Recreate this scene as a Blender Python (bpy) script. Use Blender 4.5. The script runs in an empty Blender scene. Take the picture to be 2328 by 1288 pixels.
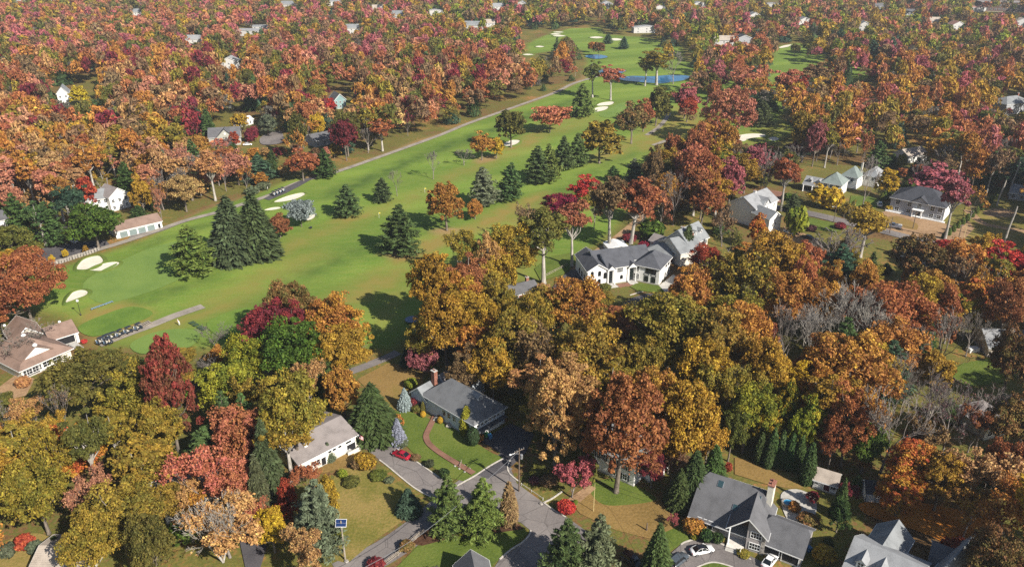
import bpy, bmesh, math, random
import numpy as np
from mathutils import Vector, Matrix
R = math.radians
scene = bpy.context.scene
COL = scene.collection

# ------------------------------------------------------------------ camera
CAM_H, PITCH, FPX, PW, PH = 108.0, R(24.9), 1800.0, 2328.0, 1288.0
cam_d = bpy.data.cameras.new("camera"); cam_d.sensor_width = 36.0
cam_d.lens = 36.0 * FPX / PW; cam_d.clip_start = 1.0; cam_d.clip_end = 12000.0
cam = bpy.data.objects.new("camera", cam_d); COL.objects.link(cam)
cam.location = (0, 0, CAM_H); cam.rotation_euler = (math.pi / 2 - PITCH, 0, 0)
scene.camera = cam

# ------------------------------------------------------------------ light
SUN_EL, SUN_AZ = R(36.0), R(135.0)      # azimuth clockwise from +Y: the sun stands behind the camera, to its right
sd = Vector((math.sin(SUN_AZ) * math.cos(SUN_EL), math.cos(SUN_AZ) * math.cos(SUN_EL), math.sin(SUN_EL)))
sun_d = bpy.data.lights.new("sun", 'SUN'); sun_d.energy = 5.0; sun_d.angle = R(0.53); sun_d.color = (1.0, 0.935, 0.84)
sun = bpy.data.objects.new("sun", sun_d); COL.objects.link(sun)
sun.rotation_euler = (-sd).to_track_quat('-Z', 'Y').to_euler(); sun.location = (200, -200, 300)
world = bpy.data.worlds.new("World"); scene.world = world; world.use_nodes = True
wn = world.node_tree.nodes; wl = world.node_tree.links
bg = wn["Background"]; sky = wn.new("ShaderNodeTexSky"); sky.sky_type = 'NISHITA'; sky.sun_disc = False
sky.sun_elevation = SUN_EL; sky.sun_rotation = SUN_AZ; sky.air_density = 1.0; sky.dust_density = 0.7
wl.new(sky.outputs[0], bg.inputs[0]); bg.inputs[1].default_value = 0.068
scene.view_settings.view_transform = 'Standard'; scene.view_settings.look = 'None'
scene.view_settings.exposure = 0.68; scene.view_settings.gamma = 1.0
cy = scene.cycles
cy.max_bounces = 5; cy.diffuse_bounces = 2; cy.glossy_bounces = 2; cy.transmission_bounces = 3
cy.transparent_max_bounces = 4; cy.volume_bounces = 0; cy.use_denoising = False
cy.caustics_reflective = False; cy.caustics_refractive = False

# ------------------------------------------------------------------ places
_cp, _sp = math.cos(PITCH), math.sin(PITCH)
def G(px, py, z=0.0):
    """the point of the place, at height z, that stands at this spot of the survey picture"""
    u = (px - PW / 2) / FPX; v = -(py - PH / 2) / FPX
    dy = _cp + v * _sp; dz = -_sp + v * _cp
    t = (z - CAM_H) / dz
    return Vector((u * t, dy * t, z))
def PX(p):
    """inverse of G, used only to keep the woods off the houses that stay in the open"""
    y, z = p[1], p[2] - CAM_H
    d = y * _cp - z * _sp; w = y * _sp + z * _cp
    return PW / 2 + FPX * p[0] / d, PH / 2 - FPX * w / d, d
def hsolve(px, yb, yt):
    g = G(px, yb); v = -(yt - PH / 2) / FPX
    return CAM_H + g.y * (-_sp + v * _cp) / (_cp + v * _sp)

# ------------------------------------------------------------------ materials
def lin(r, g=None, b=None):
    if g is None: r, g, b = r
    f = lambda c: ((c / 255.0 + 0.055) / 1.055) ** 2.4 if c > 10.3 else c / 255.0 / 12.92
    return (f(r), f(g), f(b))
MATS = {}
def _new(name):
    m = bpy.data.materials.new(name); m.use_nodes = True
    nt = m.node_tree; bs = nt.nodes["Principled BSDF"]
    return m, nt.nodes, nt.links, bs
def mat(name, col, rough=0.8, var=0.12, scale=1.2, metal=0.0, bump=0.0, bscale=None, spec=0.3, col2=None, stretch=None):
    """plain procedural surface: base colour broken up by two noises, optional relief"""
    if name in MATS: return MATS[name]
    m, N, L, bs = _new(name)
    bs.inputs["Roughness"].default_value = rough; bs.inputs["Metallic"].default_value = metal
    bs.inputs["Specular IOR Level"].default_value = spec
    tc = N.new("ShaderNodeTexCoord"); mp = N.new("ShaderNodeMapping"); L.new(tc.outputs["Object"], mp.inputs[0])
    if stretch: mp.inputs["Scale"].default_value = stretch
    n1 = N.new("ShaderNodeTexNoise"); n1.inputs["Scale"].default_value = scale; n1.inputs["Detail"].default_value = 5; L.new(mp.outputs[0], n1.inputs[0])
    rp = N.new("ShaderNodeValToRGB"); L.new(n1.outputs["Fac"], rp.inputs[0])
    c2 = col2 or tuple(c * (1 - 2.2 * var) for c in col)
    rp.color_ramp.elements[0].position = 0.3; rp.color_ramp.elements[1].position = 0.68
    rp.color_ramp.elements[0].color = (*c2, 1); rp.color_ramp.elements[1].color = (*[min(1, c * (1 + var)) for c in col], 1)
    L.new(rp.outputs[0], bs.inputs["Base Color"])
    if bump:
        n2 = N.new("ShaderNodeTexNoise"); n2.inputs["Scale"].default_value = bscale or scale * 6; n2.inputs["Detail"].default_value = 4; L.new(mp.outputs[0], n2.inputs[0])
        b = N.new("ShaderNodeBump"); b.inputs["Strength"].default_value = bump; b.inputs["Distance"].default_value = 0.1
        L.new(n2.outputs["Fac"], b.inputs["Height"]); L.new(b.outputs[0], bs.inputs["Normal"])
    MATS[name] = m; return m
def glass_mat(name, col=(0.012, 0.016, 0.02), rough=0.06):
    if name in MATS: return MATS[name]
    m, N, L, bs = _new(name)
    bs.inputs["Base Color"].default_value = (*col, 1); bs.inputs["Roughness"].default_value = rough
    bs.inputs["Specular IOR Level"].default_value = 0.6
    n = N.new("ShaderNodeTexNoise"); n.inputs["Scale"].default_value = 0.8
    b = N.new("ShaderNodeBump"); b.inputs["Strength"].default_value = 0.05; L.new(n.outputs["Fac"], b.inputs["Height"]); L.new(b.outputs[0], bs.inputs["Normal"])
    MATS[name] = m; return m
def shingle_mat(name, col, var=0.16):
    """asphalt shingles: rows too fine to see singly, mottled granules, soft weather streaks"""
    if name in MATS: return MATS[name]
    m, N, L, bs = _new(name); bs.inputs["Roughness"].default_value = 0.9; bs.inputs["Specular IOR Level"].default_value = 0.15
    tc = N.new("ShaderNodeTexCoord")
    n1 = N.new("ShaderNodeTexNoise"); n1.inputs["Scale"].default_value = 0.45; n1.inputs["Detail"].default_value = 6; L.new(tc.outputs["Object"], n1.inputs[0])
    n2 = N.new("ShaderNodeTexNoise"); n2.inputs["Scale"].default_value = 7.0; n2.inputs["Detail"].default_value = 3; L.new(tc.outputs["Object"], n2.inputs[0])
    w = N.new("ShaderNodeTexWave"); w.wave_type = 'BANDS'; w.bands_direction = 'Z'; w.inputs["Scale"].default_value = 2.4; w.inputs["Distortion"].default_value = 0.8; L.new(tc.outputs["Object"], w.inputs[0])
    a = N.new("ShaderNodeMath"); a.operation = 'MULTIPLY_ADD'; L.new(n2.outputs["Fac"], a.inputs[0]); a.inputs[1].default_value = 0.75; L.new(n1.outputs["Fac"], a.inputs[2])
    a2 = N.new("ShaderNodeMath"); a2.operation = 'MULTIPLY_ADD'; L.new(w.outputs["Fac"], a2.inputs[0]); a2.inputs[1].default_value = 0.12; L.new(a.outputs[0], a2.inputs[2])
    rp = N.new("ShaderNodeValToRGB"); L.new(a2.outputs[0], rp.inputs[0])
    rp.color_ramp.elements[0].position = 0.62; rp.color_ramp.elements[1].position = 1.22 if False else 1.0
    rp.color_ramp.elements[0].color = (*[c * (1 - 1.6 * var) for c in col], 1); rp.color_ramp.elements[1].color = (*[c * (1 + 1.6 * var) for c in col], 1)
    L.new(rp.outputs[0], bs.inputs["Base Color"])
    b = N.new("ShaderNodeBump"); b.inputs["Strength"].default_value = 0.4; b.inputs["Distance"].default_value = 0.03; L.new(a2.outputs[0], b.inputs["Height"]); L.new(b.outputs[0], bs.inputs["Normal"])
    MATS[name] = m; return m

WHITE = mat("white_paint", (0.80, 0.79, 0.76), 0.6, 0.03, 0.7)
CREAM = mat("cream_paint", (0.70, 0.66, 0.56), 0.7, 0.05, 0.6)
TRIM = mat("white_trim", (0.82, 0.82, 0.80), 0.5, 0.03, 1.5)
BLACKP = mat("black_metal", (0.02, 0.02, 0.022), 0.45, 0.1, 2.0)
GLASS = glass_mat("window_glass")
BRICK = mat("red_brick", (0.30, 0.13, 0.09), 0.9, 0.25, 5.0, bump=0.3)
STONE = mat("grey_stone", (0.36, 0.33, 0.29), 0.9, 0.3, 2.5, bump=0.5)
CONC = mat("concrete", (0.46, 0.44, 0.40), 0.9, 0.10, 1.2)
WOODM = mat("weathered_wood", (0.34, 0.29, 0.23), 0.85, 0.18, 2.0)
POLEM = mat("pole_wood", (0.16, 0.12, 0.09), 0.9, 0.2, 3.0)
GALV = mat("galvanised_steel", (0.45, 0.46, 0.47), 0.4, 0.08, 2.0, metal=0.6)

# ------------------------------------------------------------------ mesh helpers
class MB:
    """collects faces for ONE mesh object"""
    def __init__(s): s.v = []; s.f = []; s.m = []
    def poly(s, pts, mi=0):
        b = len(s.v); s.v += [tuple(p) for p in pts]; s.f.append(tuple(range(b, b + len(pts)))); s.m.append(mi)
    def box(s, c, size, rz=0.0, mi=0, taper=1.0):
        x, y, z = size[0] / 2, size[1] / 2, size[2] / 2; b = len(s.v); ca, sa = math.cos(rz), math.sin(rz)
        for dz in (-z, z):
            k = taper if dz > 0 else 1.0
            for dx, dy in ((-x, -y), (x, -y), (x, y), (-x, y)):
                dx *= k; dy *= k
                s.v.append((c[0] + dx * ca - dy * sa, c[1] + dx * sa + dy * ca, c[2] + dz))
        for q in ((3, 2, 1, 0), (4, 5, 6, 7), (0, 1, 5, 4), (1, 2, 6, 5), (2, 3, 7, 6), (3, 0, 4, 7)):
            s.f.append(tuple(b + i for i in q)); s.m.append(mi)
    def slab(s, pts, t, mi=0):
        """thick plate below a planar polygon (pts counter-clockwise seen from outside)"""
        P = [Vector(p) for p in pts]; n = (P[1] - P[0]).cross(P[2] - P[0]).normalized() * t
        b = len(s.v); k = len(P); s.v += [tuple(p) for p in P] + [tuple(p - n) for p in P]
        s.f.append(tuple(range(b, b + k))); s.m.append(mi)
        s.f.append(tuple(range(b + 2 * k - 1, b + k - 1, -1))); s.m.append(mi)
        for i in range(k):
            j = (i + 1) % k; s.f.append((b + j, b + i, b + k + i, b + k + j)); s.m.append(mi)
    def tube(s, pts, rad, n=6, mi=0, cap=True):
        P = [Vector(p) for p in pts]; base = len(s.v)
        for i, p in enumerate(P):
            d = (P[min(i + 1, len(P) - 1)] - P[max(i - 1, 0)])
            if d.length < 1e-6: d = Vector((0, 0, 1))
            d.normalize(); a = d.orthogonal().normalized(); c = d.cross(a)
            r = rad[i] if hasattr(rad, '__len__') else rad
            for k in range(n):
                t = 2 * math.pi * k / n; s.v.append(tuple(p + a * (r * math.cos(t)) + c * (r * math.sin(t))))
        for i in range(len(P) - 1):
            for k in range(n):
                a = base + i * n + k; b2 = base + i * n + (k + 1) % n
                s.f.append((a, b2, b2 + n, a + n)); s.m.append(mi)
        if cap:
            s.f.append(tuple(base + k for k in reversed(range(n)))); s.m.append(mi)
            e = base + (len(P) - 1) * n; s.f.append(tuple(e + k for k in range(n))); s.m.append(mi)
    def lathe(s, prof, n=12, c=(0, 0, 0), mi=0):
        b = len(s.v)
        for r, z in prof:
            for k in range(n):
                t = 2 * math.pi * k / n; s.v.append((c[0] + r * math.cos(t), c[1] + r * math.sin(t), c[2] + z))
        for i in range(len(prof) - 1):
            for k in range(n):
                a = b + i * n + k; d = b + i * n + (k + 1) % n
                s.f.append((a, d, d + n, a + n)); s.m.append(mi)
        e = b + (len(prof) - 1) * n
        s.f.append(tuple(b + k for k in reversed(range(n)))); s.m.append(mi); s.f.append(tuple(e + k for k in range(n))); s.m.append(mi)
    def mesh(s, name, mats, smooth=False):
        me = bpy.data.meshes.new(name); me.from_pydata(s.v, [], s.f)
        for m in (mats if isinstance(mats, (list, tuple)) else [mats]): me.materials.append(m)
        if any(s.m): me.polygons.foreach_set("material_index", s.m)
        if smooth: me.polygons.foreach_set("use_smooth", [True] * len(s.f))
        me.update(); return me
    def build(s, name, mats, parent=None, smooth=False, **tags):
        return link(name, s.mesh(name, mats, smooth), parent, **tags)
def link(name, data, parent=None, **tags):
    o = bpy.data.objects.new(name, data); COL.objects.link(o)
    if parent is not None: o.parent = parent
    for k, v in tags.items(): o[k] = v
    return o
def thing(name, label, category, loc, rz=0.0, group=None):
    o = bpy.data.objects.new(name, None); COL.objects.link(o); o.empty_display_size = 0.5
    o.location = loc; o.rotation_euler = (0, 0, rz); o["label"] = label; o["category"] = category
    if group: o["group"] = group
    return o
def np_mesh(name, V, Fq, mats, attrs=None, midx=None):
    """mesh from numpy arrays; Fq (n,k) faces all with k corners; attrs {name: (n,3)} stored per face"""
    me = bpy.data.meshes.new(name); nf, k = Fq.shape
    me.vertices.add(len(V)); me.vertices.foreach_set("co", V.astype(np.float32).ravel())
    me.loops.add(nf * k); me.loops.foreach_set("vertex_index", Fq.astype(np.int32).ravel())
    me.polygons.add(nf); me.polygons.foreach_set("loop_start", np.arange(0, nf * k, k, dtype=np.int32))
    for m in mats: me.materials.append(m)
    if midx is not None: me.polygons.foreach_set("material_index", midx.astype(np.int32))
    me.update(calc_edges=True)
    for an, arr in (attrs or {}).items():
        at = me.attributes.new(an, 'FLOAT_VECTOR', 'FACE'); at.data.foreach_set("vector", arr.astype(np.float32).ravel())
    return me
def catmull(pts, n=6, closed=True):
    P = [Vector((p[0], p[1])) for p in pts]; out = []; k = len(P)
    for i in range(k if closed else k - 1):
        if closed: a, b, c, d = P[i - 1], P[i], P[(i + 1) % k], P[(i + 2) % k]
        else: a, b, c, d = P[max(i - 1, 0)], P[i], P[i + 1], P[min(i + 2, k - 1)]
        for j in range(n):
            t = j / n
            q = 0.5 * ((2 * b) + (c - a) * t + (2 * a - 5 * b + 4 * c - d) * t * t + (3 * b - a - 3 * c + d) * t ** 3)
            out.append((q.x, q.y))
    if not closed: out.append((P[-1].x, P[-1].y))
    return out
def inside(X, Y, poly):
    """vectorised point in polygon"""
    r = np.zeros(X.shape, bool); n = len(poly); j = n - 1
    for i in range(n):
        xi, yi = poly[i]; xj, yj = poly[j]
        if yi != yj:
            c = ((yi > Y) != (yj > Y)) & (X < (xj - xi) * (Y - yi) / (yj - yi) + xi); r ^= c
        j = i
    return r
def edge_dist(X, Y, poly):
    d = np.full(X.shape, 1e9); n = len(poly)
    for i in range(n):
        ax, ay = poly[i]; bx, by = poly[(i + 1) % n]; vx, vy = bx - ax, by - ay; L2 = vx * vx + vy * vy + 1e-9
        t = np.clip(((X - ax) * vx + (Y - ay) * vy) / L2, 0, 1)
        d = np.minimum(d, np.hypot(X - ax - t * vx, Y - ay - t * vy))
    return d
def soft(X, Y, poly, w):
    s = np.where(inside(X, Y, poly), 1, -1) * edge_dist(X, Y, poly)
    return np.clip(s / (2 * w) + 0.5, 0, 1)
def gpoly(pts, smooth=True, n=5):
    q = catmull(pts, n) if smooth else pts
    return [(G(x, y).x, G(x, y).y) for x, y in q]
# ------------------------------------------------------------------ foliage material: tints are properties of each tree
def leaf_mat(name, per_face=False, trans=0.22, rough=0.65):
    m, N, L, bs = _new(name)
    at = N.new("ShaderNodeAttribute"); at.attribute_type = 'GEOMETRY'; at.attribute_name = "leaf"      # (lobe mix, leaf shade, height)
    sp = N.new("ShaderNodeSeparateXYZ"); L.new(at.outputs["Vector"], sp.inputs[0])
    if per_face:
        a = N.new("ShaderNodeAttribute"); a.attribute_type = 'GEOMETRY'; a.attribute_name = "tint"; colour = a.outputs["Color"]
    else:
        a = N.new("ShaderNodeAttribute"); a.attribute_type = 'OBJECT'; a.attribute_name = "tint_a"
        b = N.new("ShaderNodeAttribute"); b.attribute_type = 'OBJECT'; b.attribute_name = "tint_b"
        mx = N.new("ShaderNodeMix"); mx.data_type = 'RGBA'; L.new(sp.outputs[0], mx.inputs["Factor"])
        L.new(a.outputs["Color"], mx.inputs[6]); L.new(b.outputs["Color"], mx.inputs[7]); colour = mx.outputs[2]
    hs = N.new("ShaderNodeHueSaturation"); L.new(colour, hs.inputs["Color"]); hs.inputs["Saturation"].default_value = 0.96
    v = N.new("ShaderNodeMapRange"); v.inputs[3].default_value = 0.50; v.inputs[4].default_value = 1.34; L.new(sp.outputs[1], v.inputs[0]); L.new(v.outputs[0], hs.inputs["Value"])
    h = N.new("ShaderNodeMapRange"); h.inputs[3].default_value = 0.490; h.inputs[4].default_value = 0.522; L.new(sp.outputs[1], h.inputs[0]); L.new(h.outputs[0], hs.inputs["Hue"])
    L.new(hs.outputs[0], bs.inputs["Base Color"]); bs.inputs["Roughness"].default_value = rough; bs.inputs["Specular IOR Level"].default_value = 0.18
    tr = N.new("ShaderNodeBsdfTranslucent"); L.new(hs.outputs[0], tr.inputs[0])
    ms = N.new("ShaderNodeMixShader"); ms.inputs[0].default_value = trans; L.new(bs.outputs[0], ms.inputs[1]); L.new(tr.outputs[0], ms.inputs[2])
    L.new(ms.outputs[0], N["Material Output"].inputs[0]); MATS[name] = m; return m
LEAF = leaf_mat("autumn_foliage"); NEEDLE = leaf_mat("needles", trans=0.08); FARLEAF = leaf_mat("woodland_foliage", per_face=True)
BARK = mat("bark", (0.20, 0.165, 0.13), 0.95, 0.28, 1.5, bump=0.6, stretch=(3, 3, 0.6))
BARKP = mat("pale_bark", (0.42, 0.385, 0.335), 0.95, 0.22, 1.2, bump=0.5, stretch=(3, 3, 0.6))
BARKT = mat("twig_bark", (0.25, 0.215, 0.19), 0.95, 0.2, 1.5)

def nrm(a): return a / (np.linalg.norm(a, axis=-1, keepdims=True) + 1e-9)
class Cloud:
    """leaf-sized faces spread over lobes"""
    def __init__(s, seed, det=1.0): s.g = np.random.default_rng(seed); s.det = det; s.Q = []; s.A = []
    def lobes(s, C, Rr, per, size, up=0.35, jit=0.65, shell=(0.55, 1.05), zmin=-0.75, mixc=None, aspect=1.0):
        g = s.g; C = np.asarray(C, float); Rr = np.asarray(Rr, float); n = len(C)
        k = max(3, int(per * s.det)); size = size / math.sqrt(s.det)
        d = nrm(g.normal(size=(n, k, 3))); bad = d[..., 2] < zmin; d[..., 2][bad] *= -1
        rad = g.uniform(shell[0], shell[1], (n, k, 1)) ** 0.7
        pos = C[:, None, :] + d * rad * Rr[:, None, :]
        no = nrm(d / Rr[:, None, :] * Rr.mean() + np.array([0, 0, up]) + g.normal(size=(n, k, 3)) * jit)
        mx = g.uniform(0, 1, n) if mixc is None else np.asarray(mixc)
        mx = np.clip(mx[:, None] + g.normal(0, 0.18, (n, k)), 0, 1)
        s.leaves(pos.reshape(-1, 3), no.reshape(-1, 3), size, mx.ravel(), aspect)
    def leaves(s, pos, no, size, mx, aspect=1.0, tang=None):
        g = s.g; n = len(pos); t = nrm(np.cross(no, g.normal(size=(n, 3)))) if tang is None else nrm(tang)
        b = nrm(np.cross(no, t)); sz = size * g.uniform(0.55, 1.45, (n, 1)); a = t * sz * aspect ** 0.5 * 0.75; c = b * sz / aspect ** 0.5 * 0.6
        fold = no * sz * 0.12
        s.Q.append(np.stack([pos - a, pos - c * g.uniform(0.6, 1.2, (n, 1)) + fold, pos + a, pos + c * g.uniform(0.6, 1.2, (n, 1)) + fold], 1))
        s.A.append(np.stack([mx, np.clip(g.normal(0.5, 0.24, n), 0, 1), pos[:, 2]], 1))
    def mesh(s, name, m):
        Q = np.concatenate(s.Q); A = np.concatenate(s.A); V = Q.reshape(-1, 3); F = np.arange(len(V)).reshape(-1, 4)
        return np_mesh(name, V, F, [m], {"leaf": A})
def limb_path(g, a, b, n=5, sag=0.08):
    a, b = np.array(a, float), np.array(b, float); L = np.linalg.norm(b - a); out = []
    off = g.normal(size=3) * L * sag; off[2] = abs(off[2]) * -0.3
    for i in range(n):
        t = i / (n - 1); p = a + (b - a) * t; out.append(p + off * math.sin(math.pi * t) + (g.normal(size=3) * L * 0.02 if 0 < i < n - 1 else 0))
    return out
def grow(mb, g, p, d, L, r, depth, spread, tips, up=0.15, kids=(2, 3), minr=0.02, shrink=0.76):
    """recursive branching for the bare and open crowns"""
    n = 3; pts = [np.array(p)]; rr = [r]; d = np.array(d, float)
    for i in range(n):
        d = nrm(d + g.normal(size=3) * 0.13 + np.array([0, 0, up * 0.3])); pts.append(pts[-1] + d * L / n); rr.append(max(minr, r * (1 - 0.42 * (i + 1) / n)))
    mb.tube(pts, rr, 5 if r > 0.08 else 3, cap=False)
    if depth == 0: tips.append(pts[-1]); return
    if depth <= 2: tips.append(pts[-1])
    for k in range(int(g.integers(kids[0], kids[1] + 1))):
        a = d + nrm(g.normal(size=3)) * spread * g.uniform(0.7, 1.25) + np.array([0, 0, up])
        q = pts[-1] if k < 2 else pts[int(g.integers(1, n + 1))]
        grow(mb, g, q, nrm(a), L * shrink * g.uniform(0.8, 1.15), rr[-1] * (0.92 if k == 0 else 0.72), depth - 1, spread, tips, up, kids, minr, shrink)

PROTO = {}
def env_noise(g):
    ph = g.uniform(0, 6.28, 6); fr = g.uniform(1.0, 2.6, 6)
    return lambda az, el: 1 + 0.16 * (np.sin(fr[0] * az + ph[0]) + np.sin(fr[1] * 2 * az + ph[1]) * 0.6 + np.sin(fr[2] * 2 * el + ph[2]) * 0.7)
def proto(kind, seed, det):
    """(trunk mesh, crown mesh, height, width) of one tree in metres"""
    key = (kind, seed, det)
    if key in PROTO: return PROTO[key]
    g = np.random.default_rng(1000 + seed * 17 + sum(map(ord, kind))); c = Cloud(seed * 31 + len(kind), det); mb = MB(); bark = BARK; leafm = LEAF; lname = "crown"
    near = det >= 0.7
    if kind in ('dome', 'oval', 'spread', 'tall', 'great', 'vast'):
        H, W, z0, nl = {'dome': (20, 17, 0.22, 104), 'oval': (16, 12, 0.09, 92), 'spread': (11, 16, 0.16, 80), 'tall': (24, 13, 0.36, 70), 'great': (26, 18, 0.11, 150), 'vast': (20, 27, 0.14, 160)}[kind]
        zc = H * (z0 + 1) / 2; rz = H * (1 - z0) / 2; rx = W / 2; en = env_noise(g)
        az = g.uniform(0, 2 * math.pi, nl); el = np.arcsin(np.clip(g.uniform(-0.62, 1.0, nl), -1, 1)); rr = g.uniform(0.60, 0.92, nl) * en(az, el)
        if kind == 'tall': rr *= g.uniform(0.55, 1.08, nl)
        tz = np.sin(el); wide = np.cos(el)
        if kind in ('oval', 'great'): wide = wide * (1 - 0.28 * tz)
        if kind == 'spread': wide = wide * 1.0
        C = np.stack([rx * rr * wide * np.cos(az), rx * rr * wide * np.sin(az), zc + rz * rr * tz], 1)
        lr = np.clip(g.lognormal(math.log(0.165), 0.32, nl), 0.09, 0.30) * (W if kind != 'tall' else W * 1.1) * 0.5 * {'oval': 1.05, 'great': 0.78, 'vast': 0.72}.get(kind, 1.0)
        RR = np.stack([lr * 1.05, lr * 1.05, lr * (0.78 if kind not in ('spread', 'vast') else 0.6)], 1)
        c.lobes(C, RR, 150, 0.36, zmin=-0.5, shell=(0.3, 1.14), jit=0.8, up=0.3)
        # satellites roughen the outline
        ns = 180; i = g.integers(0, nl, ns); d = nrm(g.normal(size=(ns, 3))); d[:, 2] = np.abs(d[:, 2]) * 0.9 - 0.2
        C2 = C[i] + d * RR[i] * g.uniform(0.9, 1.5, (ns, 1)); r2 = lr[i] * g.uniform(0.28, 0.5, ns)
        c.lobes(C2, np.stack([r2, r2, r2 * 0.8], 1), 22, 0.34, zmin=-0.6, shell=(0.2, 1.2), jit=0.9)
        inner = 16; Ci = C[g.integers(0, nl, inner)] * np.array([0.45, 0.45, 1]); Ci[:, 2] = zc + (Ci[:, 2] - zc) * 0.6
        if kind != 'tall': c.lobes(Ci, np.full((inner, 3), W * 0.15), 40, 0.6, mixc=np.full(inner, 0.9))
        # trunk and limbs
        tr = 0.021 * H + 0.06; topz = H * 0.72; lean = g.normal(size=2) * 0.35
        path = [(lean[0] * t * t, lean[1] * t * t, topz * t) for t in (0, 0.03, 0.15, 0.35, 0.6, 0.8, 1)]
        mb.tube(path, [tr * 1.5, tr * 1.12, tr, tr * 0.85, tr * 0.6, tr * 0.38, tr * 0.15], 8)
        for j in g.choice(nl, min(nl, 24), replace=False):
            t0 = np.clip((C[j, 2] / topz) * 0.62, z0 * 0.9, 0.92); p0 = (lean[0] * t0 * t0, lean[1] * t0 * t0, topz * t0)
            mb.tube(limb_path(g, p0, C[j]), [tr * 0.42, tr * 0.34, tr * 0.25, tr * 0.15, tr * 0.06], 5, cap=False)
        if kind == 'tall': bark = BARKP
    elif kind in ('bare', 'thin', 'birch'):
        H, W = (15, 11); tips = []; tr = 0.26
        nt = 1 if kind != 'birch' else 3
        for q in range(nt):
            d0 = np.array([g.normal() * 0.06, g.normal() * 0.06, 1.0]) if nt == 1 else nrm(np.array([math.cos(q * 2.1) * 0.35, math.sin(q * 2.1) * 0.35, 1.0]))
            Lt = H * 0.30; p1 = np.array([0, 0, 0.0]) + d0 * Lt * 0.5; p2 = p1 + nrm(d0 + g.normal(size=3) * 0.05) * Lt * 0.5
            mb.tube([(0, 0, 0), (0, 0, 0.2), p1, p2], [tr * 1.4, tr * 1.1, tr * 0.9, tr * 0.8], 7)
            for k in range(4 if nt == 1 else 3):
                dd = nrm(np.array([math.cos(k * 1.7 + q), math.sin(k * 1.7 + q), 1.25]) * np.array([0.75, 0.75, 1]) + g.normal(size=3) * 0.12)
                grow(mb, g, p2 if k < 3 else p1, dd, H * 0.235, tr * 0.56, 5 if near else 4, 0.52, tips, up=0.13, kids=(2, 3), minr=0.032 if near else 0.05)
        bark = BARKT if kind != 'birch' else BARKP
        T = np.array(tips); H = float(T[:, 2].max()); W = 2 * float(np.percentile(np.hypot(T[:, 0], T[:, 1]), 96))
        if kind == 'thin':
            n = len(T); c.lobes(T, np.full((n, 3), 0.7), 12, 0.32, shell=(0.2, 1.15), jit=0.95, zmin=-1)
        else:
            n = len(T); keep = T[g.uniform(size=n) < 0.18]
            c.lobes(keep, np.full((len(keep), 3), 0.45), 2 / max(det, .1), 0.24, shell=(0.2, 1.1), jit=1.0, zmin=-1)
    elif kind == 'pine':
        H, W = 17, 11; leafm = NEEDLE; tr = 0.26; mb.tube([(0, 0, 0), (0, 0, H * 0.3), (0, 0, H * 0.7), (0, 0, H * 0.98)], [tr * 1.2, tr, tr * 0.55, 0.04], 7)
        CC, RR, MM = [], [], []; nlay = 13
        for i in range(nlay):
            t = i / (nlay - 1); z = H * (0.10 + 0.87 * t); r = W * 0.5 * (1 - t) ** 0.72 * g.uniform(0.82, 1.12) + 0.35
            if i < 2: r *= 0.85
            nb = max(3, int(round(8 - 4 * t))); a0 = g.uniform(0, 6)
            for k in range(nb):
                a = a0 + 2 * math.pi * k / nb + g.normal() * 0.18; L = r * g.uniform(0.68, 1.12); tip = (L * math.cos(a), L * math.sin(a), z + L * 0.16 * g.uniform(-0.4, 1.2))
                mb.tube([(0, 0, z - 0.2), (tip[0] * .5, tip[1] * .5, z + L * 0.03), tip], [0.07, 0.05, 0.02], 3, cap=False)
                for f in ((1.0, 0.66, 0.36) if L > 1.6 else (0.85,)):
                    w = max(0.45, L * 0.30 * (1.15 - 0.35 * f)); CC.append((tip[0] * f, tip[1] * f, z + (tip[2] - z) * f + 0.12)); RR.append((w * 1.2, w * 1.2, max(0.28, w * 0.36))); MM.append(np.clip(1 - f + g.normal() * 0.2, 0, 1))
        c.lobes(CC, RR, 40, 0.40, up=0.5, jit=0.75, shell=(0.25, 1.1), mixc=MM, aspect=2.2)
    elif kind in ('spruce', 'fir', 'arbor'):
        leafm = NEEDLE; H, W = {'spruce': (18, 9), 'fir': (16, 8.5), 'arbor': (6, 2.3)}[kind]
        mb.tube([(0, 0, 0), (0, 0, H * 0.5), (0, 0, H * 0.96)], [0.28 if kind != 'arbor' else 0.12, 0.16, 0.03], 6)
        n = int((9000 if kind != 'arbor' else 4200) * c.det); t = 1 - np.sqrt(g.uniform(0, 1, n)); t = np.clip(t, 0, 0.995)
        if kind == 'arbor': prof = np.sin(np.clip((1 - t) * 1.75, 0, math.pi / 2)) ** 0.8 * (0.82 + 0.18 * np.minimum(1, t * 5))
        else: prof = (1 - t) ** 0.88 * (0.86 + 0.14 * np.minimum(1, t * 9))
        az = g.uniform(0, 2 * math.pi, n); nw = {'spruce': 22, 'fir': 15, 'arbor': 16}[kind]
        lay = t * nw; frac = lay - np.floor(lay); ph = g.uniform(0, 6.28, nw + 2)[np.floor(lay).astype(int)]
        nb = np.maximum(5, np.round(11 * (1 - t) + 4)); tuft = 0.5 + 0.5 * np.cos(nb * az + ph)
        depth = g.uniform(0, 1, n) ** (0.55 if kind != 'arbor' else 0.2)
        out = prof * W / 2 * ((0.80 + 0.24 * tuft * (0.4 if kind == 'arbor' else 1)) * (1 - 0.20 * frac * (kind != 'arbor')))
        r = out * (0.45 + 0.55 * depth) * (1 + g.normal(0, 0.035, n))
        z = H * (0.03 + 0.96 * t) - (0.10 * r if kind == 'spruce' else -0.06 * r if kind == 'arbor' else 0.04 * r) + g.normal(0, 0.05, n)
        rad = np.stack([np.cos(az), np.sin(az), np.zeros(n)], 1); pos = np.stack([r * np.cos(az), r * np.sin(az), np.maximum(z, 0.1)], 1)
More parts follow.
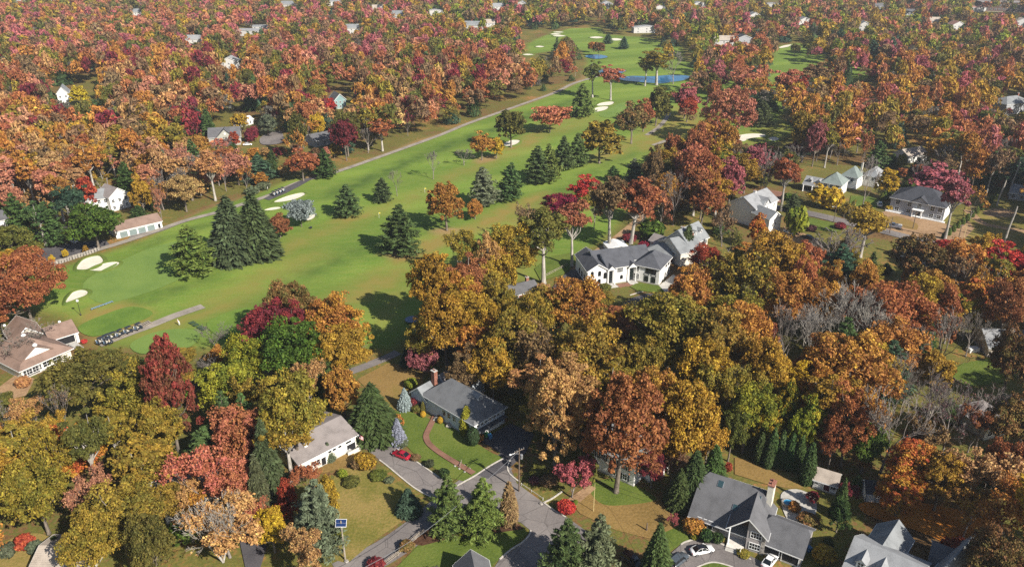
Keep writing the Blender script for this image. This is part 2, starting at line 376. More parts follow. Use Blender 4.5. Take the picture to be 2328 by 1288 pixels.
        no = nrm(rad * 0.75 + np.array([0, 0, 0.65]) + g.normal(size=(n, 3)) * 0.5)
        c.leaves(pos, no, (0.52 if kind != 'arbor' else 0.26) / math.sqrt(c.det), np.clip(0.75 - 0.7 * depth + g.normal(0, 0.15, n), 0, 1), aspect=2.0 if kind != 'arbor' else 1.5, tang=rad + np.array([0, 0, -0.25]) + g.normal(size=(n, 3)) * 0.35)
    elif kind in ('shrub', 'ball'):
        H, W = (2.4, 3.2) if kind == 'shrub' else (1.5, 1.6)
        for k in range(5):
            a = k * 1.26; mb.tube([(0, 0, 0), (0.3 * math.cos(a), 0.3 * math.sin(a), H * 0.35), (0.3 * W * math.cos(a), 0.3 * W * math.sin(a), H * 0.7)], [0.05, 0.04, 0.015], 4, cap=False)
        if kind == 'shrub':
            nl = 26; az = g.uniform(0, 6.28, nl); q = g.uniform(0, 1, nl) ** 0.6; C = np.stack([W * 0.36 * q * np.cos(az), W * 0.36 * q * np.sin(az), H * (0.36 + 0.42 * np.sqrt(1 - q * q * 0.9) * g.uniform(0.7, 1.05, nl))], 1)
            lr = g.uniform(0.14, 0.22, nl) * W; c.lobes(C, np.stack([lr, lr, lr * .85], 1), 70, 0.24, zmin=-0.6, shell=(0.3, 1.1))
            c.lobes([(0, 0, H * .4)], [(W * .42, W * .42, H * .38)], 500, 0.26)
        else: c.lobes([(0, 0, H * .5)], [(W * .5, W * .5, H * .5)], 1500, 0.14, jit=0.35, shell=(0.9, 1.02), zmin=-1)
    Q = np.concatenate(c.Q).reshape(-1, 3)
    if kind not in ('bare', 'thin', 'birch'):
        H = float(np.percentile(Q[:, 2], 99.7)); W = 2 * float(np.percentile(np.hypot(Q[:, 0], Q[:, 1]), 97))
    PROTO[key] = (mb.mesh("trunk", bark, True), c.mesh("crown", leafm), H, W, lname)
    return PROTO[key]

# palettes: leaf colours (sunlit, as sRGB) -> reflectance
LG = 0.80
def tint(*rgb): return tuple(min(0.9, x * LG) for x in lin(*rgb))
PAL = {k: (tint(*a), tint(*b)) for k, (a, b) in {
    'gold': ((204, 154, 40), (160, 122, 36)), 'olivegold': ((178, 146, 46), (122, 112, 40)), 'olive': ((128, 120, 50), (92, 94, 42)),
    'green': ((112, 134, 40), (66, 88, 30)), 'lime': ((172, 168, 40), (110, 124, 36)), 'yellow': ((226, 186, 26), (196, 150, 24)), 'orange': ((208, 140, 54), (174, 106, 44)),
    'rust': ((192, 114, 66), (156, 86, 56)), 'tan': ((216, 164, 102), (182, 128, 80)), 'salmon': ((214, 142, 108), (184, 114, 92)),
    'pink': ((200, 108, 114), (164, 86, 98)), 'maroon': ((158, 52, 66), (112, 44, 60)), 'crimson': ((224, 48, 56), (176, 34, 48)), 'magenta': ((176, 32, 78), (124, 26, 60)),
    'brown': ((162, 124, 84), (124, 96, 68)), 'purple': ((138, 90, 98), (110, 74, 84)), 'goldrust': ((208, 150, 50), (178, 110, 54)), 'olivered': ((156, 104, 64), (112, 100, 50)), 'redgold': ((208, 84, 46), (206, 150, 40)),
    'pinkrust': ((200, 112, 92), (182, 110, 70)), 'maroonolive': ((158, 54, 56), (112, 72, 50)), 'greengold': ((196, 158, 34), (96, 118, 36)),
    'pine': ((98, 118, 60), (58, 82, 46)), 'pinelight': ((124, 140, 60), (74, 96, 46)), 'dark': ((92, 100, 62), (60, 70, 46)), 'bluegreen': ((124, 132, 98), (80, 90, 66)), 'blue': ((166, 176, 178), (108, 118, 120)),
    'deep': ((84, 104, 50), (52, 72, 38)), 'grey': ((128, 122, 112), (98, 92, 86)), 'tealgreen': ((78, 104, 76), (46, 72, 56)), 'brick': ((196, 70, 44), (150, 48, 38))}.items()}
trees = []          # (x, y, radius, height) of every single tree
def tree(name, label, kind, x, y, H, W, pal, group=None, seed=None, det=None, rz=None, category="tree", z=0.0, cn=None):
    rnd = random.Random(int(x * 131 + y * 17)); d = math.hypot(x, y)
    if det is None: det = 1.0 if d < 250 else 0.55 if d < 340 else 0.3
    if seed is None: seed = rnd.randrange(2 if det < 0.5 or kind in ('fir', 'arbor', 'ball', 'shrub', 'spread', 'birch') else 1 if kind in ('great', 'vast') else 3)
    if kind in ('great', 'vast'): seed = 0; det = max(det, .55)
    tm, cm, h0, w0, lname = proto(kind, seed, det)
    o = thing(name, label, category, (x, y, z), rnd.uniform(0, 6.28) if rz is None else rz, group)
    kx = rnd.uniform(.88, 1.14) if kind not in ('arbor', 'ball') else 1.0; sc = (W / w0 * kx, W / w0 / kx, H / h0)
    if kind in ('dome', 'oval', 'tall', 'thin', 'bare', 'pine', 'great'): o.rotation_euler.x = rnd.gauss(0, .03); o.rotation_euler.y = rnd.gauss(0, .03)
    t = link("trunk", tm, o); t.scale = sc
    cr = link(cn or lname, cm, o); cr.scale = sc
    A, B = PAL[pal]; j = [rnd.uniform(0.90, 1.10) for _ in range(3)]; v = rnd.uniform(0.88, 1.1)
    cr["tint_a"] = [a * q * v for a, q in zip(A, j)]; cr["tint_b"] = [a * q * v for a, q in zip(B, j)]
    trees.append((x, y, W / 2, H)); return o
def T(px, ytop, wpx, yb, H, kind, pal, name, label, **kw):
    """a surveyed tree: where its top stands (and its foot, when it shows), how wide its crown is"""
    if yb: p = G(px, yb); H = hsolve(px, yb, ytop)
    else: p = G(px, ytop, H)
    d = PX((p.x, p.y, H * 0.6))[2]
    return tree(name, label, kind, p.x, p.y, H, wpx * d / FPX, pal, **kw)
# ------------------------------------------------------------------ ground materials
def ground_mat(name, stops, scale=0.05, fine=1.6, rough=0.95, bump=0.5, attr=False, warp=None, speck=0.28):
    """earth, litter and lawn: wide patches times fine speckle"""
    m, N, L, bs = _new(name); bs.inputs["Roughness"].default_value = rough; bs.inputs["Specular IOR Level"].default_value = 0.1
    tc = N.new("ShaderNodeTexCoord"); src = tc.outputs["Object"]
    if warp is not None:
        mp = N.new("ShaderNodeMapping"); mp.inputs["Rotation"].default_value = (0, 0, warp[0]); mp.inputs["Scale"].default_value = (warp[1], 1, 1); L.new(src, mp.inputs[0]); wsrc = mp.outputs[0]
    else: wsrc = src
    n1 = N.new("ShaderNodeTexNoise"); n1.inputs["Scale"].default_value = scale; n1.inputs["Detail"].default_value = 7; n1.inputs["Roughness"].default_value = 0.6; L.new(wsrc, n1.inputs[0])
    n2 = N.new("ShaderNodeTexNoise"); n2.inputs["Scale"].default_value = fine; n2.inputs["Detail"].default_value = 3; L.new(src, n2.inputs[0])
    ad = N.new("ShaderNodeMath"); ad.operation = 'MULTIPLY_ADD'; L.new(n2.outputs["Fac"], ad.inputs[0]); ad.inputs[1].default_value = 0.5
    sb = N.new("ShaderNodeMath"); sb.operation = 'ADD'; L.new(n1.outputs["Fac"], sb.inputs[0]); sb.inputs[1].default_value = -0.25; L.new(sb.outputs[0], ad.inputs[2])
    rp = N.new("ShaderNodeValToRGB"); L.new(ad.outputs[0], rp.inputs[0]); el = rp.color_ramp.elements
    while len(el) < len(stops): el.new(0.5)
    for e, (p, c) in zip(el, stops): e.position = p; e.color = (*c, 1)
    col = rp.outputs[0]
    n3 = N.new("ShaderNodeTexNoise"); n3.inputs["Scale"].default_value = fine * 2.6; n3.inputs["Detail"].default_value = 4; n3.inputs["Roughness"].default_value = 0.75; L.new(src, n3.inputs[0])
    m3 = N.new("ShaderNodeMapRange"); m3.inputs[1].default_value = 0.3; m3.inputs[2].default_value = 0.7; m3.inputs[3].default_value = 1 - speck; m3.inputs[4].default_value = 1 + speck; L.new(n3.outputs["Fac"], m3.inputs[0])
    h3 = N.new("ShaderNodeHueSaturation"); L.new(m3.outputs[0], h3.inputs["Value"]); L.new(col, h3.inputs["Color"]); col = h3.outputs[0]
    b = N.new("ShaderNodeBump"); b.inputs["Strength"].default_value = bump; b.inputs["Distance"].default_value = 0.15; L.new(n2.outputs["Fac"], b.inputs["Height"]); L.new(b.outputs[0], bs.inputs["Normal"])
    if attr: return m, N, L, bs, col, ad.outputs[0], wsrc
    L.new(col, bs.inputs["Base Color"]); MATS[name] = m; return m
E_ = lambda *c: tuple(x * 0.82 for x in lin(*c))
LITTER = [(0.26, E_(84, 66, 46)), (0.40, E_(130, 100, 64)), (0.49, E_(104, 106, 52)), (0.58, E_(122, 114, 58)), (0.66, E_(150, 114, 68)), (0.78, E_(180, 132, 80))]
GROUND = ground_mat("woodland_floor", LITTER, 0.03, 0.9)
LAWN = ground_mat("lawn_grass", [(0.25, E_(74, 92, 40)), (0.5, E_(98, 114, 48)), (0.75, E_(118, 126, 60))], 0.09, 2.2)
DRYLAWN = ground_mat("dry_lawn", [(0.25, E_(100, 104, 44)), (0.45, E_(128, 120, 60)), (0.62, E_(156, 134, 80)), (0.8, E_(112, 122, 48))], 0.07, 1.8)
TANLAWN = ground_mat("tan_lawn", [(0.25, E_(124, 102, 58)), (0.5, E_(150, 122, 74)), (0.75, E_(124, 114, 54))], 0.06, 1.8)
LEAVES = ground_mat("leaf_carpet", [(0.25, E_(130, 80, 36)), (0.5, E_(196, 126, 52)), (0.75, E_(214, 150, 70))], 0.12, 1.5)
MULCH = ground_mat("mulch", [(0.3, E_(70, 48, 36)), (0.7, E_(112, 82, 62))], 0.2, 2.0)
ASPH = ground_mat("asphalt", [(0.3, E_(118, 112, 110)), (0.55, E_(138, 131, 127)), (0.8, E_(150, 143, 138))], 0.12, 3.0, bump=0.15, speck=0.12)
def wear(m):
    N, L = m.node_tree.nodes, m.node_tree.links; bs = N["Principled BSDF"]; prev = bs.inputs["Base Color"].links[0].from_socket; tc = N.new("ShaderNodeTexCoord")
    v = N.new("ShaderNodeTexVoronoi"); v.feature = 'DISTANCE_TO_EDGE'; v.inputs["Scale"].default_value = 0.22; L.new(tc.outputs["Object"], v.inputs[0]); r = N.new("ShaderNodeMapRange"); r.inputs[1].default_value = 0.0; r.inputs[2].default_value = 0.022; r.inputs[3].default_value = 0.62; r.inputs[4].default_value = 1.0; L.new(v.outputs["Distance"], r.inputs[0])
    v2 = N.new("ShaderNodeTexVoronoi"); v2.inputs["Scale"].default_value = 0.11; L.new(tc.outputs["Object"], v2.inputs[0]); r2 = N.new("ShaderNodeMapRange"); r2.inputs[3].default_value = 0.84; r2.inputs[4].default_value = 1.1; L.new(v2.outputs["Color"], r2.inputs[0])
    q = N.new("ShaderNodeMath"); q.operation = 'MULTIPLY'; L.new(r.outputs[0], q.inputs[0]); L.new(r2.outputs[0], q.inputs[1]); h = N.new("ShaderNodeHueSaturation"); L.new(prev, h.inputs["Color"]); L.new(q.outputs[0], h.inputs["Value"]); L.new(h.outputs[0], bs.inputs["Base Color"])
wear(ASPH)
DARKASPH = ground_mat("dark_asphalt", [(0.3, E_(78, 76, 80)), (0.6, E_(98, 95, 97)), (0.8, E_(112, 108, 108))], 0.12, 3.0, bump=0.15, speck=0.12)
PATHM = ground_mat("cart_path_paving", [(0.3, E_(140, 132, 122)), (0.6, E_(168, 158, 146)), (0.8, E_(182, 172, 156))], 0.2, 2.0, bump=0.1, speck=0.12)
DIRT = ground_mat("bare_dirt", [(0.3, E_(148, 118, 88)), (0.6, E_(178, 146, 112)), (0.8, E_(160, 132, 96))], 0.1, 1.2)
BRICKPATH = ground_mat("brick_paving", [(0.3, E_(122, 90, 76)), (0.6, E_(150, 112, 94)), (0.8, E_(136, 102, 86))], 0.4, 4.0, bump=0.2)
SAND = ground_mat("bunker_sand", [(0.3, (0.60, 0.55, 0.44)), (0.6, (0.70, 0.65, 0.54)), (0.8, (0.64, 0.59, 0.48))], 0.3, 3.0, bump=0.1, speck=0.08)
GREENM = ground_mat("putting_green_turf", [(0.3, E_(108, 134, 66)), (0.55, E_(120, 144, 70)), (0.8, E_(128, 148, 76))], 0.1, 2.5, bump=0.1)
TEEM = ground_mat("tee_turf", [(0.3, E_(92, 120, 50)), (0.55, E_(110, 136, 56)), (0.8, E_(124, 144, 64))], 0.1, 2.5, bump=0.1)

me = bpy.data.meshes.new("ground"); S = 6000
me.from_pydata([(-S, -600, -0.02), (S, -600, -0.02), (S, 9000, -0.02), (-S, 9000, -0.02)], [], [(0, 1, 2, 3)]); me.materials.append(GROUND)
link("ground", me, kind="structure", label="brown leaf litter and rough grass under the trees")

# ------------------------------------------------------------------ golf course turf: one gently rolling sheet
GOLF_PX = [(0, 700), (0, 645), (95, 608), (165, 590), (225, 570), (300, 545), (375, 505), (470, 463), (560, 440), (640, 408), (700, 394), (790, 373), (860, 348), (930, 319), (1010, 295), (1090, 265), (1180, 235), (1250, 206), (1310, 178), (1325, 140), (1310, 114), (1260, 118), (1190, 128), (1188, 100), (1230, 80), (1290, 64), (1370, 61), (1385, 78), (1470, 84), (1560, 104), (1565, 138), (1640, 145), (1700, 150), (1745, 130), (1755, 106), (1800, 97), (1885, 99), (1890, 120), (1880, 150), (1930, 148), (1985, 143), (2003, 170), (1960, 192), (1900, 187), (1800, 192), (1805, 260), (1830, 300), (1760, 330), (1700, 338), (1620, 335), (1570, 375), (1500, 425), (1450, 480), (1415, 530), (1370, 565), (1300, 608), (1240, 645), (1165, 650), (1100, 695), (960, 765), (895, 820), (830, 805), (740, 835), (600, 835), (480, 805), (420, 805), (250, 805), (180, 795), (165, 760), (120, 730)]
GOLF = gpoly(GOLF_PX, False)
DRY = [([(890, 600), (960, 545), (1060, 515), (1130, 478), (1210, 445), (1245, 438), (1200, 470), (1110, 518), (1030, 548), (950, 592)], 3.5, 1.0), ([(1130, 350), (1200, 305), (1245, 298), (1220, 328)], 3, .7), ([(1310, 375), (1400, 325), (1450, 312), (1420, 350)], 4, .7),
       ([(165, 795), (178, 735), (205, 700), (260, 688), (290, 690), (350, 718), (290, 760), (235, 785)], 2.5, .9), ([(500, 665), (600, 610), (700, 570), (745, 582), (640, 632), (560, 685)], 6, .5), ([(1440, 325), (1530, 245), (1590, 258), (1610, 325), (1500, 345)], 6, .7),
       ([(750, 503), (820, 482), (842, 495), (780, 512)], 2.5, .7), ([(720, 700), (840, 622), (905, 600), (935, 625), (840, 690)], 5, .6), ([(1640, 330), (1720, 330), (1790, 300), (1800, 262), (1720, 290)], 6, .5), ([(430, 690), (520, 650), (560, 660), (470, 720)], 4, .4),
       ([(300, 760), (380, 725), (470, 700), (560, 660), (600, 655), (520, 705), (430, 735), (340, 770)], 3, .55), ([(620, 560), (760, 505), (880, 455), (960, 430), (990, 440), (880, 485), (740, 545), (640, 590)], 5, .42), ([(1000, 400), (1080, 370), (1180, 330), (1240, 312), (1230, 330), (1130, 372), (1020, 415)], 4, .45), ([(1200, 290), (1300, 265), (1350, 262), (1340, 285), (1230, 312)], 5, .4), ([(860, 640), (905, 630), (915, 690), (880, 760), (850, 720)], 4, .5),
       ([(1120, 500), (1210, 450), (1260, 480), (1180, 540)], 5, .55), ([(960, 640), (1100, 560), (1230, 580), (1180, 640), (1000, 740)], 6, .5)]
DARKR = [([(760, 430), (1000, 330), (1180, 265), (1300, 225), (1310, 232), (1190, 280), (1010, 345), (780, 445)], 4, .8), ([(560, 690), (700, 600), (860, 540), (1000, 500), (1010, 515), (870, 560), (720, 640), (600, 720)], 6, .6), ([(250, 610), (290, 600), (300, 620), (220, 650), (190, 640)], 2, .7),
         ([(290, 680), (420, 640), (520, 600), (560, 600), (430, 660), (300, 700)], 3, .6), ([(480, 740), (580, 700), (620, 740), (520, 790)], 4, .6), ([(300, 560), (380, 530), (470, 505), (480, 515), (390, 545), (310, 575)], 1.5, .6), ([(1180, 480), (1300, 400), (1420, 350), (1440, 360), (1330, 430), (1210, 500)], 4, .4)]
LIT = [([(690, 392), (790, 360), (860, 333), (930, 303), (1010, 281), (1090, 253), (1180, 223), (1250, 196), (1310, 170), (1332, 178), (1262, 212), (1195, 238), (1125, 260), (1060, 283), (1000, 307), (920, 337), (850, 362), (780, 386), (700, 409)], 1.5, 1.0),
       ([(370, 503), (470, 455), (530, 438), (545, 450), (470, 475), (385, 512)], 1.5, 1.0), ([(860, 575), (905, 570), (950, 578), (905, 590)], 1.5, .8), ([(975, 525), (1015, 518), (1050, 522), (1015, 535)], 1.5, .8), ([(1080, 362), (1120, 352), (1130, 362), (1090, 372)], 1.5, .8), ([(1780, 262), (1830, 258), (1830, 275), (1790, 275)], 3, .9)]
xs = np.arange(-205, 440, 2.4); ys = np.arange(178, 880, 2.4)
XX, YY = np.meshgrid(xs, ys); ins = inside(XX, YY, GOLF); ed = edge_dist(XX, YY, GOLF); sg = np.where(ins, ed, -ed)
def wsum(lst):
    w = np.zeros_like(XX)
    for p, s, k in lst: w = np.maximum(w, soft(XX, YY, gpoly(p), s) * k)
    return w
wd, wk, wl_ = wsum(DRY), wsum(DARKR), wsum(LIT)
we_ = np.clip(1 - (sg - 1.6) / 5.0, 0, 1)
ZZ = 0.35 * np.sin(XX * 0.045 + 1) * np.sin(YY * 0.038) + 0.22 * np.sin(XX * 0.11 + YY * 0.07); ZZ = (ZZ * 0.5 + 0.3) * np.clip((sg - 3) / 14, 0, 1) * 0.35 + 0.012
keep = sg > -1.0; idx = -np.ones(XX.shape, int); idx[keep] = np.arange(keep.sum())
a, b_, c_, d_ = idx[:-1, :-1], idx[:-1, 1:], idx[1:, 1:], idx[1:, :-1]; ok = (a >= 0) & (b_ >= 0) & (c_ >= 0) & (d_ >= 0)
V = np.stack([XX[keep], YY[keep], ZZ[keep]], 1); Fq = np.stack([a[ok], b_[ok], c_[ok], d_[ok]], 1)
hole = G(1300, 250) - G(230, 700); HOLE = math.atan2(hole.y, hole.x)
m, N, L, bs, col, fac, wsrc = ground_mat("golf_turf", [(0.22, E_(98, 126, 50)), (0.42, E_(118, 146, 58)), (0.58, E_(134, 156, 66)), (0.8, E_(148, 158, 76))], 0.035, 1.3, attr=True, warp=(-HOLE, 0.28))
at = N.new("ShaderNodeAttribute"); at.attribute_name = "cover"; sp = N.new("ShaderNodeSeparateXYZ"); L.new(at.outputs["Vector"], sp.inputs[0])
wv = N.new("ShaderNodeTexWave"); wv.wave_type = 'BANDS'; wv.bands_direction = 'Y'; wv.inputs["Scale"].default_value = 0.011; wv.inputs["Distortion"].default_value = 1.6; wv.inputs["Detail"].default_value = 2; wv.inputs["Detail Scale"].default_value = 0.5; L.new(wsrc, wv.inputs[0])
nz = N.new("ShaderNodeTexNoise"); nz.inputs["Scale"].default_value = 0.16; nz.inputs["Detail"].default_value = 5; tcx = N.new("ShaderNodeTexCoord"); L.new(tcx.outputs["Object"], nz.inputs[0])
def mixin(prev, fac_out, colour):
    mx = N.new("ShaderNodeMix"); mx.data_type = 'RGBA'; L.new(fac_out, mx.inputs[0]); L.new(prev, mx.inputs[6])
    if isinstance(colour, tuple): mx.inputs[7].default_value = (*colour, 1)
    else: L.new(colour, mx.inputs[7])
    return mx.outputs[2]
def scaled(out, k, ragged=True):
    q = N.new("ShaderNodeMath"); q.operation = 'MULTIPLY'; L.new(out, q.inputs[0]); q.inputs[1].default_value = k
    if not ragged: return q.outputs[0]
    r = N.new("ShaderNodeMapRange"); r.inputs[1].default_value = 0.3; r.inputs[2].default_value = 0.62; r.inputs[3].default_value = 0.35; r.inputs[4].default_value = 1.15; L.new(nz.outputs["Fac"], r.inputs[0])
    q2 = N.new("ShaderNodeMath"); q2.operation = 'MULTIPLY'; L.new(q.outputs[0], q2.inputs[0]); L.new(r.outputs[0], q2.inputs[1]); return q2.outputs[0]
col = mixin(col, scaled(wv.outputs["Fac"], 0.6, False), E_(92, 118, 46))
mw = N.new("ShaderNodeTexWave"); mw.wave_type = 'BANDS'; mw.bands_direction = 'Y'; mw.inputs["Scale"].default_value = 0.03; mw.inputs["Distortion"].default_value = 0.5; mw.inputs["Detail"].default_value = 1; L.new(wsrc, mw.inputs[0])
nq_ = N.new("ShaderNodeTexNoise"); nq_.inputs["Scale"].default_value = 0.55; nq_.inputs["Detail"].default_value = 6; nq_.inputs["Roughness"].default_value = 0.7; L.new(wsrc, nq_.inputs[0])
rq = N.new("ShaderNodeMapRange"); rq.inputs[1].default_value = 0.42; rq.inputs[2].default_value = 0.7; L.new(nq_.outputs["Fac"], rq.inputs[0])
col = mixin(col, scaled(mw.outputs["Fac"], 0.42), E_(92, 122, 46)); col = mixin(col, scaled(rq.outputs[0], 0.4, False), E_(150, 150, 78))
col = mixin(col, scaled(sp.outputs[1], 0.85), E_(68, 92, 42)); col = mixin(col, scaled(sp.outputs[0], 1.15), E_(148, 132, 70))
rpl = N.new("ShaderNodeValToRGB"); L.new(fac, rpl.inputs[0]); rpl.color_ramp.elements[0].position = .3; rpl.color_ramp.elements[1].position = .7; rpl.color_ramp.elements[0].color = (*E_(140, 112, 76), 1); rpl.color_ramp.elements[1].color = (*E_(184, 148, 106), 1)
col = mixin(col, scaled(sp.outputs[2], 1.0, False), rpl.outputs[0]); L.new(col, bs.inputs["Base Color"])
def ramp_noise():
    q1 = N.new("ShaderNodeTexNoise"); q1.inputs["Scale"].default_value = 0.03; q1.inputs["Detail"].default_value = 7; q1.inputs["Roughness"].default_value = 0.6; L.new(tcx.outputs["Object"], q1.inputs[0])
    q2 = N.new("ShaderNodeTexNoise"); q2.inputs["Scale"].default_value = 0.9; q2.inputs["Detail"].default_value = 3; L.new(tcx.outputs["Object"], q2.inputs[0])
    e = N.new("ShaderNodeMath"); e.operation = 'ADD'; L.new(q1.outputs["Fac"], e.inputs[0]); e.inputs[1].default_value = -0.25
    f = N.new("ShaderNodeMath"); f.operation = 'MULTIPLY_ADD'; L.new(q2.outputs["Fac"], f.inputs[0]); f.inputs[1].default_value = 0.5; L.new(e.outputs[0], f.inputs[2])
    r = N.new("ShaderNodeValToRGB"); L.new(f.outputs[0], r.inputs[0])
    while len(r.color_ramp.elements) < len(LITTER): r.color_ramp.elements.new(0.5)
    for el_, (p_, c_0) in zip(r.color_ramp.elements, LITTER): el_.position = p_; el_.color = (*c_0, 1)
    return r.outputs[0]
ae = N.new("ShaderNodeAttribute"); ae.attribute_name = "edge"; col = mixin(col, ae.outputs["Fac"], ramp_noise()); L.new(col, bs.inputs["Base Color"])
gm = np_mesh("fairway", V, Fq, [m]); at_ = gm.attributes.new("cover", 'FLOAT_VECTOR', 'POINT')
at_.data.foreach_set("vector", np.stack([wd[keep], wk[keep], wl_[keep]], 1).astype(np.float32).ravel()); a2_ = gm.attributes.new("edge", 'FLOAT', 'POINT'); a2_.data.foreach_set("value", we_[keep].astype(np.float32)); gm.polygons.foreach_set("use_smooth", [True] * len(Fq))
link("fairway", gm, kind="structure", label="green golf fairway with dry strips and worn rough")

LEVEL = [0.02]
def sheet(name, pts, m, smooth=True, z=None, label=None, n=5):
    if z is None: LEVEL[0] += 0.006; z = LEVEL[0]
    P = gpoly(pts, smooth, n); mb = MB(); mb.poly([(x, y, z) for x, y in P])
    bm = bmesh.new(); me = mb.mesh(name, m); bm.from_mesh(me)
    for f in bm.faces:
        if f.normal.z < 0: f.normal_flip()
    bmesh.ops.triangulate(bm, faces=bm.faces[:]); bm.to_mesh(me); bm.free()
    o = link(name, me, kind="structure");
    if label: o["label"] = label
    BLOCK.append((P, 1.0)); return o
BLOCK = []          # ground kept free of woodland
def ribbon(name, pts, width, m, z=None, label=None, h=0.0, n=6, closed=False, world=False, block=True, parent=None):
    """a strip of even width along a surveyed line; with h a kerb of that height"""
    if z is None: LEVEL[0] += 0.006; z = LEVEL[0]
    if world: C = [Vector((x, y, 0)) for x, y in catmull(pts, n, closed)]
    else: C = [G(x, y) for x, y in catmull(pts, n, closed)]
    Lf, Rt = [], []
    for i in range(len(C)):
        d = C[min(i + 1, len(C) - 1)] - C[max(i - 1, 0)]; d.z = 0; d.normalize(); s = Vector((-d.y, d.x, 0)) * width / 2
        Lf.append(C[i] + s); Rt.append(C[i] - s)
    mb = MB()
    for i in range(len(C) - 1):
        q = [Rt[i], Rt[i + 1], Lf[i + 1], Lf[i]]; mb.poly([(p.x, p.y, z + h) for p in q])
        if h:
            mb.poly([(Rt[i].x, Rt[i].y, 0), (Rt[i + 1].x, Rt[i + 1].y, 0), (Rt[i + 1].x, Rt[i + 1].y, z + h), (Rt[i].x, Rt[i].y, z + h)])
            mb.poly([(Lf[i + 1].x, Lf[i + 1].y, 0), (Lf[i].x, Lf[i].y, 0), (Lf[i].x, Lf[i].y, z + h), (Lf[i + 1].x, Lf[i + 1].y, z + h)])
    o = mb.build(name, m, kind="structure")
    if label: o["label"] = label
    if block: BLOCK.append(([(p.x, p.y) for p in Lf] + [(p.x, p.y) for p in reversed(Rt)], 1.0))
    return o
def bunker(pts, label, depth=0.22, n=4):
    """raised turf lip round a shallow bowl of sand"""
    P = [Vector((x, y, 0)) for x, y in gpoly(pts, True, n)]; c = sum(P, Vector()) / len(P); k = len(P); size = sum((p - c).length for p in P) / k
    gz = float(np.interp(0, [0], [0])); i = min(range(len(ys)), key=lambda q: abs(ys[q] - c.y)); j = min(range(len(xs)), key=lambda q: abs(xs[q] - c.x)); gz = max(0.02, float(ZZ[i, j]))
    o = link("sand_bunker", None, kind="structure", label=label); o.location = (c.x, c.y, 0)
    def ring(f, z, add=0.0): return [((p - c).normalized() * ((p - c).length * f + add) + Vector((0, 0, z))) for p in P]
    rings = [ring(1.0, gz + 0.0, 1.6), ring(1.0, gz + 0.34, 0.7), ring(1.0, gz + 0.46, 0.2), ring(1.0, gz + 0.16, -0.1)]
    mb = MB()
    for a, b in zip(rings, rings[1:]):
        for q in range(k): mb.poly([a[q], a[(q + 1) % k], b[(q + 1) % k], b[q]])
    lip = mb.build("turf_lip", MATS.get("lip_turf") or ground_mat("lip_turf", [(0.25, E_(84, 106, 46)), (0.5, E_(102, 120, 52)), (0.75, E_(118, 128, 60))], 0.2, 1.6), o, True); lip.matrix_parent_inverse = Matrix()
    rs = [ring(1.0, gz + 0.2), ring(0.8, gz + 0.08), ring(0.4, gz + 0.05)]; mb = MB()
    for a, b in zip(rs, rs[1:]):
        for q in range(k): mb.poly([a[q], a[(q + 1) % k], b[(q + 1) % k], b[q]])
    mb.poly(rs[-1]); mb.build("sand", SAND, o, True); BLOCK.append(([(p.x, p.y) for p in P], 2.0)); return o

for pts, lb in [
    ([(175, 613), (184, 596), (200, 587), (223, 582.5), (232, 588), (234, 596), (220, 607), (200, 614)], "large kidney shaped sand bunker next to the cart path fence"),
    ([(203, 616), (215, 609), (239, 600), (262, 597), (272, 600), (259, 610), (236, 618)], "leaf shaped sand bunker lying just below the kidney shaped one"),
    ([(150, 690), (162, 670), (175, 663), (189, 661), (200, 665), (196, 673), (180, 680)], "sand bunker half under the large orange oak"),
    ([(623, 460), (653, 447), (687, 439.5), (692, 445), (670, 455), (640, 461)], "long sand bunker beside the asphalt cart stop"),
    ([(600, 479), (618, 473), (636, 472), (637, 476), (615, 480)], "thin sand bunker behind the twin spruces"),
    ([(688, 501), (700, 493), (716, 489), (715, 496), (702, 503)], "small crescent sand bunker under the silver cedar"),
    ([(1356, 241), (1366, 235), (1388, 232), (1396, 234), (1388, 240), (1368, 242)], "upper of two white sand bunkers by the pale green pine"),
    ([(1348, 256), (1351, 248), (1366, 244), (1383, 244), (1377, 251), (1358, 256)], "lower of two white sand bunkers by the pale green pine"),
    ([(1145, 328), (1163, 320), (1182, 321), (1172, 330), (1152, 334)], "sand bunker at the foot of the olive brown tree"),
    ([(1662, 319), (1675, 310), (1705, 305), (1738, 306.5), (1735, 313), (1705, 316), (1690, 323)], "wide sand bunker beside the big pink maple"),
    ([(1746, 317), (1757, 312), (1771, 316), (1760, 322)], "small sand bunker next to the wide one by the pink maple"),
    ([(1784, 222), (1796, 217), (1815, 218), (1806, 225)], "far sand bunker showing between pink trunks"),
    ([(1768, 111), (1780, 105), (1800, 102), (1790, 108)], "far sand bunker at the edge of the upper fairway"),
    ([(1256, 74), (1270, 72.5), (1283, 74), (1270, 75.5)], "far bunker highest of three by the upper green"), ([(1251, 78.5), (1263, 76.5), (1276, 78.5), (1263, 80.5)], "far bunker in the middle of three by the upper green"), ([(1256, 82.5), (1271, 80.5), (1287, 82.5), (1271, 84.5)], "far bunker lowest of three by the upper green"),
    ([(1340, 86.5), (1356, 84), (1372, 86.5), (1356, 89)], "far bunker under the shaded slope of the upper fairway"), ([(1383, 91), (1399, 88), (1417, 91), (1399, 94)], "far bunker beside two small pines"), ([(1352, 105), (1363, 102.5), (1374, 105), (1363, 108)], "far bunker beside the small round olive tree"), ([(1217, 107), (1227, 105), (1238, 107), (1227, 109)], "far bunker in the narrow upper meadow"), ([(1188, 125), (1200, 123), (1214, 125), (1200, 127)], "far bunker at the woodland edge of the narrow meadow")]:
    bunker(pts, lb)
m, N, L, bs = _new("pond_water"); bs.inputs["Base Color"].default_value = (0.02, 0.13, 0.27, 1); bs.inputs["Roughness"].default_value = 0.05; bs.inputs["IOR"].default_value = 1.33
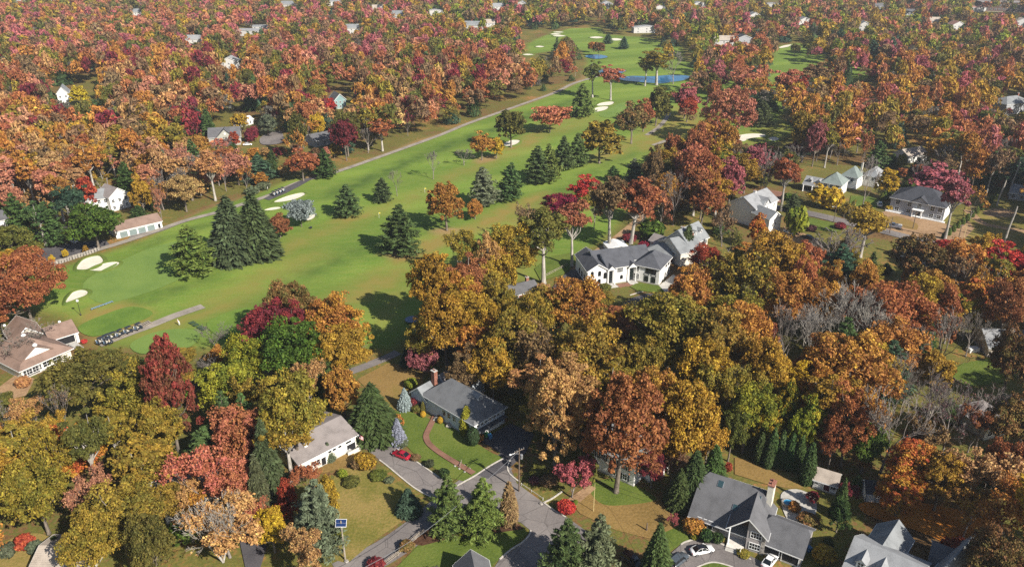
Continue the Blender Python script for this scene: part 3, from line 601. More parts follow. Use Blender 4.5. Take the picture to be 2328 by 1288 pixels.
nn = N.new("ShaderNodeTexNoise"); nn.inputs["Scale"].default_value = 0.6; bb = N.new("ShaderNodeBump"); bb.inputs["Strength"].default_value = 0.12; L.new(nn.outputs["Fac"], bb.inputs["Height"]); L.new(bb.outputs[0], bs.inputs["Normal"]); WATER = m
for pts, lb in [([(1407, 178), (1439, 174), (1482, 175), (1523, 172), (1568, 174), (1556, 183), (1525, 188), (1504, 191), (1461, 188), (1418, 184)], "long blue pond on the golf course"), ([(1360, 164), (1375, 158), (1422, 161), (1407, 169), (1385, 170), (1366, 173)], "small blue pond beside the cart path"), ([(1330, 129), (1353, 125), (1377, 128), (1379, 132), (1353, 135)], "far pond below the upper fairway")]:
    sheet("pond", pts, WATER, z=0.42, label=lb); ribbon("pond_bank", pts + pts[:1], 1.6, MATS["lip_turf"], z=0.40, block=False)
# ------------------------------------------------------------------ turf areas, paths, roads
ZG = 0.24
sheet("putting_green", [(190, 645), (280, 592), (360, 560), (440, 545), (515, 560), (480, 600), (400, 640), (330, 668), (230, 690)], GREENM, z=ZG + .01, label="wide putting green below the pair of bunkers")
sheet("putting_green", [(296, 785), (340, 760), (400, 749), (452, 756), (440, 785), (380, 802), (320, 805)], GREENM, z=ZG + .02, label="practice putting green beside the parked golf carts")
sheet("tee_ground", [(178, 745), (240, 715), (302, 698), (348, 715), (275, 748), (212, 766)], TEEM, z=ZG + .02, label="bright green tee beside the lamp post")
sheet("tee_ground", [(470, 735), (560, 700), (590, 720), (520, 770)], TEEM, z=ZG + .03, label="shaded tee below the maroon trees")
sheet("putting_green", [(1362, 262), (1400, 240), (1430, 232), (1425, 250), (1390, 268)], GREENM, z=ZG + .02, label="far putting green beside two white bunkers")
ribbon("cart_path", [(50, 625), (120, 598), (200, 575), (290, 548), (365, 522), (430, 500), (500, 482), (560, 462), (612, 445), (680, 415), (760, 393), (850, 362), (920, 337), (1000, 308), (1060, 283), (1130, 258), (1195, 235), (1262, 211), (1300, 192), (1345, 178), (1385, 168)], 3.0, PATHM, z=ZG, label="long pale cart path along the edge of the woods")
sheet("cart_stop", [(600, 452), (640, 432), (690, 408), (720, 402), (680, 425), (650, 440), (612, 456)], DARKASPH, False, z=ZG + .012, label="dark asphalt cart stop beside the long bunker")
ribbon("cart_path", [(225, 785), (290, 760), (340, 742), (400, 718), (462, 697)], 3.4, PATHM, z=ZG + .03, label="short cart path with parked golf carts")
ribbon("cart_path", [(735, 865), (820, 836), (880, 812), (905, 800)], 3.0, ASPH, z=0.05, label="asphalt path end below the shaded fairway")
ribbon("cart_path", [(1485, 331), (1510, 322), (1540, 312)], 2.6, PATHM, z=ZG, label="stub of cart path near the red maple")
ribbon("cart_path", [(1470, 308), (1495, 292), (1515, 270), (1520, 258)], 2.6, PATHM, z=ZG + .01, label="curving cart path under the olive trees")
ribbon("dirt_path", [(1300, 612), (1347, 579), (1376, 560), (1404, 539), (1445, 505), (1480, 470)], 3.2, DIRT, label="dirt path behind the white mansion")
sheet("garage_apron", [(285, 552), (300, 532), (362, 516), (408, 508), (425, 503), (372, 524)], ASPH, False, label="asphalt apron in front of the cart garage")
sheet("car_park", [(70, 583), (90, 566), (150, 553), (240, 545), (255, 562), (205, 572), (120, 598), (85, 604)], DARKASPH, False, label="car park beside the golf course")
ribbon("street", [(40, 545), (90, 530), (150, 520), (190, 513)], 5.0, ASPH, label="side street behind the car park")
ribbon("street", [(770, 1305), (820, 1282), (880, 1250), (945, 1205), (1005, 1155), (1060, 1112), (1110, 1075), (1140, 1052)], 6.4, ASPH, label="asphalt street running past the lawns")
sheet("street_junction", [(1046, 1108), (1100, 1068), (1140, 1040), (1160, 1062), (1175, 1098), (1230, 1138), (1285, 1172), (1345, 1215), (1375, 1310), (1105, 1320), (1136, 1270), (1180, 1240), (1207, 1206), (1185, 1188), (1130, 1165), (1070, 1150)], ASPH, False, label="asphalt street junction by the utility pole")
sheet("driveway", [(805, 990), (835, 978), (872, 1000), (915, 1030), (960, 1060), (1015, 1097), (1045, 1106), (1012, 1152), (985, 1132), (940, 1108), (880, 1060), (835, 1022), (812, 1018)], ASPH, False, label="grey driveway with the red car")
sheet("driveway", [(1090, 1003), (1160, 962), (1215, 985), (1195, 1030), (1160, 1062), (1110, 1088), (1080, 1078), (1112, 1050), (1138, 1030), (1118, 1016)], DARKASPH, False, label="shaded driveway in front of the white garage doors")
sheet("lawn", [(878, 895), (930, 935), (972, 950), (1005, 958), (1060, 992), (1095, 1015), (1120, 1030), (1146, 1040), (1080, 1080), (1060, 1095), (1020, 1085), (990, 1065), (960, 1048), (920, 1010), (880, 985)], LAWN, False, label="bright green front lawn with the brick walk")
sheet("lawn", [(770, 1062), (850, 1070), (920, 1112), (950, 1132), (920, 1180), (850, 1230), (790, 1280), (760, 1272), (752, 1200), (742, 1120)], DRYLAWN, False, label="patchy lawn between the driveway and the street")
sheet("lawn", [(890, 1300), (950, 1240), (1040, 1217), (1110, 1212), (1190, 1200), (1200, 1212), (1130, 1275), (1095, 1310)], LAWN, False, label="green corner lawn below the conifers")
sheet("planting_bed", [(930, 1235), (985, 1195), (1040, 1160), (1110, 1165), (1180, 1190), (1190, 1202), (1110, 1214), (1040, 1219), (960, 1240)], MULCH, False, label="mulch bed under the conifers at the junction")
sheet("lawn", [(812, 862), (880, 826), (960, 832), (962, 872), (940, 902), (900, 935), (850, 900)], TANLAWN, False, label="tan back lawn beside the brick chimney")
sheet("lawn", [(1290, 1135), (1330, 1112), (1400, 1090), (1500, 1130), (1545, 1185), (1520, 1235), (1400, 1205), (1320, 1168)], TANLAWN, False, label="tan lawn with the thin yellow pole")
sheet("planting_bed", [(1340, 1108), (1380, 1088), (1430, 1095), (1462, 1112), (1492, 1135), (1440, 1146), (1370, 1146)], LAWN, True, label="green ground cover bed around the rust oak")
sheet("driveway", [(1265, 1152), (1300, 1128), (1340, 1100), (1355, 1110), (1320, 1140), (1285, 1172)], DIRT, False, label="pale driveway beside the pink maple")
sheet("driveway", [(1500, 1312), (1520, 1262), (1550, 1236), (1600, 1222), (1640, 1232), (1690, 1256), (1760, 1290), (1800, 1320)], ASPH, False, label="grey turning circle with parked white cars")
sheet("lawn", [(1568, 1312), (1590, 1288), (1622, 1279), (1660, 1288), (1690, 1312)], LAWN, True, label="grass island inside the turning circle")
sheet("lawn", [(1500, 1215), (1545, 1195), (1580, 1200), (1600, 1220), (1550, 1234), (1520, 1258)], LAWN, False, label="small lawn beside the turning circle")
sheet("lawn", [(1670, 1040), (1720, 1050), (1790, 1085), (1830, 1110), (1790, 1110), (1740, 1100), (1670, 1078)], TANLAWN, False, label="tan back lawn behind the dark roofed house")
sheet("patio", [(1775, 1125), (1810, 1112), (1850, 1130), (1855, 1165), (1830, 1190), (1790, 1180)], CONC, True, label="stone patio behind the brick topped chimney")
sheet("lawn", [(1955, 1145), (2050, 1138), (2200, 1165), (2270, 1215), (2230, 1262), (2080, 1205), (1980, 1175)], LEAVES, True, label="back lawn buried in orange leaves")
sheet("lawn", [(2150, 850), (2190, 826), (2290, 806), (2340, 830), (2300, 868), (2200, 880)], LAWN, False, label="green lawn in front of the beige ranch house")
ribbon("street", [(1690, 455), (1745, 468), (1800, 478), (1860, 490), (1930, 507), (2000, 523), (2080, 543), (2160, 560), (2240, 580), (2340, 604)], 6.2, ASPH, label="street crossing in front of the big grey house")
sheet("lawn", [(1800, 488), (1850, 497), (1935, 517), (1900, 528), (1850, 522), (1805, 510)], LAWN, False, label="green verge lawn along the street")
sheet("lawn", [(1935, 445), (1985, 448), (2010, 462), (1985, 478), (1930, 468)], LAWN, False, label="green side lawn beside the parked white car")
sheet("lawn", [(2195, 470), (2330, 455), (2340, 600), (2250, 578), (2195, 560), (2180, 540)], DRYLAWN, False, label="dry garden with a looping dirt path")
sheet("yard", [(1985, 486), (2030, 478), (2170, 515), (2200, 500), (2215, 520), (2180, 556), (2080, 538), (1990, 515)], DIRT, False, label="bare dirt yard in front of the big grey house")
sheet("planting_bed", [(2012, 497), (2040, 492), (2082, 508), (2086, 520), (2075, 523), (2020, 508)], TANLAWN, True, label="oval of tan grass in the dirt yard")
ribbon("dirt_path", [(2200, 478), (2213, 492), (2235, 508), (2270, 517), (2340, 528)], 3.4, DIRT, label="looping dirt path in the dry garden")
sheet("yard", [(2235, 482), (2270, 474), (2310, 482), (2300, 494), (2250, 492)], DIRT, True, label="bare dirt patch ringed by the path")
sheet("lawn", [(1432, 652), (1450, 643), (1500, 650), (1535, 655), (1520, 668), (1450, 662)], LAWN, False, label="small front lawn of the white mansion")
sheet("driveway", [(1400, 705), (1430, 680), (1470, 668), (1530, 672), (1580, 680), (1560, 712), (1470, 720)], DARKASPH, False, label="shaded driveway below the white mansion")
sheet("driveway", [(1498, 650), (1530, 625), (1560, 640), (1548, 662), (1515, 668)], CONC, False, label="paved side court of the white mansion")
sheet("driveway", [(1700, 455), (1745, 432), (1790, 438), (1775, 462)], BRICKPATH, False, label="red brick drive beside the green roofed house")
sheet("driveway", [(1755, 540), (1785, 515), (1850, 540), (1880, 560), (1820, 575)], DIRT, False, label="pale driveway with the silver car")
sheet("lawn", [(1215, 612), (1250, 585), (1300, 575), (1310, 600), (1280, 625), (1230, 640)], LAWN, False, z=0.3, label="green back lawn left of the mansion drive")
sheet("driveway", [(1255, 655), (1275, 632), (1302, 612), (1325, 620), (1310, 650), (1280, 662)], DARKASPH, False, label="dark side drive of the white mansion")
sheet("lawn", [(0, 1245), (60, 1215), (110, 1220), (150, 1260), (130, 1310), (0, 1310)], DRYLAWN, True, label="pale lawn beside the beige garage roof")
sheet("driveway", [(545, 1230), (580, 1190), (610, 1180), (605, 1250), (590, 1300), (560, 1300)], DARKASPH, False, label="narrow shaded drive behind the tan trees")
sheet("yard", [(0, 880), (40, 850), (80, 862), (60, 900), (0, 915)], DIRT, False, label="bare yard behind the clubhouse")
sheet("driveway", [(770, 1012), (800, 1030), (830, 1045), (760, 1070), (715, 1082), (700, 1072)], TANLAWN, False, label="worn leafy strip in front of the ranch house")
sheet("street", [(590, 320), (600, 308), (635, 298), (645, 312), (640, 326), (600, 330)], ASPH, True, label="cul-de-sac beside the grey gabled house")
# brick walk: single bricks are far under a pixel, the slabs of its steps are not
ribbon("brick_walk", [(991, 944), (977, 972), (969, 992), (976, 1010), (1000, 1030), (1040, 1055), (1077, 1077)], 1.35, BRICKPATH, label="curved brick walk across the green lawn", block=False)
for i, (x, y) in enumerate([(1040, 1056), (1050, 1062), (1062, 1069)]):
    p = G(x, y); d = G(1077, 1077) - G(1040, 1055); mb = MB(); mb.box((p.x, p.y, 0.13), (0.35, 1.9, 0.16), math.atan2(d.y, d.x)); mb.build("step_edge", CONC, kind="structure", label="pale edge of the brick walk's steps")
KERB = mat("kerb_stone", (0.52, 0.48, 0.42), 0.9, 0.12, 1.5)
for pts in ([(833, 978), (872, 999), (916, 1029), (961, 1059), (1016, 1096), (1040, 1103)], [(862, 1045), (882, 1060), (941, 1108), (985, 1132)], [(1038, 1104), (1080, 1081), (1112, 1060), (1146, 1041)], [(1160, 1046), (1154, 1062), (1160, 1078), (1182, 1096)], [(1236, 1142), (1255, 1133), (1278, 1117)], [(1236, 1142), (1260, 1160), (1286, 1175)],
            [(1136, 1271), (1160, 1250), (1188, 1232), (1203, 1216), (1207, 1205)], [(1548, 1238), (1560, 1231), (1590, 1224), (1620, 1228), (1655, 1244), (1690, 1262), (1707, 1272)], [(1570, 1300), (1590, 1287), (1622, 1278), (1660, 1287), (1680, 1298)], [(2085, 520), (2077, 523), (2066, 521)], [(1432, 671), (1470, 661), (1500, 664), (1530, 670)]):
    ribbon("kerb", pts, 0.3, KERB, z=0.05, h=0.12, block=False)
# ------------------------------------------------------------------ houses
CLEAR = []          # (x0, y0, x1, y1, distance): stretches of view that the photograph shows open, kept free of filler trees
FOOT = []           # (x, y, radius) of every building
def clear(x0, y0, x1, y1, d=None): CLEAR.append((x0, y0, x1, y1, d if d else G((x0 + x1) / 2, y1).y))
class Wing: pass
def house(name, label, A, z=0.0, category="house"):
    p = G(A[0], A[1], z); o = thing(name, label, category, (p.x, p.y, 0)); return o
def part(H, mb, name, mats, w=None, parent=None, smooth=False, **t):
    o = mb.build(name, mats, parent or H, smooth, **t)
    if w is not None and parent is None: o.location = w.loc; o.rotation_euler = (0, 0, w.rz)
    return o
def wing(H, A, B, zr, h, D, roof='gable', rh=2.0, ridge='x', wallm=WHITE, roofm=None, ov=0.45, z0=0.0, trim=TRIM, t=0.22, walls=True, found=True, clip=0.0):
    """one block under one roof. A, B: surveyed front corners at height zr (0 foot, h eave); D metres deep"""
    a = G(A[0], A[1], zr); b = G(B[0], B[1], zr); d = b - a; w = Wing(); w.L = math.hypot(d.x, d.y); w.D = D; w.h = h; w.rh = rh; w.ridge = ridge; w.roof = roof; w.z0 = z0
    w.rz = math.atan2(d.y, d.x); w.org = Vector((a.x, a.y, 0)); w.loc = w.org - Vector((H.location.x, H.location.y, 0)); w.H = H; w.ov = ov; L = w.L
    ca, sa = math.cos(w.rz), math.sin(w.rz); FOOT.append((a.x + (L / 2) * ca - (D / 2) * sa, a.y + (L / 2) * sa + (D / 2) * ca, math.hypot(L, D) / 2))
    mb = MB(); c = [(0, 0), (L, 0), (L, D), (0, D)]
    if walls:
        for i in range(4):
            p, q = c[i], c[(i + 1) % 4]; side = [(p[0], p[1], z0), (q[0], q[1], z0), (q[0], q[1], h), (p[0], p[1], h)]
            if roof == 'gable' and ((ridge == 'x' and i in (1, 3)) or (ridge == 'y' and i in (0, 2))):
                side.insert(3, ((p[0] + q[0]) / 2, (p[1] + q[1]) / 2, h + rh - 0.05))
            mb.poly(side)
        part(H, mb, "wall", wallm, w)
        if found and z0 == 0:
            mf = MB(); mf.box((L / 2, D / 2, 0.2), (L + 0.12, D + 0.12, 0.4)); part(H, mf, "foundation", CONC, w)
    rm = MB(); fm = MB()
    if roof == 'flat':
        rm.box((L / 2, D / 2, h + 0.15), (L + 2 * ov, D + 2 * ov, 0.3)); fm.box((L / 2, D / 2, h + 0.12), (L + 2 * ov + .06, D + 2 * ov + .06, 0.16))
    else:
        x0, x1, y0, y1 = -ov, L + ov, -ov, D + ov
        if ridge == 'x': k = rh / (D / 2)
        else: k = rh / (L / 2)
        ze = h - ov * k + t * 0.4; zt = h + rh + t
        if roof == 'gable':
            if ridge == 'x':
                ym = D / 2
                if clip:
                    zc = zt - clip * k; yc0, yc1 = ym - clip, ym + clip; cx = clip * 0.9
                    rm.slab([(x0, y0, ze), (x1, y0, ze), (x1, yc0, zc), (x1 - cx, ym, zt), (x0 + cx, ym, zt), (x0, yc0, zc)], t)
                    rm.slab([(x1, y1, ze), (x0, y1, ze), (x0, yc1, zc), (x0 + cx, ym, zt), (x1 - cx, ym, zt), (x1, yc1, zc)], t)
                    rm.slab([(x1, yc0, zc), (x1, yc1, zc), (x1 - cx, ym, zt)], t); rm.slab([(x0, yc1, zc), (x0, yc0, zc), (x0 + cx, ym, zt)], t)
                else:
                    rm.slab([(x0, y0, ze), (x1, y0, ze), (x1, ym, zt), (x0, ym, zt)], t); rm.slab([(x1, y1, ze), (x0, y1, ze), (x0, ym, zt), (x1, ym, zt)], t)
                for y in (y0, y1): fm.box(((x0 + x1) / 2, y + (-0.04 if y < 0 else 0.04), ze - 0.13), (x1 - x0, 0.06, 0.2))
                if clip: fm.box((x0, (y0 + y1) / 2, ze - .2), (.08, y1 - y0 + .1, .06))
                if not clip:
                    for x in (x0 - 0.03, x1 + 0.03):
                        for ya, yb in ((y0, ym), (y1, ym)):
                            fm.poly([(x, ya, ze - 0.28), (x, yb, zt - 0.28), (x, yb, zt + 0.02), (x, ya, ze + 0.02)])
                w.ridge_z = zt
            else:
                xm = L / 2; rm.slab([(x1, y0, ze), (x1, y1, ze), (xm, y1, zt), (xm, y0, zt)], t); rm.slab([(x0, y1, ze), (x0, y0, ze), (xm, y0, zt), (xm, y1, zt)], t)
                for y in (y0 - 0.03, y1 + 0.03):
                    for xa in (x0, x1): fm.poly([(xa, y, ze - 0.28), (xm, y, zt - 0.28), (xm, y, zt + 0.02), (xa, y, ze + 0.02)])
                for x in (x0, x1): fm.box((x + (-0.04 if x < 0 else 0.04), (y0 + y1) / 2, ze - 0.13), (0.06, y1 - y0, 0.2))
        else:   # hip
            if L >= D:
                k = rh / (D / 2); ze = h - ov * k + t * .4; r0, r1 = (D / 2, D / 2), (L - D / 2, D / 2)
            else:
                k = rh / (L / 2); ze = h - ov * k + t * .4; r0, r1 = (L / 2, L / 2), (L / 2, D - L / 2)
            if abs(r0[0] - r1[0]) + abs(r0[1] - r1[1]) < 0.3: r1 = (r0[0] + (0.3 if L >= D else 0), r0[1] + (0.3 if L < D else 0))
            c0, c1, c2, c3 = (x0, y0, ze), (x1, y0, ze), (x1, y1, ze), (x0, y1, ze); R0, R1 = (*r0, zt), (*r1, zt)
            if L >= D: F = [[c0, c1, R1, R0], [c1, c2, R1], [c2, c3, R0, R1], [c3, c0, R0]]
            else: F = [[c0, c1, R0], [c1, c2, R1, R0], [c2, c3, R1], [c3, c0, R0, R1]]
            for f in F: rm.slab(f, t)
            for y in (y0 - .04, y1 + .04): fm.box(((x0 + x1) / 2, y, ze - 0.13), (x1 - x0 + .1, 0.06, 0.2))
            for x in (x0 - .04, x1 + .04): fm.box((x, (y0 + y1) / 2, ze - 0.13), (0.06, y1 - y0, 0.2))
    w.k = k if roof != 'flat' else 0
    ro = part(H, rm, "roof", roofm, w); part(H, fm, "fascia", trim, None, ro); w.roofo = ro
    return w
def face_xf(w, face):
    """origin, along, outward of a wall in the wing's own frame"""
    return {'F': (Vector((0, 0, 0)), Vector((1, 0, 0)), Vector((0, -1, 0)), w.L), 'R': (Vector((w.L, 0, 0)), Vector((0, 1, 0)), Vector((1, 0, 0)), w.D),
            'B': (Vector((w.L, w.D, 0)), Vector((-1, 0, 0)), Vector((0, 1, 0)), w.L), 'L': (Vector((0, w.D, 0)), Vector((0, -1, 0)), Vector((-1, 0, 0)), w.D)}[face]
def fbox(mb, o, al, out, u, z, wd, hh, th, off, mi=0):
    c = o + al * u + out * off; p = []
    for zz in (z, z + hh):
        for du in (-wd / 2, wd / 2): p.append(c + al * du + Vector((0, 0, zz)))
    q = [v + out * th for v in p]
    mb.poly([q[0], q[1], q[3], q[2]], mi); mb.poly([p[1], p[0], p[2], p[3]], mi); mb.poly([p[0], q[0], q[2], p[2]], mi); mb.poly([q[1], p[1], p[3], q[3]], mi); mb.poly([p[0], p[1], q[1], q[0]], mi); mb.poly([q[2], q[3], p[3], p[2]], mi)
def window(w, face, u, z, wd=1.0, hh=1.4, nx=2, ny=2, frame=TRIM, name="window", shutters=None, arch=False, pane=None):
    """frame with bars proud of the wall, dark pane set back in it"""
    o, al, out, Lf = face_xf(w, face); u = u * Lf if abs(u) <= 1 else u; f = 0.10; mb = MB()
    fbox(mb, o, al, out, u, z - f, wd + 2 * f, f, 0.10, 0.004); fbox(mb, o, al, out, u, z + hh, wd + 2 * f, f, 0.10, 0.004)
    for s in (-1, 1): fbox(mb, o, al, out, u + s * (wd + f) / 2, z, f, hh, 0.10, 0.004)
    for i in range(1, nx): fbox(mb, o, al, out, u - wd / 2 + wd * i / nx, z, 0.06, hh, 0.07, 0.006)
    for i in range(1, ny): fbox(mb, o, al, out, u, z + hh * i / ny - 0.03, wd, 0.06, 0.068, 0.006)
    if arch:
        c = o + al * u + out * 0.05 + Vector((0, 0, z + hh + f)); k = 8; r = wd / 2 + f
        mb.poly([c + al * (r * math.cos(math.pi * i / k)) + Vector((0, 0, r * 0.9 * math.sin(math.pi * i / k))) for i in range(k + 1)])
    fr = part(w.H, mb, name, frame, w)
    mp = MB(); fbox(mp, o, al, out, u, z, wd, hh, 0.03, 0.004); part(w.H, mp, "pane", pane or GLASS, None, fr)
    if arch:
        mp = MB(); c = o + al * u + out * 0.056 + Vector((0, 0, z + hh + f)); k = 8; r = wd / 2
        mp.poly([c + al * (r * math.cos(math.pi * i / k)) + Vector((0, 0, r * 0.9 * math.sin(math.pi * i / k))) for i in range(k + 1)]); part(w.H, mp, "pane", GLASS, None, fr)
    if shutters:
        for s in (-1, 1):
            ms = MB(); fbox(ms, o, al, out, u + s * (wd / 2 + f + 0.24), z - .05, 0.4, hh + .1, 0.06, 0.004); part(w.H, ms, "shutter", shutters, None, fr)
    return fr
def windows(w, face, us, z, **kw):
    for u in us: window(w, face, u, z, **kw)
def door(w, face, u, z=0.15, wd=1.1, hh=2.1, m=None, name="door", frame=TRIM, panels=0):
    o, al, out, Lf = face_xf(w, face); u = u * Lf if abs(u) <= 1 else u; mb = MB(); f = 0.12
    fbox(mb, o, al, out, u, z + hh, wd + 2 * f, f, 0.12, 0.004)
    for s in (-1, 1): fbox(mb, o, al, out, u + s * (wd + f) / 2, z, f, hh, 0.12, 0.004)
    md = MB(); fbox(md, o, al, out, u, z, wd, hh, 0.04, 0.004)
    for i in range(panels): fbox(md, o, al, out, u, z + hh * (i + 0.08) / panels, wd * 0.94, hh / panels * 0.84, 0.03, 0.045)
    d = part(w.H, md, name, m or BLACKP, w); part(w.H, mb, "frame", frame, None, d)
    if name == "door":
        mh = MB(); fbox(mh, o, al, out, u + wd * 0.38, z + 1.0, 0.06, 0.16, 0.06, 0.05); part(w.H, mh, "handle", GALV, None, d)
    return d
def chimney(H, w, x, y, z0, z1, sx=0.9, sy=0.9, m=BRICK, cap=True):
    mb = MB(); mb.box((x, y, (z0 + z1) / 2), (sx, sy, z1 - z0)); c = part(H, mb, "chimney", m, w)
    if cap:
        mc = MB(); mc.box((x, y, z1 + 0.06), (sx + .2, sy + .2, 0.14)); part(H, mc, "cap", CONC, None, c)
        for s in (-.22, .22):
            mc = MB(); mc.lathe([(0.13, 0), (0.11, 0.35)], 8, (x + s * (sx > sy), y + s * (sx <= sy), z1 + 0.13)); part(H, mc, "flue", BRICK, None, c)
    return c
def dormer(H, w, u, v, wd=1.5, hh=1.3, side='F', roofm=None, wallm=WHITE, glazed=True):
    """small gabled window house on the slope; v = metres in from the eave"""
    if side == 'F': o, al, inn = Vector((u, v, 0)), Vector((1, 0, 0)), Vector((0, 1, 0))
    else: o, al, inn = Vector((w.L - v, u, 0)), Vector((0, 1, 0)), Vector((-1, 0, 0))
    zb = w.h + v * w.k + 0.1; dl = hh / max(w.k, .2) + 0.6; rt = wd * 0.42; a, b = o - al * wd / 2, o + al * wd / 2; Z = lambda z: Vector((0, 0, z))
    mb = MB(); mb.poly([a + Z(zb - .4), b + Z(zb - .4), b + Z(zb + hh), o + Z(zb + hh + rt), a + Z(zb + hh)])
    for p, fl in ((a, 1), (b, -1)):
        q = [p + Z(zb - .4), p + Z(zb + hh), p + inn * dl + Z(zb + hh), p + inn * dl * .6 + Z(zb - .4 + .0)]; mb.poly(q if fl > 0 else q[::-1])
    d = part(H, mb, "dormer", wallm, w)
    mr = MB(); e = al * (wd / 2 + 0.22); f = inn * (dl + rt / max(w.k, .2)) ; g0 = inn * -0.25; zt = zb + hh + rt + 0.14; ze = zb + hh - 0.12
    mr.slab([o + e + g0 + Z(ze), o + e + inn * dl + Z(ze), o + f + Z(zt), o + g0 + Z(zt)], 0.12); mr.slab([o - e + inn * dl + Z(ze), o - e + g0 + Z(ze), o + g0 + Z(zt), o + f + Z(zt)], 0.12)
    part(H, mr, "dormer_roof", roofm, None, d)
    if glazed:
        mw = MB(); n = -inn
        for (du, dz, ww, hz) in ((0, .12, wd * .62, hh * .8),):
            fbox(mw, o, al, n, du, zb + dz, ww, hz, 0.03, 0.012)
        part(H, mw, "pane", GLASS, None, d); mf = MB()
        for du in (-wd * .33, 0, wd * .33): fbox(mf, o, al, n, du, zb + .08, 0.08, hh * .88, 0.06, 0.014)
        for dz in (.06, hh * .5, hh * .9): fbox(mf, o, al, n, 0, zb + dz, wd * .7, 0.08, 0.058, 0.014)
        part(H, mf, "window_bar", TRIM, None, d)
    return d
def skylight(H, w, u, v, wd=1.0, ln=1.3):
    s = math.atan(w.k); zb = w.h + v * w.k + 0.26; y1 = v + ln * math.cos(s); z1 = zb + ln * math.sin(s)
    for nm, m_, g, up in (("skylight", GALV, 0.1, 0.06), ("pane", glass_mat("skylight_glass", (0.03, 0.06, 0.07)), 0, 0.10)):
        mb = MB(); n = Vector((0, -math.sin(s), math.cos(s))) * up; P = [Vector((u - wd / 2 - g, v, zb)), Vector((u + wd / 2 + g, v, zb)), Vector((u + wd / 2 + g, y1, z1)), Vector((u - wd / 2 - g, y1, z1))]
        mb.slab([p + n for p in P], 0.12)
        if nm == "skylight": sk = part(H, mb, nm, m_, w)
        else: part(H, mb, nm, m_, None, sk)
def column(H, w, x, y, z0, z1, r=0.14, m=TRIM, name="column"):
    mb = MB(); mb.lathe([(r * 1.3, 0), (r * 1.3, .15), (r, .18), (r * .88, z1 - z0 - .18), (r * 1.3, z1 - z0 - .15), (r * 1.3, z1 - z0)], 10, (x, y, z0)); return part(H, mb, name, m, w)
def rail(H, w, x0, y0, x1, y1, z, hh=0.9, m=TRIM, n=None, name="railing"):
    d = Vector((x1 - x0, y1 - y0, 0)); L = d.length; a = math.atan2(d.y, d.x); mb = MB(); n = n or max(2, int(L / 0.35))
    for zz in (z + hh, z + 0.12): mb.box(((x0 + x1) / 2, (y0 + y1) / 2, zz), (L, 0.08, 0.08), a)
    r_ = part(H, mb, name, m, w)
    for i in range(n + 1):
        t = i / n; mbb = MB(); mbb.box((x0 + d.x * t, y0 + d.y * t, z + hh / 2), (0.09 if i % 4 == 0 else 0.04,) * 2 + (hh,)); part(H, mbb, "baluster", m, None, r_)
SH = {k: shingle_mat("shingles_" + k, c) for k, c in {'slate': (0.105, 0.105, 0.11), 'charcoal': (0.075, 0.078, 0.088), 'black': (0.05, 0.052, 0.06), 'grey': (0.19, 0.20, 0.205), 'green': (0.17, 0.20, 0.185), 'brown': (0.205, 0.14, 0.11), 'taupe': (0.215, 0.19, 0.18), 'tan': (0.34, 0.29, 0.24), 'pale': (0.23, 0.235, 0.24), 'red': (0.26, 0.14, 0.11)}.items()}
GREYW = mat("grey_siding", (0.36, 0.37, 0.39), 0.7, 0.05, 1.0); BLUEW = mat("pale_blue_siding", (0.56, 0.62, 0.68), 0.7, 0.04, 1.0); TAUPEW = mat("taupe_siding", (0.36, 0.33, 0.32), 0.7, 0.05, 1.0); BEIGE = mat("beige_brick", (0.58, 0.50, 0.41), 0.8, 0.1, 2.0); TEAL = mat("teal_siding", (0.22, 0.34, 0.34), 0.7, 0.06, 1.0); SHADE_IN = mat("painted_interior_shade", (0.018, 0.018, 0.02), 0.9, 0.1, 1.0); GDOOR = mat("grey_green_door", (0.20, 0.25, 0.24), 0.6, 0.06, 1.0)  # the near-black interior colour is shade painted on flat panels
SHUT = mat("dark_shutters", (0.03, 0.035, 0.045), 0.6, 0.1, 1.0)

# ---- white mansion with a bent front
Hm = house("mansion", "white mansion with charcoal hip roofs and a bent front facade", (1335, 651)); clear(1300, 560, 1530, 665, 262)
wm = wing(Hm, (1381, 647), (1440, 638), 0, 5.9, 11, 'gable', 2.7, 'x', roofm=SH['charcoal'], ov=0.4)
wb_ = wing(Hm, (1352, 638), (1475, 622), 0, 5.9, 9, 'gable', 2.75, 'x', roofm=SH['charcoal'], ov=0.3, found=False)
wl2 = wing(Hm, (1335, 652), (1381, 648), 0, 5.6, 14, 'gable', 2.0, 'y', roofm=SH['charcoal'], ov=0.4)
wr2 = wing(Hm, (1440, 637), (1497, 649), 0, 6.1, 11, 'hip', 2.9, roofm=SH['charcoal'], ov=0.5)
for u in (.22, .58): window(wl2, 'F', u, 3.6, 0.75, 1.15, 2, 2, BLACKP, arch=True); window(wl2, 'F', u, 0.8, 0.75, 1.15, 2, 2, BLACKP, arch=True)
window(wl2, 'F', .86, 2.6, 0.8, 1.5, 2, 3, BLACKP, arch=True); windows(wl2, 'L', (.35, .55, .75), 1.0, wd=.9, hh=1.6, frame=BLACKP)
window(wm, 'F', .45, 3.9, 1.9, 1.4, 4, 2); window(wm, 'F', .52, 1.5, 0.8, 0.8, 2, 2, BLACKP, arch=True); door(wm, 'F', .1, .3, 1.3, 4.6, GLASS, "glazed_entrance", TRIM); door(wm, 'F', .9, .3, 1.0, 4.4, GLASS, "glazed_entrance", BLACKP)
window(wr2, 'F', .1, 3.8, 1.5, 1.3, 3, 2); window(wr2, 'F', .1, 1.0, 1.8, 1.7, 4, 3)
for u in (.52, .66, .80): window(wr2, 'F', u, 3.7, 1.0, 1.5, 2, 2, BLACKP)
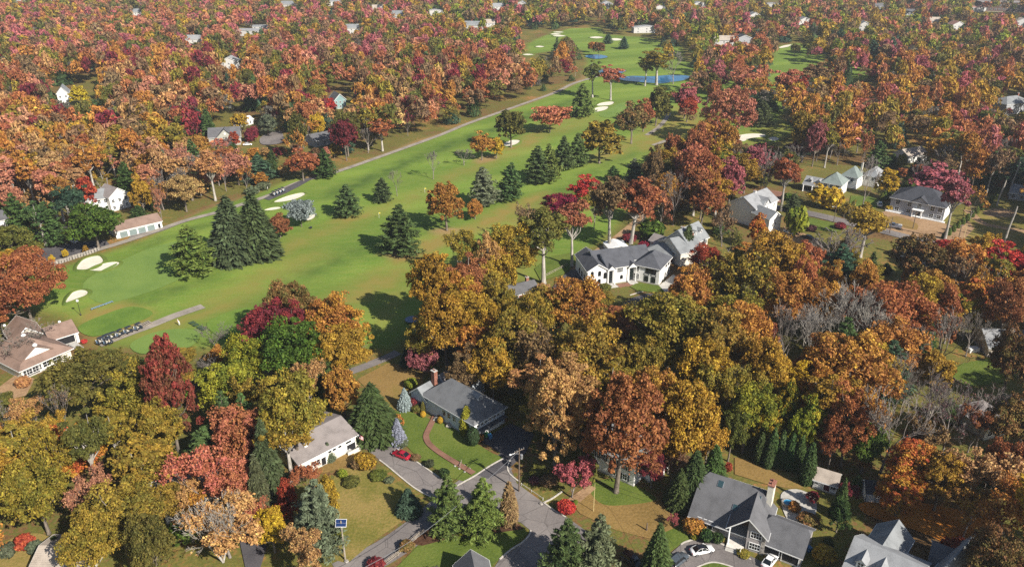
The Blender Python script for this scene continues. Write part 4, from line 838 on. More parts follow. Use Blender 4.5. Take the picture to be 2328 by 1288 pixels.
for u in (.5, .78): window(wr2, 'F', u, 0.7, 1.25, 1.7, 2, 3, BLACKP); window(wr2, 'F', u, 2.9, 1.5, 0.45, 1, 1, BLACKP, name="wall_panel", pane=WHITE)
window(wr2, 'R', .6, 4.2, 1.3, 1.1, 2, 2, BLACKP); window(wr2, 'R', .82, 4.0, 1.3, 1.1, 2, 2, BLACKP); door(wr2, 'R', .55, .2, .5, 2.0, GLASS, "side_light", BLACKP); door(wr2, 'R', .85, .2, .5, 2.2, GLASS, "side_light", BLACKP)
for w_, x in ((wm, .1), (wm, .9)):
    X = x * w_.L; mb = MB(); wd = 1.5
    mb.slab([(X + wd, -0.9, 5.5), (X + wd, 3.5, 5.5), (X, 3.5, 6.9), (X, -0.9, 6.9)], .15); mb.slab([(X - wd, 3.5, 5.5), (X - wd, -0.9, 5.5), (X, -0.9, 6.9), (X, 3.5, 6.9)], .15); po = part(Hm, mb, "entrance_gable", SH['charcoal'], w_)
    mg = MB(); mg.poly([(X - wd, -0.8, 5.2), (X + wd, -0.8, 5.2), (X + wd, -0.8, 5.35), (X, -0.8, 6.75), (X - wd, -0.8, 5.35)]); part(Hm, mg, "gable_face", WHITE, None, po)
    for s in (-1.2, 1.2): column(Hm, w_, X + s, -0.7, 0, 5.3, 0.16)
    ms = MB(); ms.box((X, -1.3, .12), (3.0, 2.4, .24)); ms.box((X, -2.2, .06), (3.4, 1.2, .12)); part(Hm, ms, "steps", CONC, w_)
mb = MB(); mb.box((wm.L * .55, -2.0, 0.08), (5.0, 2.4, .12)); part(Hm, mb, "terrace", BRICKPATH, wm)
wb = wing(Hm, (1384, 577), (1428, 573), 0, 2.0, 6, 'gable', 0.8, 'y', roofm=mat("white_membrane", (.75, .75, .74), .6, .03), ov=.2)
# ---- grey dormered house behind it
H8 = house("dormer_house", "grey roofed house with three dormers and a slate garage wing", (1567, 590)); clear(1470, 505, 1610, 585, 275)
w = wing(H8, (1567, 557), (1610, 537), 6.0, 6.0, 9.5, 'gable', 4.2, 'x', wallm=CREAM, roofm=SH['grey'])
for u in (.2, .5, .8): dormer(H8, w, u * w.L, 1.6, 1.5, 1.1, roofm=SH['grey'])
windows(w, 'F', (.15, .38, .62, .85), 3.8, shutters=SHUT); windows(w, 'F', (.15, .38, .62, .85), 0.9, shutters=SHUT); windows(w, 'L', (.3, .7), 3.6)
w = wing(H8, (1499, 546), (1548, 575), 5.0, 5.0, 9, 'gable', 3.0, 'y', wallm=CREAM, roofm=SH['grey']); windows(w, 'F', (.3, .7), 2.4)
w = wing(H8, (1470, 565), (1527, 580), 3.2, 3.2, 9, 'hip', 2.2, wallm=BRICK, roofm=SH['grey']); windows(w, 'F', (.2, .5, .8), 1.0)
chimney(H8, w, 12, 9, 3, 9.5, 1.3, .8); chimney(H8, w, 6, 15, 0, 8.0, 1.6, .9)
w = wing(H8, (1478, 545), (1500, 552), 3.0, 3.0, 6, 'gable', 1.5, 'x', wallm=CREAM, roofm=SH['taupe'], found=False)
# ---- white three gabled house
H9 = house("white_gabled_house", "tall white house with grey gables and a slender white chimney", (1745, 532)); clear(1672, 432, 1778, 535, 322)
w = wing(H9, (1676, 474), (1727, 484), 5.4, 5.4, 8.5, 'gable', 3.4, 'x', roofm=SH['grey']); windows(w, 'F', (.18, .45, .75), 3.4, wd=1.2, shutters=SHUT); windows(w, 'F', (.18, .5, .8), .8, wd=1.3); chimney(H9, w, 4.0, 6.5, 6, 11.5, .9, .9, WHITE)
w = wing(H9, (1718, 474), (1768, 453), 7.6, 7.6, 11, 'gable', 3.2, 'x', roofm=SH['pale']); windows(w, 'F', (.3, .55, .85), 5.2, wd=.7, hh=1.5); window(w, 'F', .5, 7.9, .7, .9); windows(w, 'R', (.3, .7), 5.0)
mb = MB(); X = w.L * .5; mb.slab([(X + 2.6, -.6, 7.4), (X + 2.6, 3.6, 7.4), (X, 4.6, 10.2), (X, -.6, 10.2)], .2); mb.slab([(X - 2.6, 3.6, 7.4), (X - 2.6, -.6, 7.4), (X, -.6, 10.2), (X, 4.6, 10.2)], .2); po = part(H9, mb, "cross_gable", SH['pale'], w)
mg = MB(); mg.poly([(X - 2.4, -.03, 7.4), (X + 2.4, -.03, 7.4), (X, -.03, 9.9)]); part(H9, mg, "gable_face", WHITE, None, po)
w = wing(H9, (1745, 533), (1772, 526), 0, 6.2, 8.5, 'gable', 2.2, 'y', roofm=SH['grey'], ov=.35); window(w, 'F', .62, 6.0, .55, 1.2); window(w, 'F', .52, 3.2, .6, 1.2); windows(w, 'L', (.4,), 3.4)
# ---- green roofed pavilions
H10 = house("pavilion_house", "long white house of three pavilions with grey green hip roofs", (1869, 440)); clear(1825, 383, 2022, 448, 395)
w = wing(H10, (1869, 412), (1914, 420), 5.4, 5.4, 9.5, 'hip', 3.4, roofm=SH['green'], wallm=WHITE); windows(w, 'F', (.2, .5, .8), 3.4, wd=1.1); windows(w, 'F', (.3, .7), .8, wd=1.3); windows(w, 'R', (.5,), 3.2, wd=.8)
w = wing(H10, (1914, 396), (1950, 403), 5.6, 5.6, 8.5, 'hip', 3.2, roofm=SH['green']); windows(w, 'F', (.3, .7), 3.2); windows(w, 'R', (.5,), 3.2, wd=.8); chimney(H10, w, 6, 6, 6, 10.5, .7, .7, CREAM)
w = wing(H10, (1962, 395), (1996, 402), 5.2, 5.2, 9, 'hip', 2.8, roofm=SH['pale']); windows(w, 'F', (.3, .7), 3.0); windows(w, 'R', (.3, .7), 3.0)
w = wing(H10, (1827, 417), (1869, 425), 3.2, 3.2, 8, 'gable', 2.4, 'x', roofm=SH['pale'], walls=True)
for u in (.27, .75): door(w, 'F', u, .1, 4.0, 2.4, SHADE_IN, "carport_shade_panel", TRIM); dormer(H10, w, u * w.L, 1.0, 1.7, 1.0, roofm=SH['pale'])  # flat dark panels paint the shade inside the carport
for u in (0.02, .5, .98): column(H10, w, u * w.L, -.5, 0, 3.0, .25)
# ---- big grey house behind the street
H11 = house("grey_villa", "broad grey and white villa with charcoal hip roof and balustrade", (2027, 475)); clear(2022, 425, 2185, 512, 345)
w = wing(H11, (2027, 447), (2150, 471), 6.0, 6.0, 15, 'hip', 4.0, roofm=SH['black'], wallm=GREYW, ov=.5)
for u in (.14, .36): window(w, 'F', u, 3.5, 1.5, 1.7, 2, 2); window(w, 'F', u, .9, 1.5, 1.4, 2, 2)
window(w, 'F', .54, 3.4, 1.5, 1.3, 3, 2, arch=True); windows(w, 'F', (.78, .92), 3.5, wd=1.5, hh=1.7); windows(w, 'F', (.78, .92), .9, wd=1.5, hh=1.4)
mr = MB(); fbox(mr, *face_xf(w, 'R')[:3], w.D / 2, .05, w.D - .2, 5.8, .05, .01); part(H11, mr, "painted_lit_wall", WHITE, w)  # white sheet paints the sunlit side over the grey wall
for u in (.2, .45, .7): window(w, 'R', u, 3.7, .8, 1.1); window(w, 'R', u, 1.2, .8, 1.1)
X = .54 * w.L; mb = MB(); mb.slab([(X + 3.2, -.7, 6.0), (X + 3.2, 5, 6.0), (X, 6, 8.2), (X, -.7, 8.2)], .2); mb.slab([(X - 3.2, 5, 6.0), (X - 3.2, -.7, 6.0), (X, -.7, 8.2), (X, 6, 8.2)], .2); po = part(H11, mb, "entrance_gable", SH['black'], w)
mg = MB(); mg.poly([(X - 3, -.4, 5.9), (X + 3, -.4, 5.9), (X, -.4, 8.0)]); part(H11, mg, "gable_face", GREYW, None, po)
mb = MB(); mb.box((X, -1.2, 3.1), (4.0, 2.2, .3)); part(H11, mb, "porch_roof", TRIM, w); door(w, 'F', .54, .3, 1.9, 2.4, BLACKP)
for s in (-1.7, 1.7): column(H11, w, X + s, -2.0, 0, 3.0, .2)
rail(H11, w, -1, -1.6, X - 2.4, -1.6, .35, .9); rail(H11, w, X + 2.4, -1.6, w.L, -1.6, .35, .9); mb = MB(); mb.box((w.L / 2, -.9, .18), (w.L + 2, 1.7, .34)); part(H11, mb, "terrace", TRIM, w)
# ---- small grey roofed house by the street
H12 = house("chimney_cottage", "small grey roofed cottage with white chimney below the street", (2094, 590)); clear(2090, 540, 2135, 600, 255)
w = wing(H12, (2092, 582), (2140, 570), 3.0, 3.0, 9, 'gable', 2.4, 'x', roofm=SH['pale']); windows(w, 'F', (.25, .7), 1.0); chimney(H12, w, 2.0, 7.5, 2, 6.6, .8, .8, WHITE)
w = wing(H12, (2110, 607), (2130, 600), 3.0, 3.0, 5, 'gable', 2.0, 'y', roofm=SH['pale']); windows(w, 'F', (.5,), 1.0)
# ---- beige ranch house at the side
H13 = house("beige_ranch_house", "beige brick ranch house with grey roof and stone chimney", (2254, 808)); clear(2195, 750, 2328, 880, 185)
w = wing(H13, (2250, 788), (2352, 793), 3.1, 3.1, 11, 'gable', 2.5, 'x', wallm=BEIGE, roofm=SH['pale']); window(w, 'F', .42, 1.1, 2.6, 1.3, 4, 1); window(w, 'F', .17, 1.1, 1.1, 1.2); door(w, 'F', .62, .2); windows(w, 'F', (.8,), 1.1, wd=1.6); chimney(H13, w, 6.2, 3.6, 3, 7.2, 1.1, .8, BEIGE)
for u in (.3, .55): column(H13, w, u * w.L, -1.0, 0, 2.9, .1)
mb = MB(); mb.box((-2.5, 3, .55), (3.2, 1.8, 1.0), .3, taper=.9); part(H13, mb, "white_tarpaulin", TRIM, w)
# ---- dark roofed house with the sweeping roof
H14 = house("sweeping_roof_house", "taupe house under a sweeping charcoal roof with three skylights", (1571, 1190)); clear(1565, 1065, 1850, 1288, 130)
w = wing(H14, (1571, 1168), (1712, 1218), 2.4, 2.4, 14.5, 'gable', 5.4, 'x', wallm=TAUPEW, roofm=SH['slate'], ov=.5, clip=1.6)
windows(w, 'F', (.16, .24, .32), .5, wd=1.0, hh=1.9, nx=1, ny=2); window(w, 'R', .6, 1.0, 1.2, 1.2); skylight(H14, w, 3.6, 5.4); skylight(H14, w, 7.6, 2.6, 1.1, 1.2); skylight(H14, w, 11.0, 5.0)
w2 = wing(H14, (1652, 1235), (1735, 1261), 0, 4.4, 9.0, 'gable', 3.0, 'y', wallm=TAUPEW, roofm=SH['slate'], ov=.5, walls=False)
mb = MB(); L_, D_ = w2.L, w2.D
mb.poly([(L_ * .5, 0, 0), (L_, 0, 0), (L_, 0, 4.4), (L_ * .5, 0, 7.3)]); mb.poly([(L_, 0, 0), (L_, D_, 0), (L_, D_, 4.4), (L_, 0, 4.4)]); mb.poly([(L_ * .5, D_, 0), (L_ * .5, 0, 0), (L_ * .5, 0, 7.2), (L_ * .5, D_, 7.2)]); part(H14, mb, "front_wall", TAUPEW, w2)
mb = MB(); mb.poly([(0, 2.6, 0), (L_ * .5, 2.6, 0), (L_ * .5, 2.6, 7.0), (0, 2.6, 4.2)]); part(H14, mb, "porch_wall", mat("porch_brown", (.10, .07, .055), .8, .1), w2); door(w2, 'F', .2, .4, 1.2, 2.2, mat("oak_door", (.24, .13, .07), .5, .1)).location += Vector((-math.sin(w2.rz) * 2.62, math.cos(w2.rz) * 2.62, 0))
for z in (.7, 3.3): window(w2, 'F', .74, z, 1.9, 1.35, 4, 2)
mb = MB(); fbox(mb, *face_xf(w2, 'F')[:3], w2.L - .35, 0, .7, 4.3, .12, .01); part(H14, mb, "stone_pier", STONE, w2)
mb = MB(); mb.box((L_ * .24, .6, .25), (L_ * .46, 3.6, .4)); part(H14, mb, "porch_floor", mat("porch_boards", (.62, .58, .52), .8, .1), w2)
for i in range(3):
    mb = MB(); mb.box((L_ * .24, -1.5 - .35 * i, .22 - .09 * i), (L_ * .46, .36, .12)); part(H14, mb, "step", CONC, w2)
column(H14, w2, .2, -.3, .4, 4.3, .16); rail(H14, w2, L_ * .42, -1.2, L_ * .42, -2.2, .3, .8)
w3 = wing(H14, (1731, 1228), (1822, 1264), 2.8, 2.8, 8.5, 'gable', 2.7, 'x', wallm=TAUPEW, roofm=SH['slate'], ov=.4, clip=.8)
for u in (.3, .72): door(w3, 'F', u, .08, 3.4, 2.3, SHADE_IN, "garage_shade_panel", TRIM)  # garage bays are dark panels, their inner shade put into the colour
mb = MB(); mb.box((w.L + .8, 7.4, 4.9), (1.1, 2.0, 9.8)); c = part(H14, mb, "chimney", CREAM, w); mb = MB(); mb.box((w.L + .8, 7.4, 9.95), (1.3, 2.2, .3)); part(H14, mb, "cap", BRICK, None, c)
for s in (-.5, .5): mb = MB(); mb.lathe([(.2, 0), (.18, .5)], 8, (w.L + .8, 7.4 + s, 10.1)); part(H14, mb, "flue", BRICK, None, c)
# ---- grey house with two dormers, cut by the frame
H15 = house("grey_dormer_house", "large grey roofed house with two small white dormers", (1915, 1330)); clear(1915, 1185, 2170, 1288, 118)
w = wing(H15, (1905, 1327), (2062, 1400), 4.2, 4.2, 15, 'gable', 4.8, 'x', wallm=GREYW, roofm=SH['pale'], ov=.4)
for u in (.2, .48): dormer(H15, w, u * w.L, 3.4, 1.5, 1.35, roofm=SH['pale'])
w_ = wing(H15, (1958, 1250), (2038, 1288), 4.0, 4.0, 9, 'gable', 2.6, 'y', wallm=GREYW, roofm=SH['grey'], ov=.3)
w_ = wing(H15, (2090, 1340), (2150, 1375), 3.0, 4.4, 14, 'gable', 4.0, 'y', wallm=GREYW, roofm=SH['grey'], ov=.3)
w_ = wing(H15, (2110, 1290), (2250, 1340), 3.0, 3.0, 8, 'gable', 2.6, 'x', wallm=GREYW, roofm=SH['slate'], ov=.3); skylight(H15, w_, 4.5, 2.0)
# ---- white house behind the rust oaks
H16 = house("white_oak_house", "white two storey house showing through the rust coloured oak", (1345, 1090)); clear(1405, 1000, 1500, 1040, 146)
w = wing(H16, (1340, 1060), (1440, 1106), 0, 5.8, 10, 'gable', 3.4, 'x', roofm=SH['grey']); windows(w, 'F', (.1, .3, .55, .8), 3.4, shutters=SHUT); windows(w, 'F', (.1, .55, .8), .8, shutters=SHUT); windows(w, 'R', (.35, .65), 3.3, shutters=SHUT); window(w, 'R', .5, 6.4, .7, .9); chimney(H16, w, w.L - .6, 3.2, 4, 10.2, .9, .9)
w = wing(H16, (1478, 1072), (1512, 1058), 2.8, 2.8, 7, 'gable', 1.8, 'y', roofm=SH['taupe']); windows(w, 'F', (.5,), .9)
# ---- cream ranch house with the flag
H17 = house("cream_ranch_house", "low cream ranch house with taupe roof and white chimney", (690, 1078)); clear(715, 945, 830, 1075, 150)
w = wing(H17, (680, 1052), (808, 986.5), 3.9, 3.9, 12, 'gable', 1.7, 'x', wallm=CREAM, roofm=SH['taupe'], ov=.5)
for u in (.52, .6, .70, .86): window(w, 'F', u, 2.6, .8 if u != .86 else 1.4, .55, 1, 1, TRIM)
windows(w, 'F', (.1, .28), 1.2, wd=1.6, hh=1.3); door(w, 'F', .9, .1, 2.2, 2.1, SHADE_IN, "porch_shade_panel", TRIM); chimney(H17, w, 3.6, 3.0, 3.5, 6.4, .9, .7, WHITE); door(w, 'F', .40, .2)  # the porch recess is a dark panel with painted shade
mb = MB(); mb.box((w.L * .9, -1.0, .5), (3.2, .2, 1.0)); mb.box((w.L * .9 + 1.6, -.5, .5), (.2, 1.2, 1.0)); part(H17, mb, "porch_parapet", CREAM, w)
# ---- grey L shaped house with the brick chimney
H18 = house("chimney_house", "pale blue house with broad grey roof and tall brick chimney", (1000, 940)); clear(935, 850, 1145, 985, 165)
D18 = (G(1078, 961, 4.8) - G(1146, 921, 4.8)).length
w = wing(H18, (962, 893), (1078, 961), 4.8, 4.8, D18, 'hip', 3.9, wallm=BLUEW, roofm=shingle_mat('shingles_weathered', (.135, .138, .142)), ov=.5)
windows(w, 'F', (.42, .52, .62), 2.0, wd=1.1, hh=1.4); dormer(H18, w, D18 * .5, 3.0, 1.5, .9, 'R', SH['grey']); windows(w, 'R', (.12, .24, .38, .5, .64, .78, .9), 3.1, wd=.75, hh=1.1)
for u in (.35, .66): door(w, 'R', u, .1, 2.6, 2.0, WHITE, "garage_door", TRIM, 4)
mb = MB(); mb.box((w.L + .55, D18 / 2, 2.35), (1.3, D18 * .96, .25)); part(H18, mb, "garage_canopy", SH['charcoal'], w)
w_ = wing(H18, (936, 918), (971, 937), 0, 3.6, 8.5, 'gable', 2.2, 'y', wallm=BLUEW, roofm=SH['grey'], ov=.35); window(w_, 'F', .5, 1.0, 1.8, 1.3, 3, 1); window(w_, 'R', .25, 1.4, .6, 1.2, 1, 2)
chimney(H18, w, -.5, D18 * .42, 0, 9.0, 1.2, 1.0); w_ = wing(H18, (985, 862), (1016, 878), 4.4, 4.4, 7, 'gable', 2.4, 'y', wallm=BLUEW, roofm=SH['taupe'], ov=.3); w_ = wing(H18, (1018, 868), (1046, 884), 4.6, 4.6, 8, 'gable', 2.4, 'y', wallm=BLUEW, roofm=SH['taupe'], ov=.3)
# ---- cart garage
H2 = house("cart_garage", "long white cart garage with brown roof and roll up doors", (270, 535), category="garage"); clear(285, 483, 370, 530, 290)
w = wing(H2, (262, 526), (367, 501.5), 3.0, 3.0, 8, 'gable', 1.9, 'x', roofm=SH['brown'], ov=.35)
for u in (.16, .36, .55, .75): door(w, 'F', u, .08, 2.7, 2.2, GDOOR, "roll_door", TRIM, 6)
door(w, 'F', .93, .1, .9, 2.0)
# ---- clubhouse
H1 = house("clubhouse", "low clubhouse with broad brown hip roofs and white gable", (45, 850), category="clubhouse"); clear(0, 735, 185, 860, 215)
w = wing(H1, (45, 838), (158, 789), 3.3, 3.3, 17, 'hip', 4.0, wallm=CREAM, roofm=SH['brown'], ov=.7); windows(w, 'F', (.12, .3), .8, wd=2.2, hh=1.4, nx=3); door(w, 'F', .22, .1, 3.2, 2.2, SHADE_IN, "terrace_door", TRIM); windows(w, 'F', (.5, .7), .9, wd=2.0)
mb = MB(); X = w.L * .42; mb.slab([(X + 4.2, 1.0, 4.4), (X + 4.2, 8, 4.4), (X, 8, 7.0), (X, 1.0, 7.0)], .2); mb.slab([(X - 4.2, 8, 4.4), (X - 4.2, 1.0, 4.4), (X, 1.0, 7.0), (X, 8, 7.0)], .2); po = part(H1, mb, "cross_gable", SH['brown'], w); mg = MB(); mg.poly([(X - 4, 1.5, 4.2), (X + 4, 1.5, 4.2), (X, 1.5, 6.75)]); part(H1, mg, "gable_face", WHITE, None, po)
for x, y in ((w.L * .5, 8.5), (w.L * .42, 1.3)): mb = MB(); mb.lathe([(.5, 0), (.62, .35), (.3, .7), (.05, .8)], 10, (x, y, 7.2 if y > 5 else 6.95)); part(H1, mb, "roof_vent", TRIM, w)
w = wing(H1, (116, 770), (172, 752.5), 3.2, 3.2, 7.5, 'gable', 2.0, 'x', wallm=CREAM, roofm=SH['brown'], ov=.6); door(w, 'F', .5, .1, 5.0, 2.3, SHADE_IN, "veranda_shade_panel", TRIM); mb = MB(); mb.box((w.L * .98, -.5, 1.4), (.7, .6, 2.8)); part(H1, mb, "pier", WHITE, w)  # veranda depth is a dark panel, its shade painted as colour
w = wing(H1, (30, 778), (98, 758), 3.2, 3.4, 9, 'gable', 3.0, 'y', wallm=CREAM, roofm=SH['brown'], ov=.5)
sheet("veranda", [(142, 778), (158, 768), (190, 790), (196, 800), (170, 792)], CONC, False, label="concrete veranda walk of the clubhouse", z=.3)
# ---- houses among the woods
def simple_house(name, label, A, B, h, D, roofm, wallm=WHITE, rh=2.6, ridge='x', roof='gable', nwin=3, cl=None, floors=2, chim=False, gable=None):
    H = house(name, label, A); w = wing(H, A, B, 0, h, D, roof, rh, ridge, wallm, roofm, .4)
    for f in range(floors):
        z = .9 + f * 2.7
        if z + 1.3 < h: windows(w, 'F', [(i + .5) / nwin for i in range(nwin)], z, wd=1.0, hh=1.3); windows(w, 'R', (.3, .7), z, wd=1.0, hh=1.3)
    if chim: chimney(H, w, w.L * .8, w.D * .6, h, h + rh + 1.2)
    if gable:
        u, wd = gable; X = u * w.L; k = w.k; mb = MB(); zt = h + wd * .5
        mb.slab([(X + wd / 2 + .3, -1.5, h - .2), (X + wd / 2 + .3, 3, h - .2), (X, 4, zt), (X, -1.5, zt)], .2); mb.slab([(X - wd / 2 - .3, 3, h - .2), (X - wd / 2 - .3, -1.5, h - .2), (X, -1.5, zt), (X, 4, zt)], .2); po = part(H, mb, "front_gable", roofm, w)
        mg = MB(); mg.poly([(X - wd / 2, -1.0, .2), (X + wd / 2, -1.0, .2), (X + wd / 2, -1.0, h), (X, -1.0, zt - .3), (X - wd / 2, -1.0, h)]); part(H, mg, "gable_face", wallm, None, po)
        mo = MB(); mo.lathe([(.55, 0), (.55, .1)], 14); o_ = part(H, mo, "round_window", TRIM, None, po); o_.rotation_euler = (math.pi / 2, 0, 0); o_.location = (X, -1.0, h + wd * .2)
    if cl: clear(cl[0], cl[1], cl[2], cl[1] + (cl[3] - cl[1]) * .62, cl[4])
    return H, w
simple_house("gabled_house", "grey gabled house with round window in the left woods", (477, 333), (547, 329), 4.6, 11, SH['slate'], mat("sage_siding", (.42, .42, .36), .7, .05), 3.6, gable=(.55, 9), cl=(470, 290, 550, 326, 425))
simple_house("teal_house", "small teal gabled house beside a red maple in the woods", (762, 249), (788, 246), 5.6, 10, SH['slate'], TEAL, 3.4, 'y', cl=(755, 218, 792, 248, 560))
simple_house("white_gable_house", "bright white gabled house next to a yellow tree", (134, 236), (160, 234), 6.4, 12, SH['grey'], WHITE, 3.6, 'y', cl=(130, 198, 212, 240, 590), nwin=2)
simple_house("white_woodland_house", "white two storey house behind the pines above the car park", (255, 482), (298, 470), 6.2, 9, SH['taupe'], WHITE, 2.8, 'y', cl=(256, 432, 300, 476, 335), nwin=3)
simple_house("white_pine_house", "white block half hidden by pines above the car park", (195, 487), (252, 478), 5.5, 10, SH['grey'], WHITE, 2.4, cl=(205, 452, 256, 478, 330), nwin=4)
simple_house("red_eave_house", "small white house with dark roof at the far wood edge", (-10, 522), (22, 514), 3.2, 9, SH['slate'], WHITE, 2.2, nwin=2, cl=(0, 500, 22, 525, 310))
simple_house("flat_white_garage", "low white garage with pale roof behind the grey gabled house", (548, 290), (577, 282), 3.0, 6, mat("white_metal_roof", (.78, .78, .76), .5, .04), WHITE, 1.4, cl=(545, 268, 580, 290, 470), nwin=2)
simple_house("shaded_house", "dark roofed house with white trim in the shade of maples", (716, 335), (760, 326), 3.4, 9, SH['slate'], GREYW, 2.4, nwin=3, cl=(714, 306, 748, 332, 420))
simple_house("grey_edge_house", "tall grey house with hip roof at the edge of the wood", (2283, 262), (2340, 256), 6.4, 12, SH['grey'], GREYW, 3.0, roof='hip', cl=(2283, 212, 2328, 262, 490), chim=True)
simple_house("grey_garden_house", "low grey house behind the dry garden", (2292, 452), (2350, 462), 3.0, 9, SH['pale'], GREYW, 2.4, cl=(2290, 414, 2328, 455, 330), nwin=3)
simple_house("tan_woodland_house", "white house with tan roof deep in the rust woods", (2064, 372), (2106, 364), 3.4, 9, SH['tan'], WHITE, 2.4, cl=(2066, 342, 2106, 370, 410))
simple_house("brick_cupola_house", "brown roofed house with a white chimney under the oaks", (1165, 690), (1225, 675), 2.8, 7, SH['slate'], BRICK, 1.6, chim=True)
simple_house("hidden_oak_house", "white house glimpsed between the olive oaks", (1190, 770), (1262, 745), 4.5, 9, SH['taupe'], WHITE, 2.4)
simple_house("dark_flat_house", "dark flat roofed house with a white eave among bare trees", (2235, 1000), (2300, 985), 3.2, 9, SH['taupe'], CREAM, .6, roof='hip', cl=(2240, 950, 2290, 985, 150))
simple_house("beige_garage", "corner of a beige garage roof beside the pale lawn", (80, 1318), (200, 1318), 3.0, 8, SH['tan'], CREAM, 1.2, cl=(95, 1262, 185, 1288, 110))
simple_house("corner_house", "slate roof peak beside the corner lawn", (1052, 1402), (1128, 1390), 3.0, 9, SH['slate'], GREYW, 2.6, 'y', cl=(1050, 1262, 1130, 1288, 105))
simple_house("thicket_house", "white house glimpsed under the pink oak by the drive", (380, 1190), (500, 1150), 3.4, 9, SH['taupe'], WHITE, 2.0, nwin=5)
mb = MB(); q = G(535, 1140); sh_ = thing("white_shed", "small white shed between the pink oak and dark pines", "shed", (q.x, q.y, 0), .3)
mb.box((0, 0, 1.2), (3.0, 2.6, 2.4)); mb.build("wall", WHITE, sh_); mb = MB(); mb.slab([(1.8, -1.6, 2.3), (1.8, 1.6, 2.3), (0, 1.6, 3.2), (0, -1.6, 3.2)], .1); mb.slab([(-1.8, 1.6, 2.3), (-1.8, -1.6, 2.3), (0, -1.6, 3.2), (0, 1.6, 3.2)], .1); mb.build("roof", mat("white_metal_roof", (.78, .78, .76)), sh_); clear(505, 1108, 545, 1140, 128); mb = MB(); mb.box((0, -1.32, 1.0), (.9, .06, 1.9)); mb.build("door", GREYW, sh_)
H19 = house("white_shed", "white garden shed with tan roof and arched doors behind the patio", (1850, 1105), category="shed"); clear(1845, 1065, 1915, 1110, 140)
w = wing(H19, (1851, 1087), (1903, 1103), 2.4, 2.4, 4, 'gable', 1.5, 'x', roofm=SH['tan'], ov=.3); window(w, 'F', .12, 1.2, .6, .6, 2, 2); door(w, 'F', .6, .1, 1.2, 2.0, mat("maroon_door", (.10, .02, .03), .6, .1)); window(w, 'F', .85, 1.1, 1.0, .8, 2, 1)
H20 = house("grey_shed", "weathered shed with white doors beside the orange leaves", (1970, 1145), category="shed"); clear(1970, 1100, 2020, 1145, 135)
w = wing(H20, (1971, 1119), (2018, 1124), 2.3, 2.3, 4, 'gable', 1.5, 'x', roofm=SH['black'], ov=.3)
for u in (.25, .7): door(w, 'F', u, .05, 1.9, 1.9, WHITE, "shed_door", mat("blue_trim", (.08, .11, .16)), 3)
# ---- far houses, simple but with roof, walls and windows of their own
FARH = [((565, 82), 26, 'white', 'pale', "white house block with flat grey roof in the far woods"), ((592, 74), 15, 'white', 'grey', "white gabled house behind the far flat roofed block"), ((440, 105), 14, 'white', 'pale', "lone white house far off among pink trees"), ((522, 158), 13, 'white', 'pale', "small white house peeking over olive trees"),
        ((1075, 70), 18, 'white', 'grey', "white house above the narrow upper meadow"), ((1112, 66), 12, 'white', 'tan', "cream house next to the one above the narrow meadow"), ((1470, 76), 26, 'white', 'pale', "flat white building beside the upper fairway"), ((1645, 106), 18, 'white', 'tan', "white house with porches near the magenta maple"), ((1692, 104), 16, 'grey', 'black', "dark roofed house next to the one with porches"),
        ((1590, 22), 22, 'white', 'grey', "white house high in the far suburb above gold trees"), ((1755, 20), 30, 'white', 'pale', "long pale building in the far suburb"), ((1965, 70), 12, 'white', 'grey', "white gable beside a far orange tree"), ((2125, 60), 18, 'white', 'tan', "tan roofed house in the far suburb"), ((2178, 70), 12, 'white', 'red', "white house with red roof in the far suburb"), ((990, 36), 22, 'white', 'grey', "white long house in the far suburb"),
        ((905, 44), 14, 'white', 'grey', "white gable in the far pink woods"), ((1130, 26), 16, 'white', 'pale', "pale house behind far pink trees"), ((35, 8), 18, 'white', 'pale', "white house at the far edge of the pink woods"), ((125, 5), 16, 'white', 'pale', "pale house beyond the pink woods"), ((2000, 26), 16, 'grey', 'slate', "grey house in the far dark pines"), ((1716, 48), 12, 'white', 'grey', "white gable beside far yellow trees"),
        ((2222, 28), 20, 'white', 'red', "low house with red roof near the long brick building"), ((655, 20), 18, 'white', 'grey', "white house in the far olive woods"), ((800, 78), 14, 'white', 'grey', "small white house above the orange wood"), ((860, 30), 14, 'white', 'tan', "tan house in the far pink woods"), ((1185, 20), 12, 'white', 'grey', "white gable far above the upper meadow"), ((1830, 60), 14, 'white', 'grey', "white house behind the far pines"), ((2325, 62), 16, 'white', 'tan', "house with tan roof at the far wood edge"), ((1380, 20), 14, 'grey', 'pale', "grey house far behind the upper fairway"), ((1500, 30), 16, 'white', 'red', "house with red roof far behind the upper fairway"), ((2065, 40), 14, 'white', 'slate', "white house between far gold trees"), ((310, 40), 13, 'white', 'grey', "white gable deep in the pink woods"), ((760, 14), 18, 'white', 'pale', "long white house in the far distance")]
for (px, py), wd, wc, rc, lb in FARH:
    p = G(px, py); dpx = wd * FPX / PX((p.x, p.y, 0))[2]; fl = "flat" in lb or "long" in lb
    simple_house("far_house", lb, (px - dpx / 2, py), (px + dpx / 2, py + dpx * .05 * (1 if px % 2 else -1) * .3), 6.0 if not fl else 5.5, 10, SH[rc], mat('far_white_siding', (.58, .57, .55), .7, .06) if wc == 'white' else GREYW, 3.0 if not fl else 1.2, 'x' if px % 3 else 'y', nwin=3, cl=(px - dpx * .15, py - 13, px + dpx * .25, py - 10, p.y))
Hb = house("brick_block", "long dark brick building in the far distance", (2228, 26), category="building"); clear(2225, 2, 2328, 26, 1000)
w = wing(Hb, (2228, 26), (2345, 28), 0, 11, 22, 'flat', 0, wallm=mat("dark_brick", (.14, .085, .07), .9, .15), roofm=SH['taupe']); windows(w, 'F', [(i + .5) / 12 for i in range(12)], 2.0, wd=2.6, hh=1.8); windows(w, 'F', [(i + .5) / 12 for i in range(12)], 6.5, wd=2.6, hh=1.8)
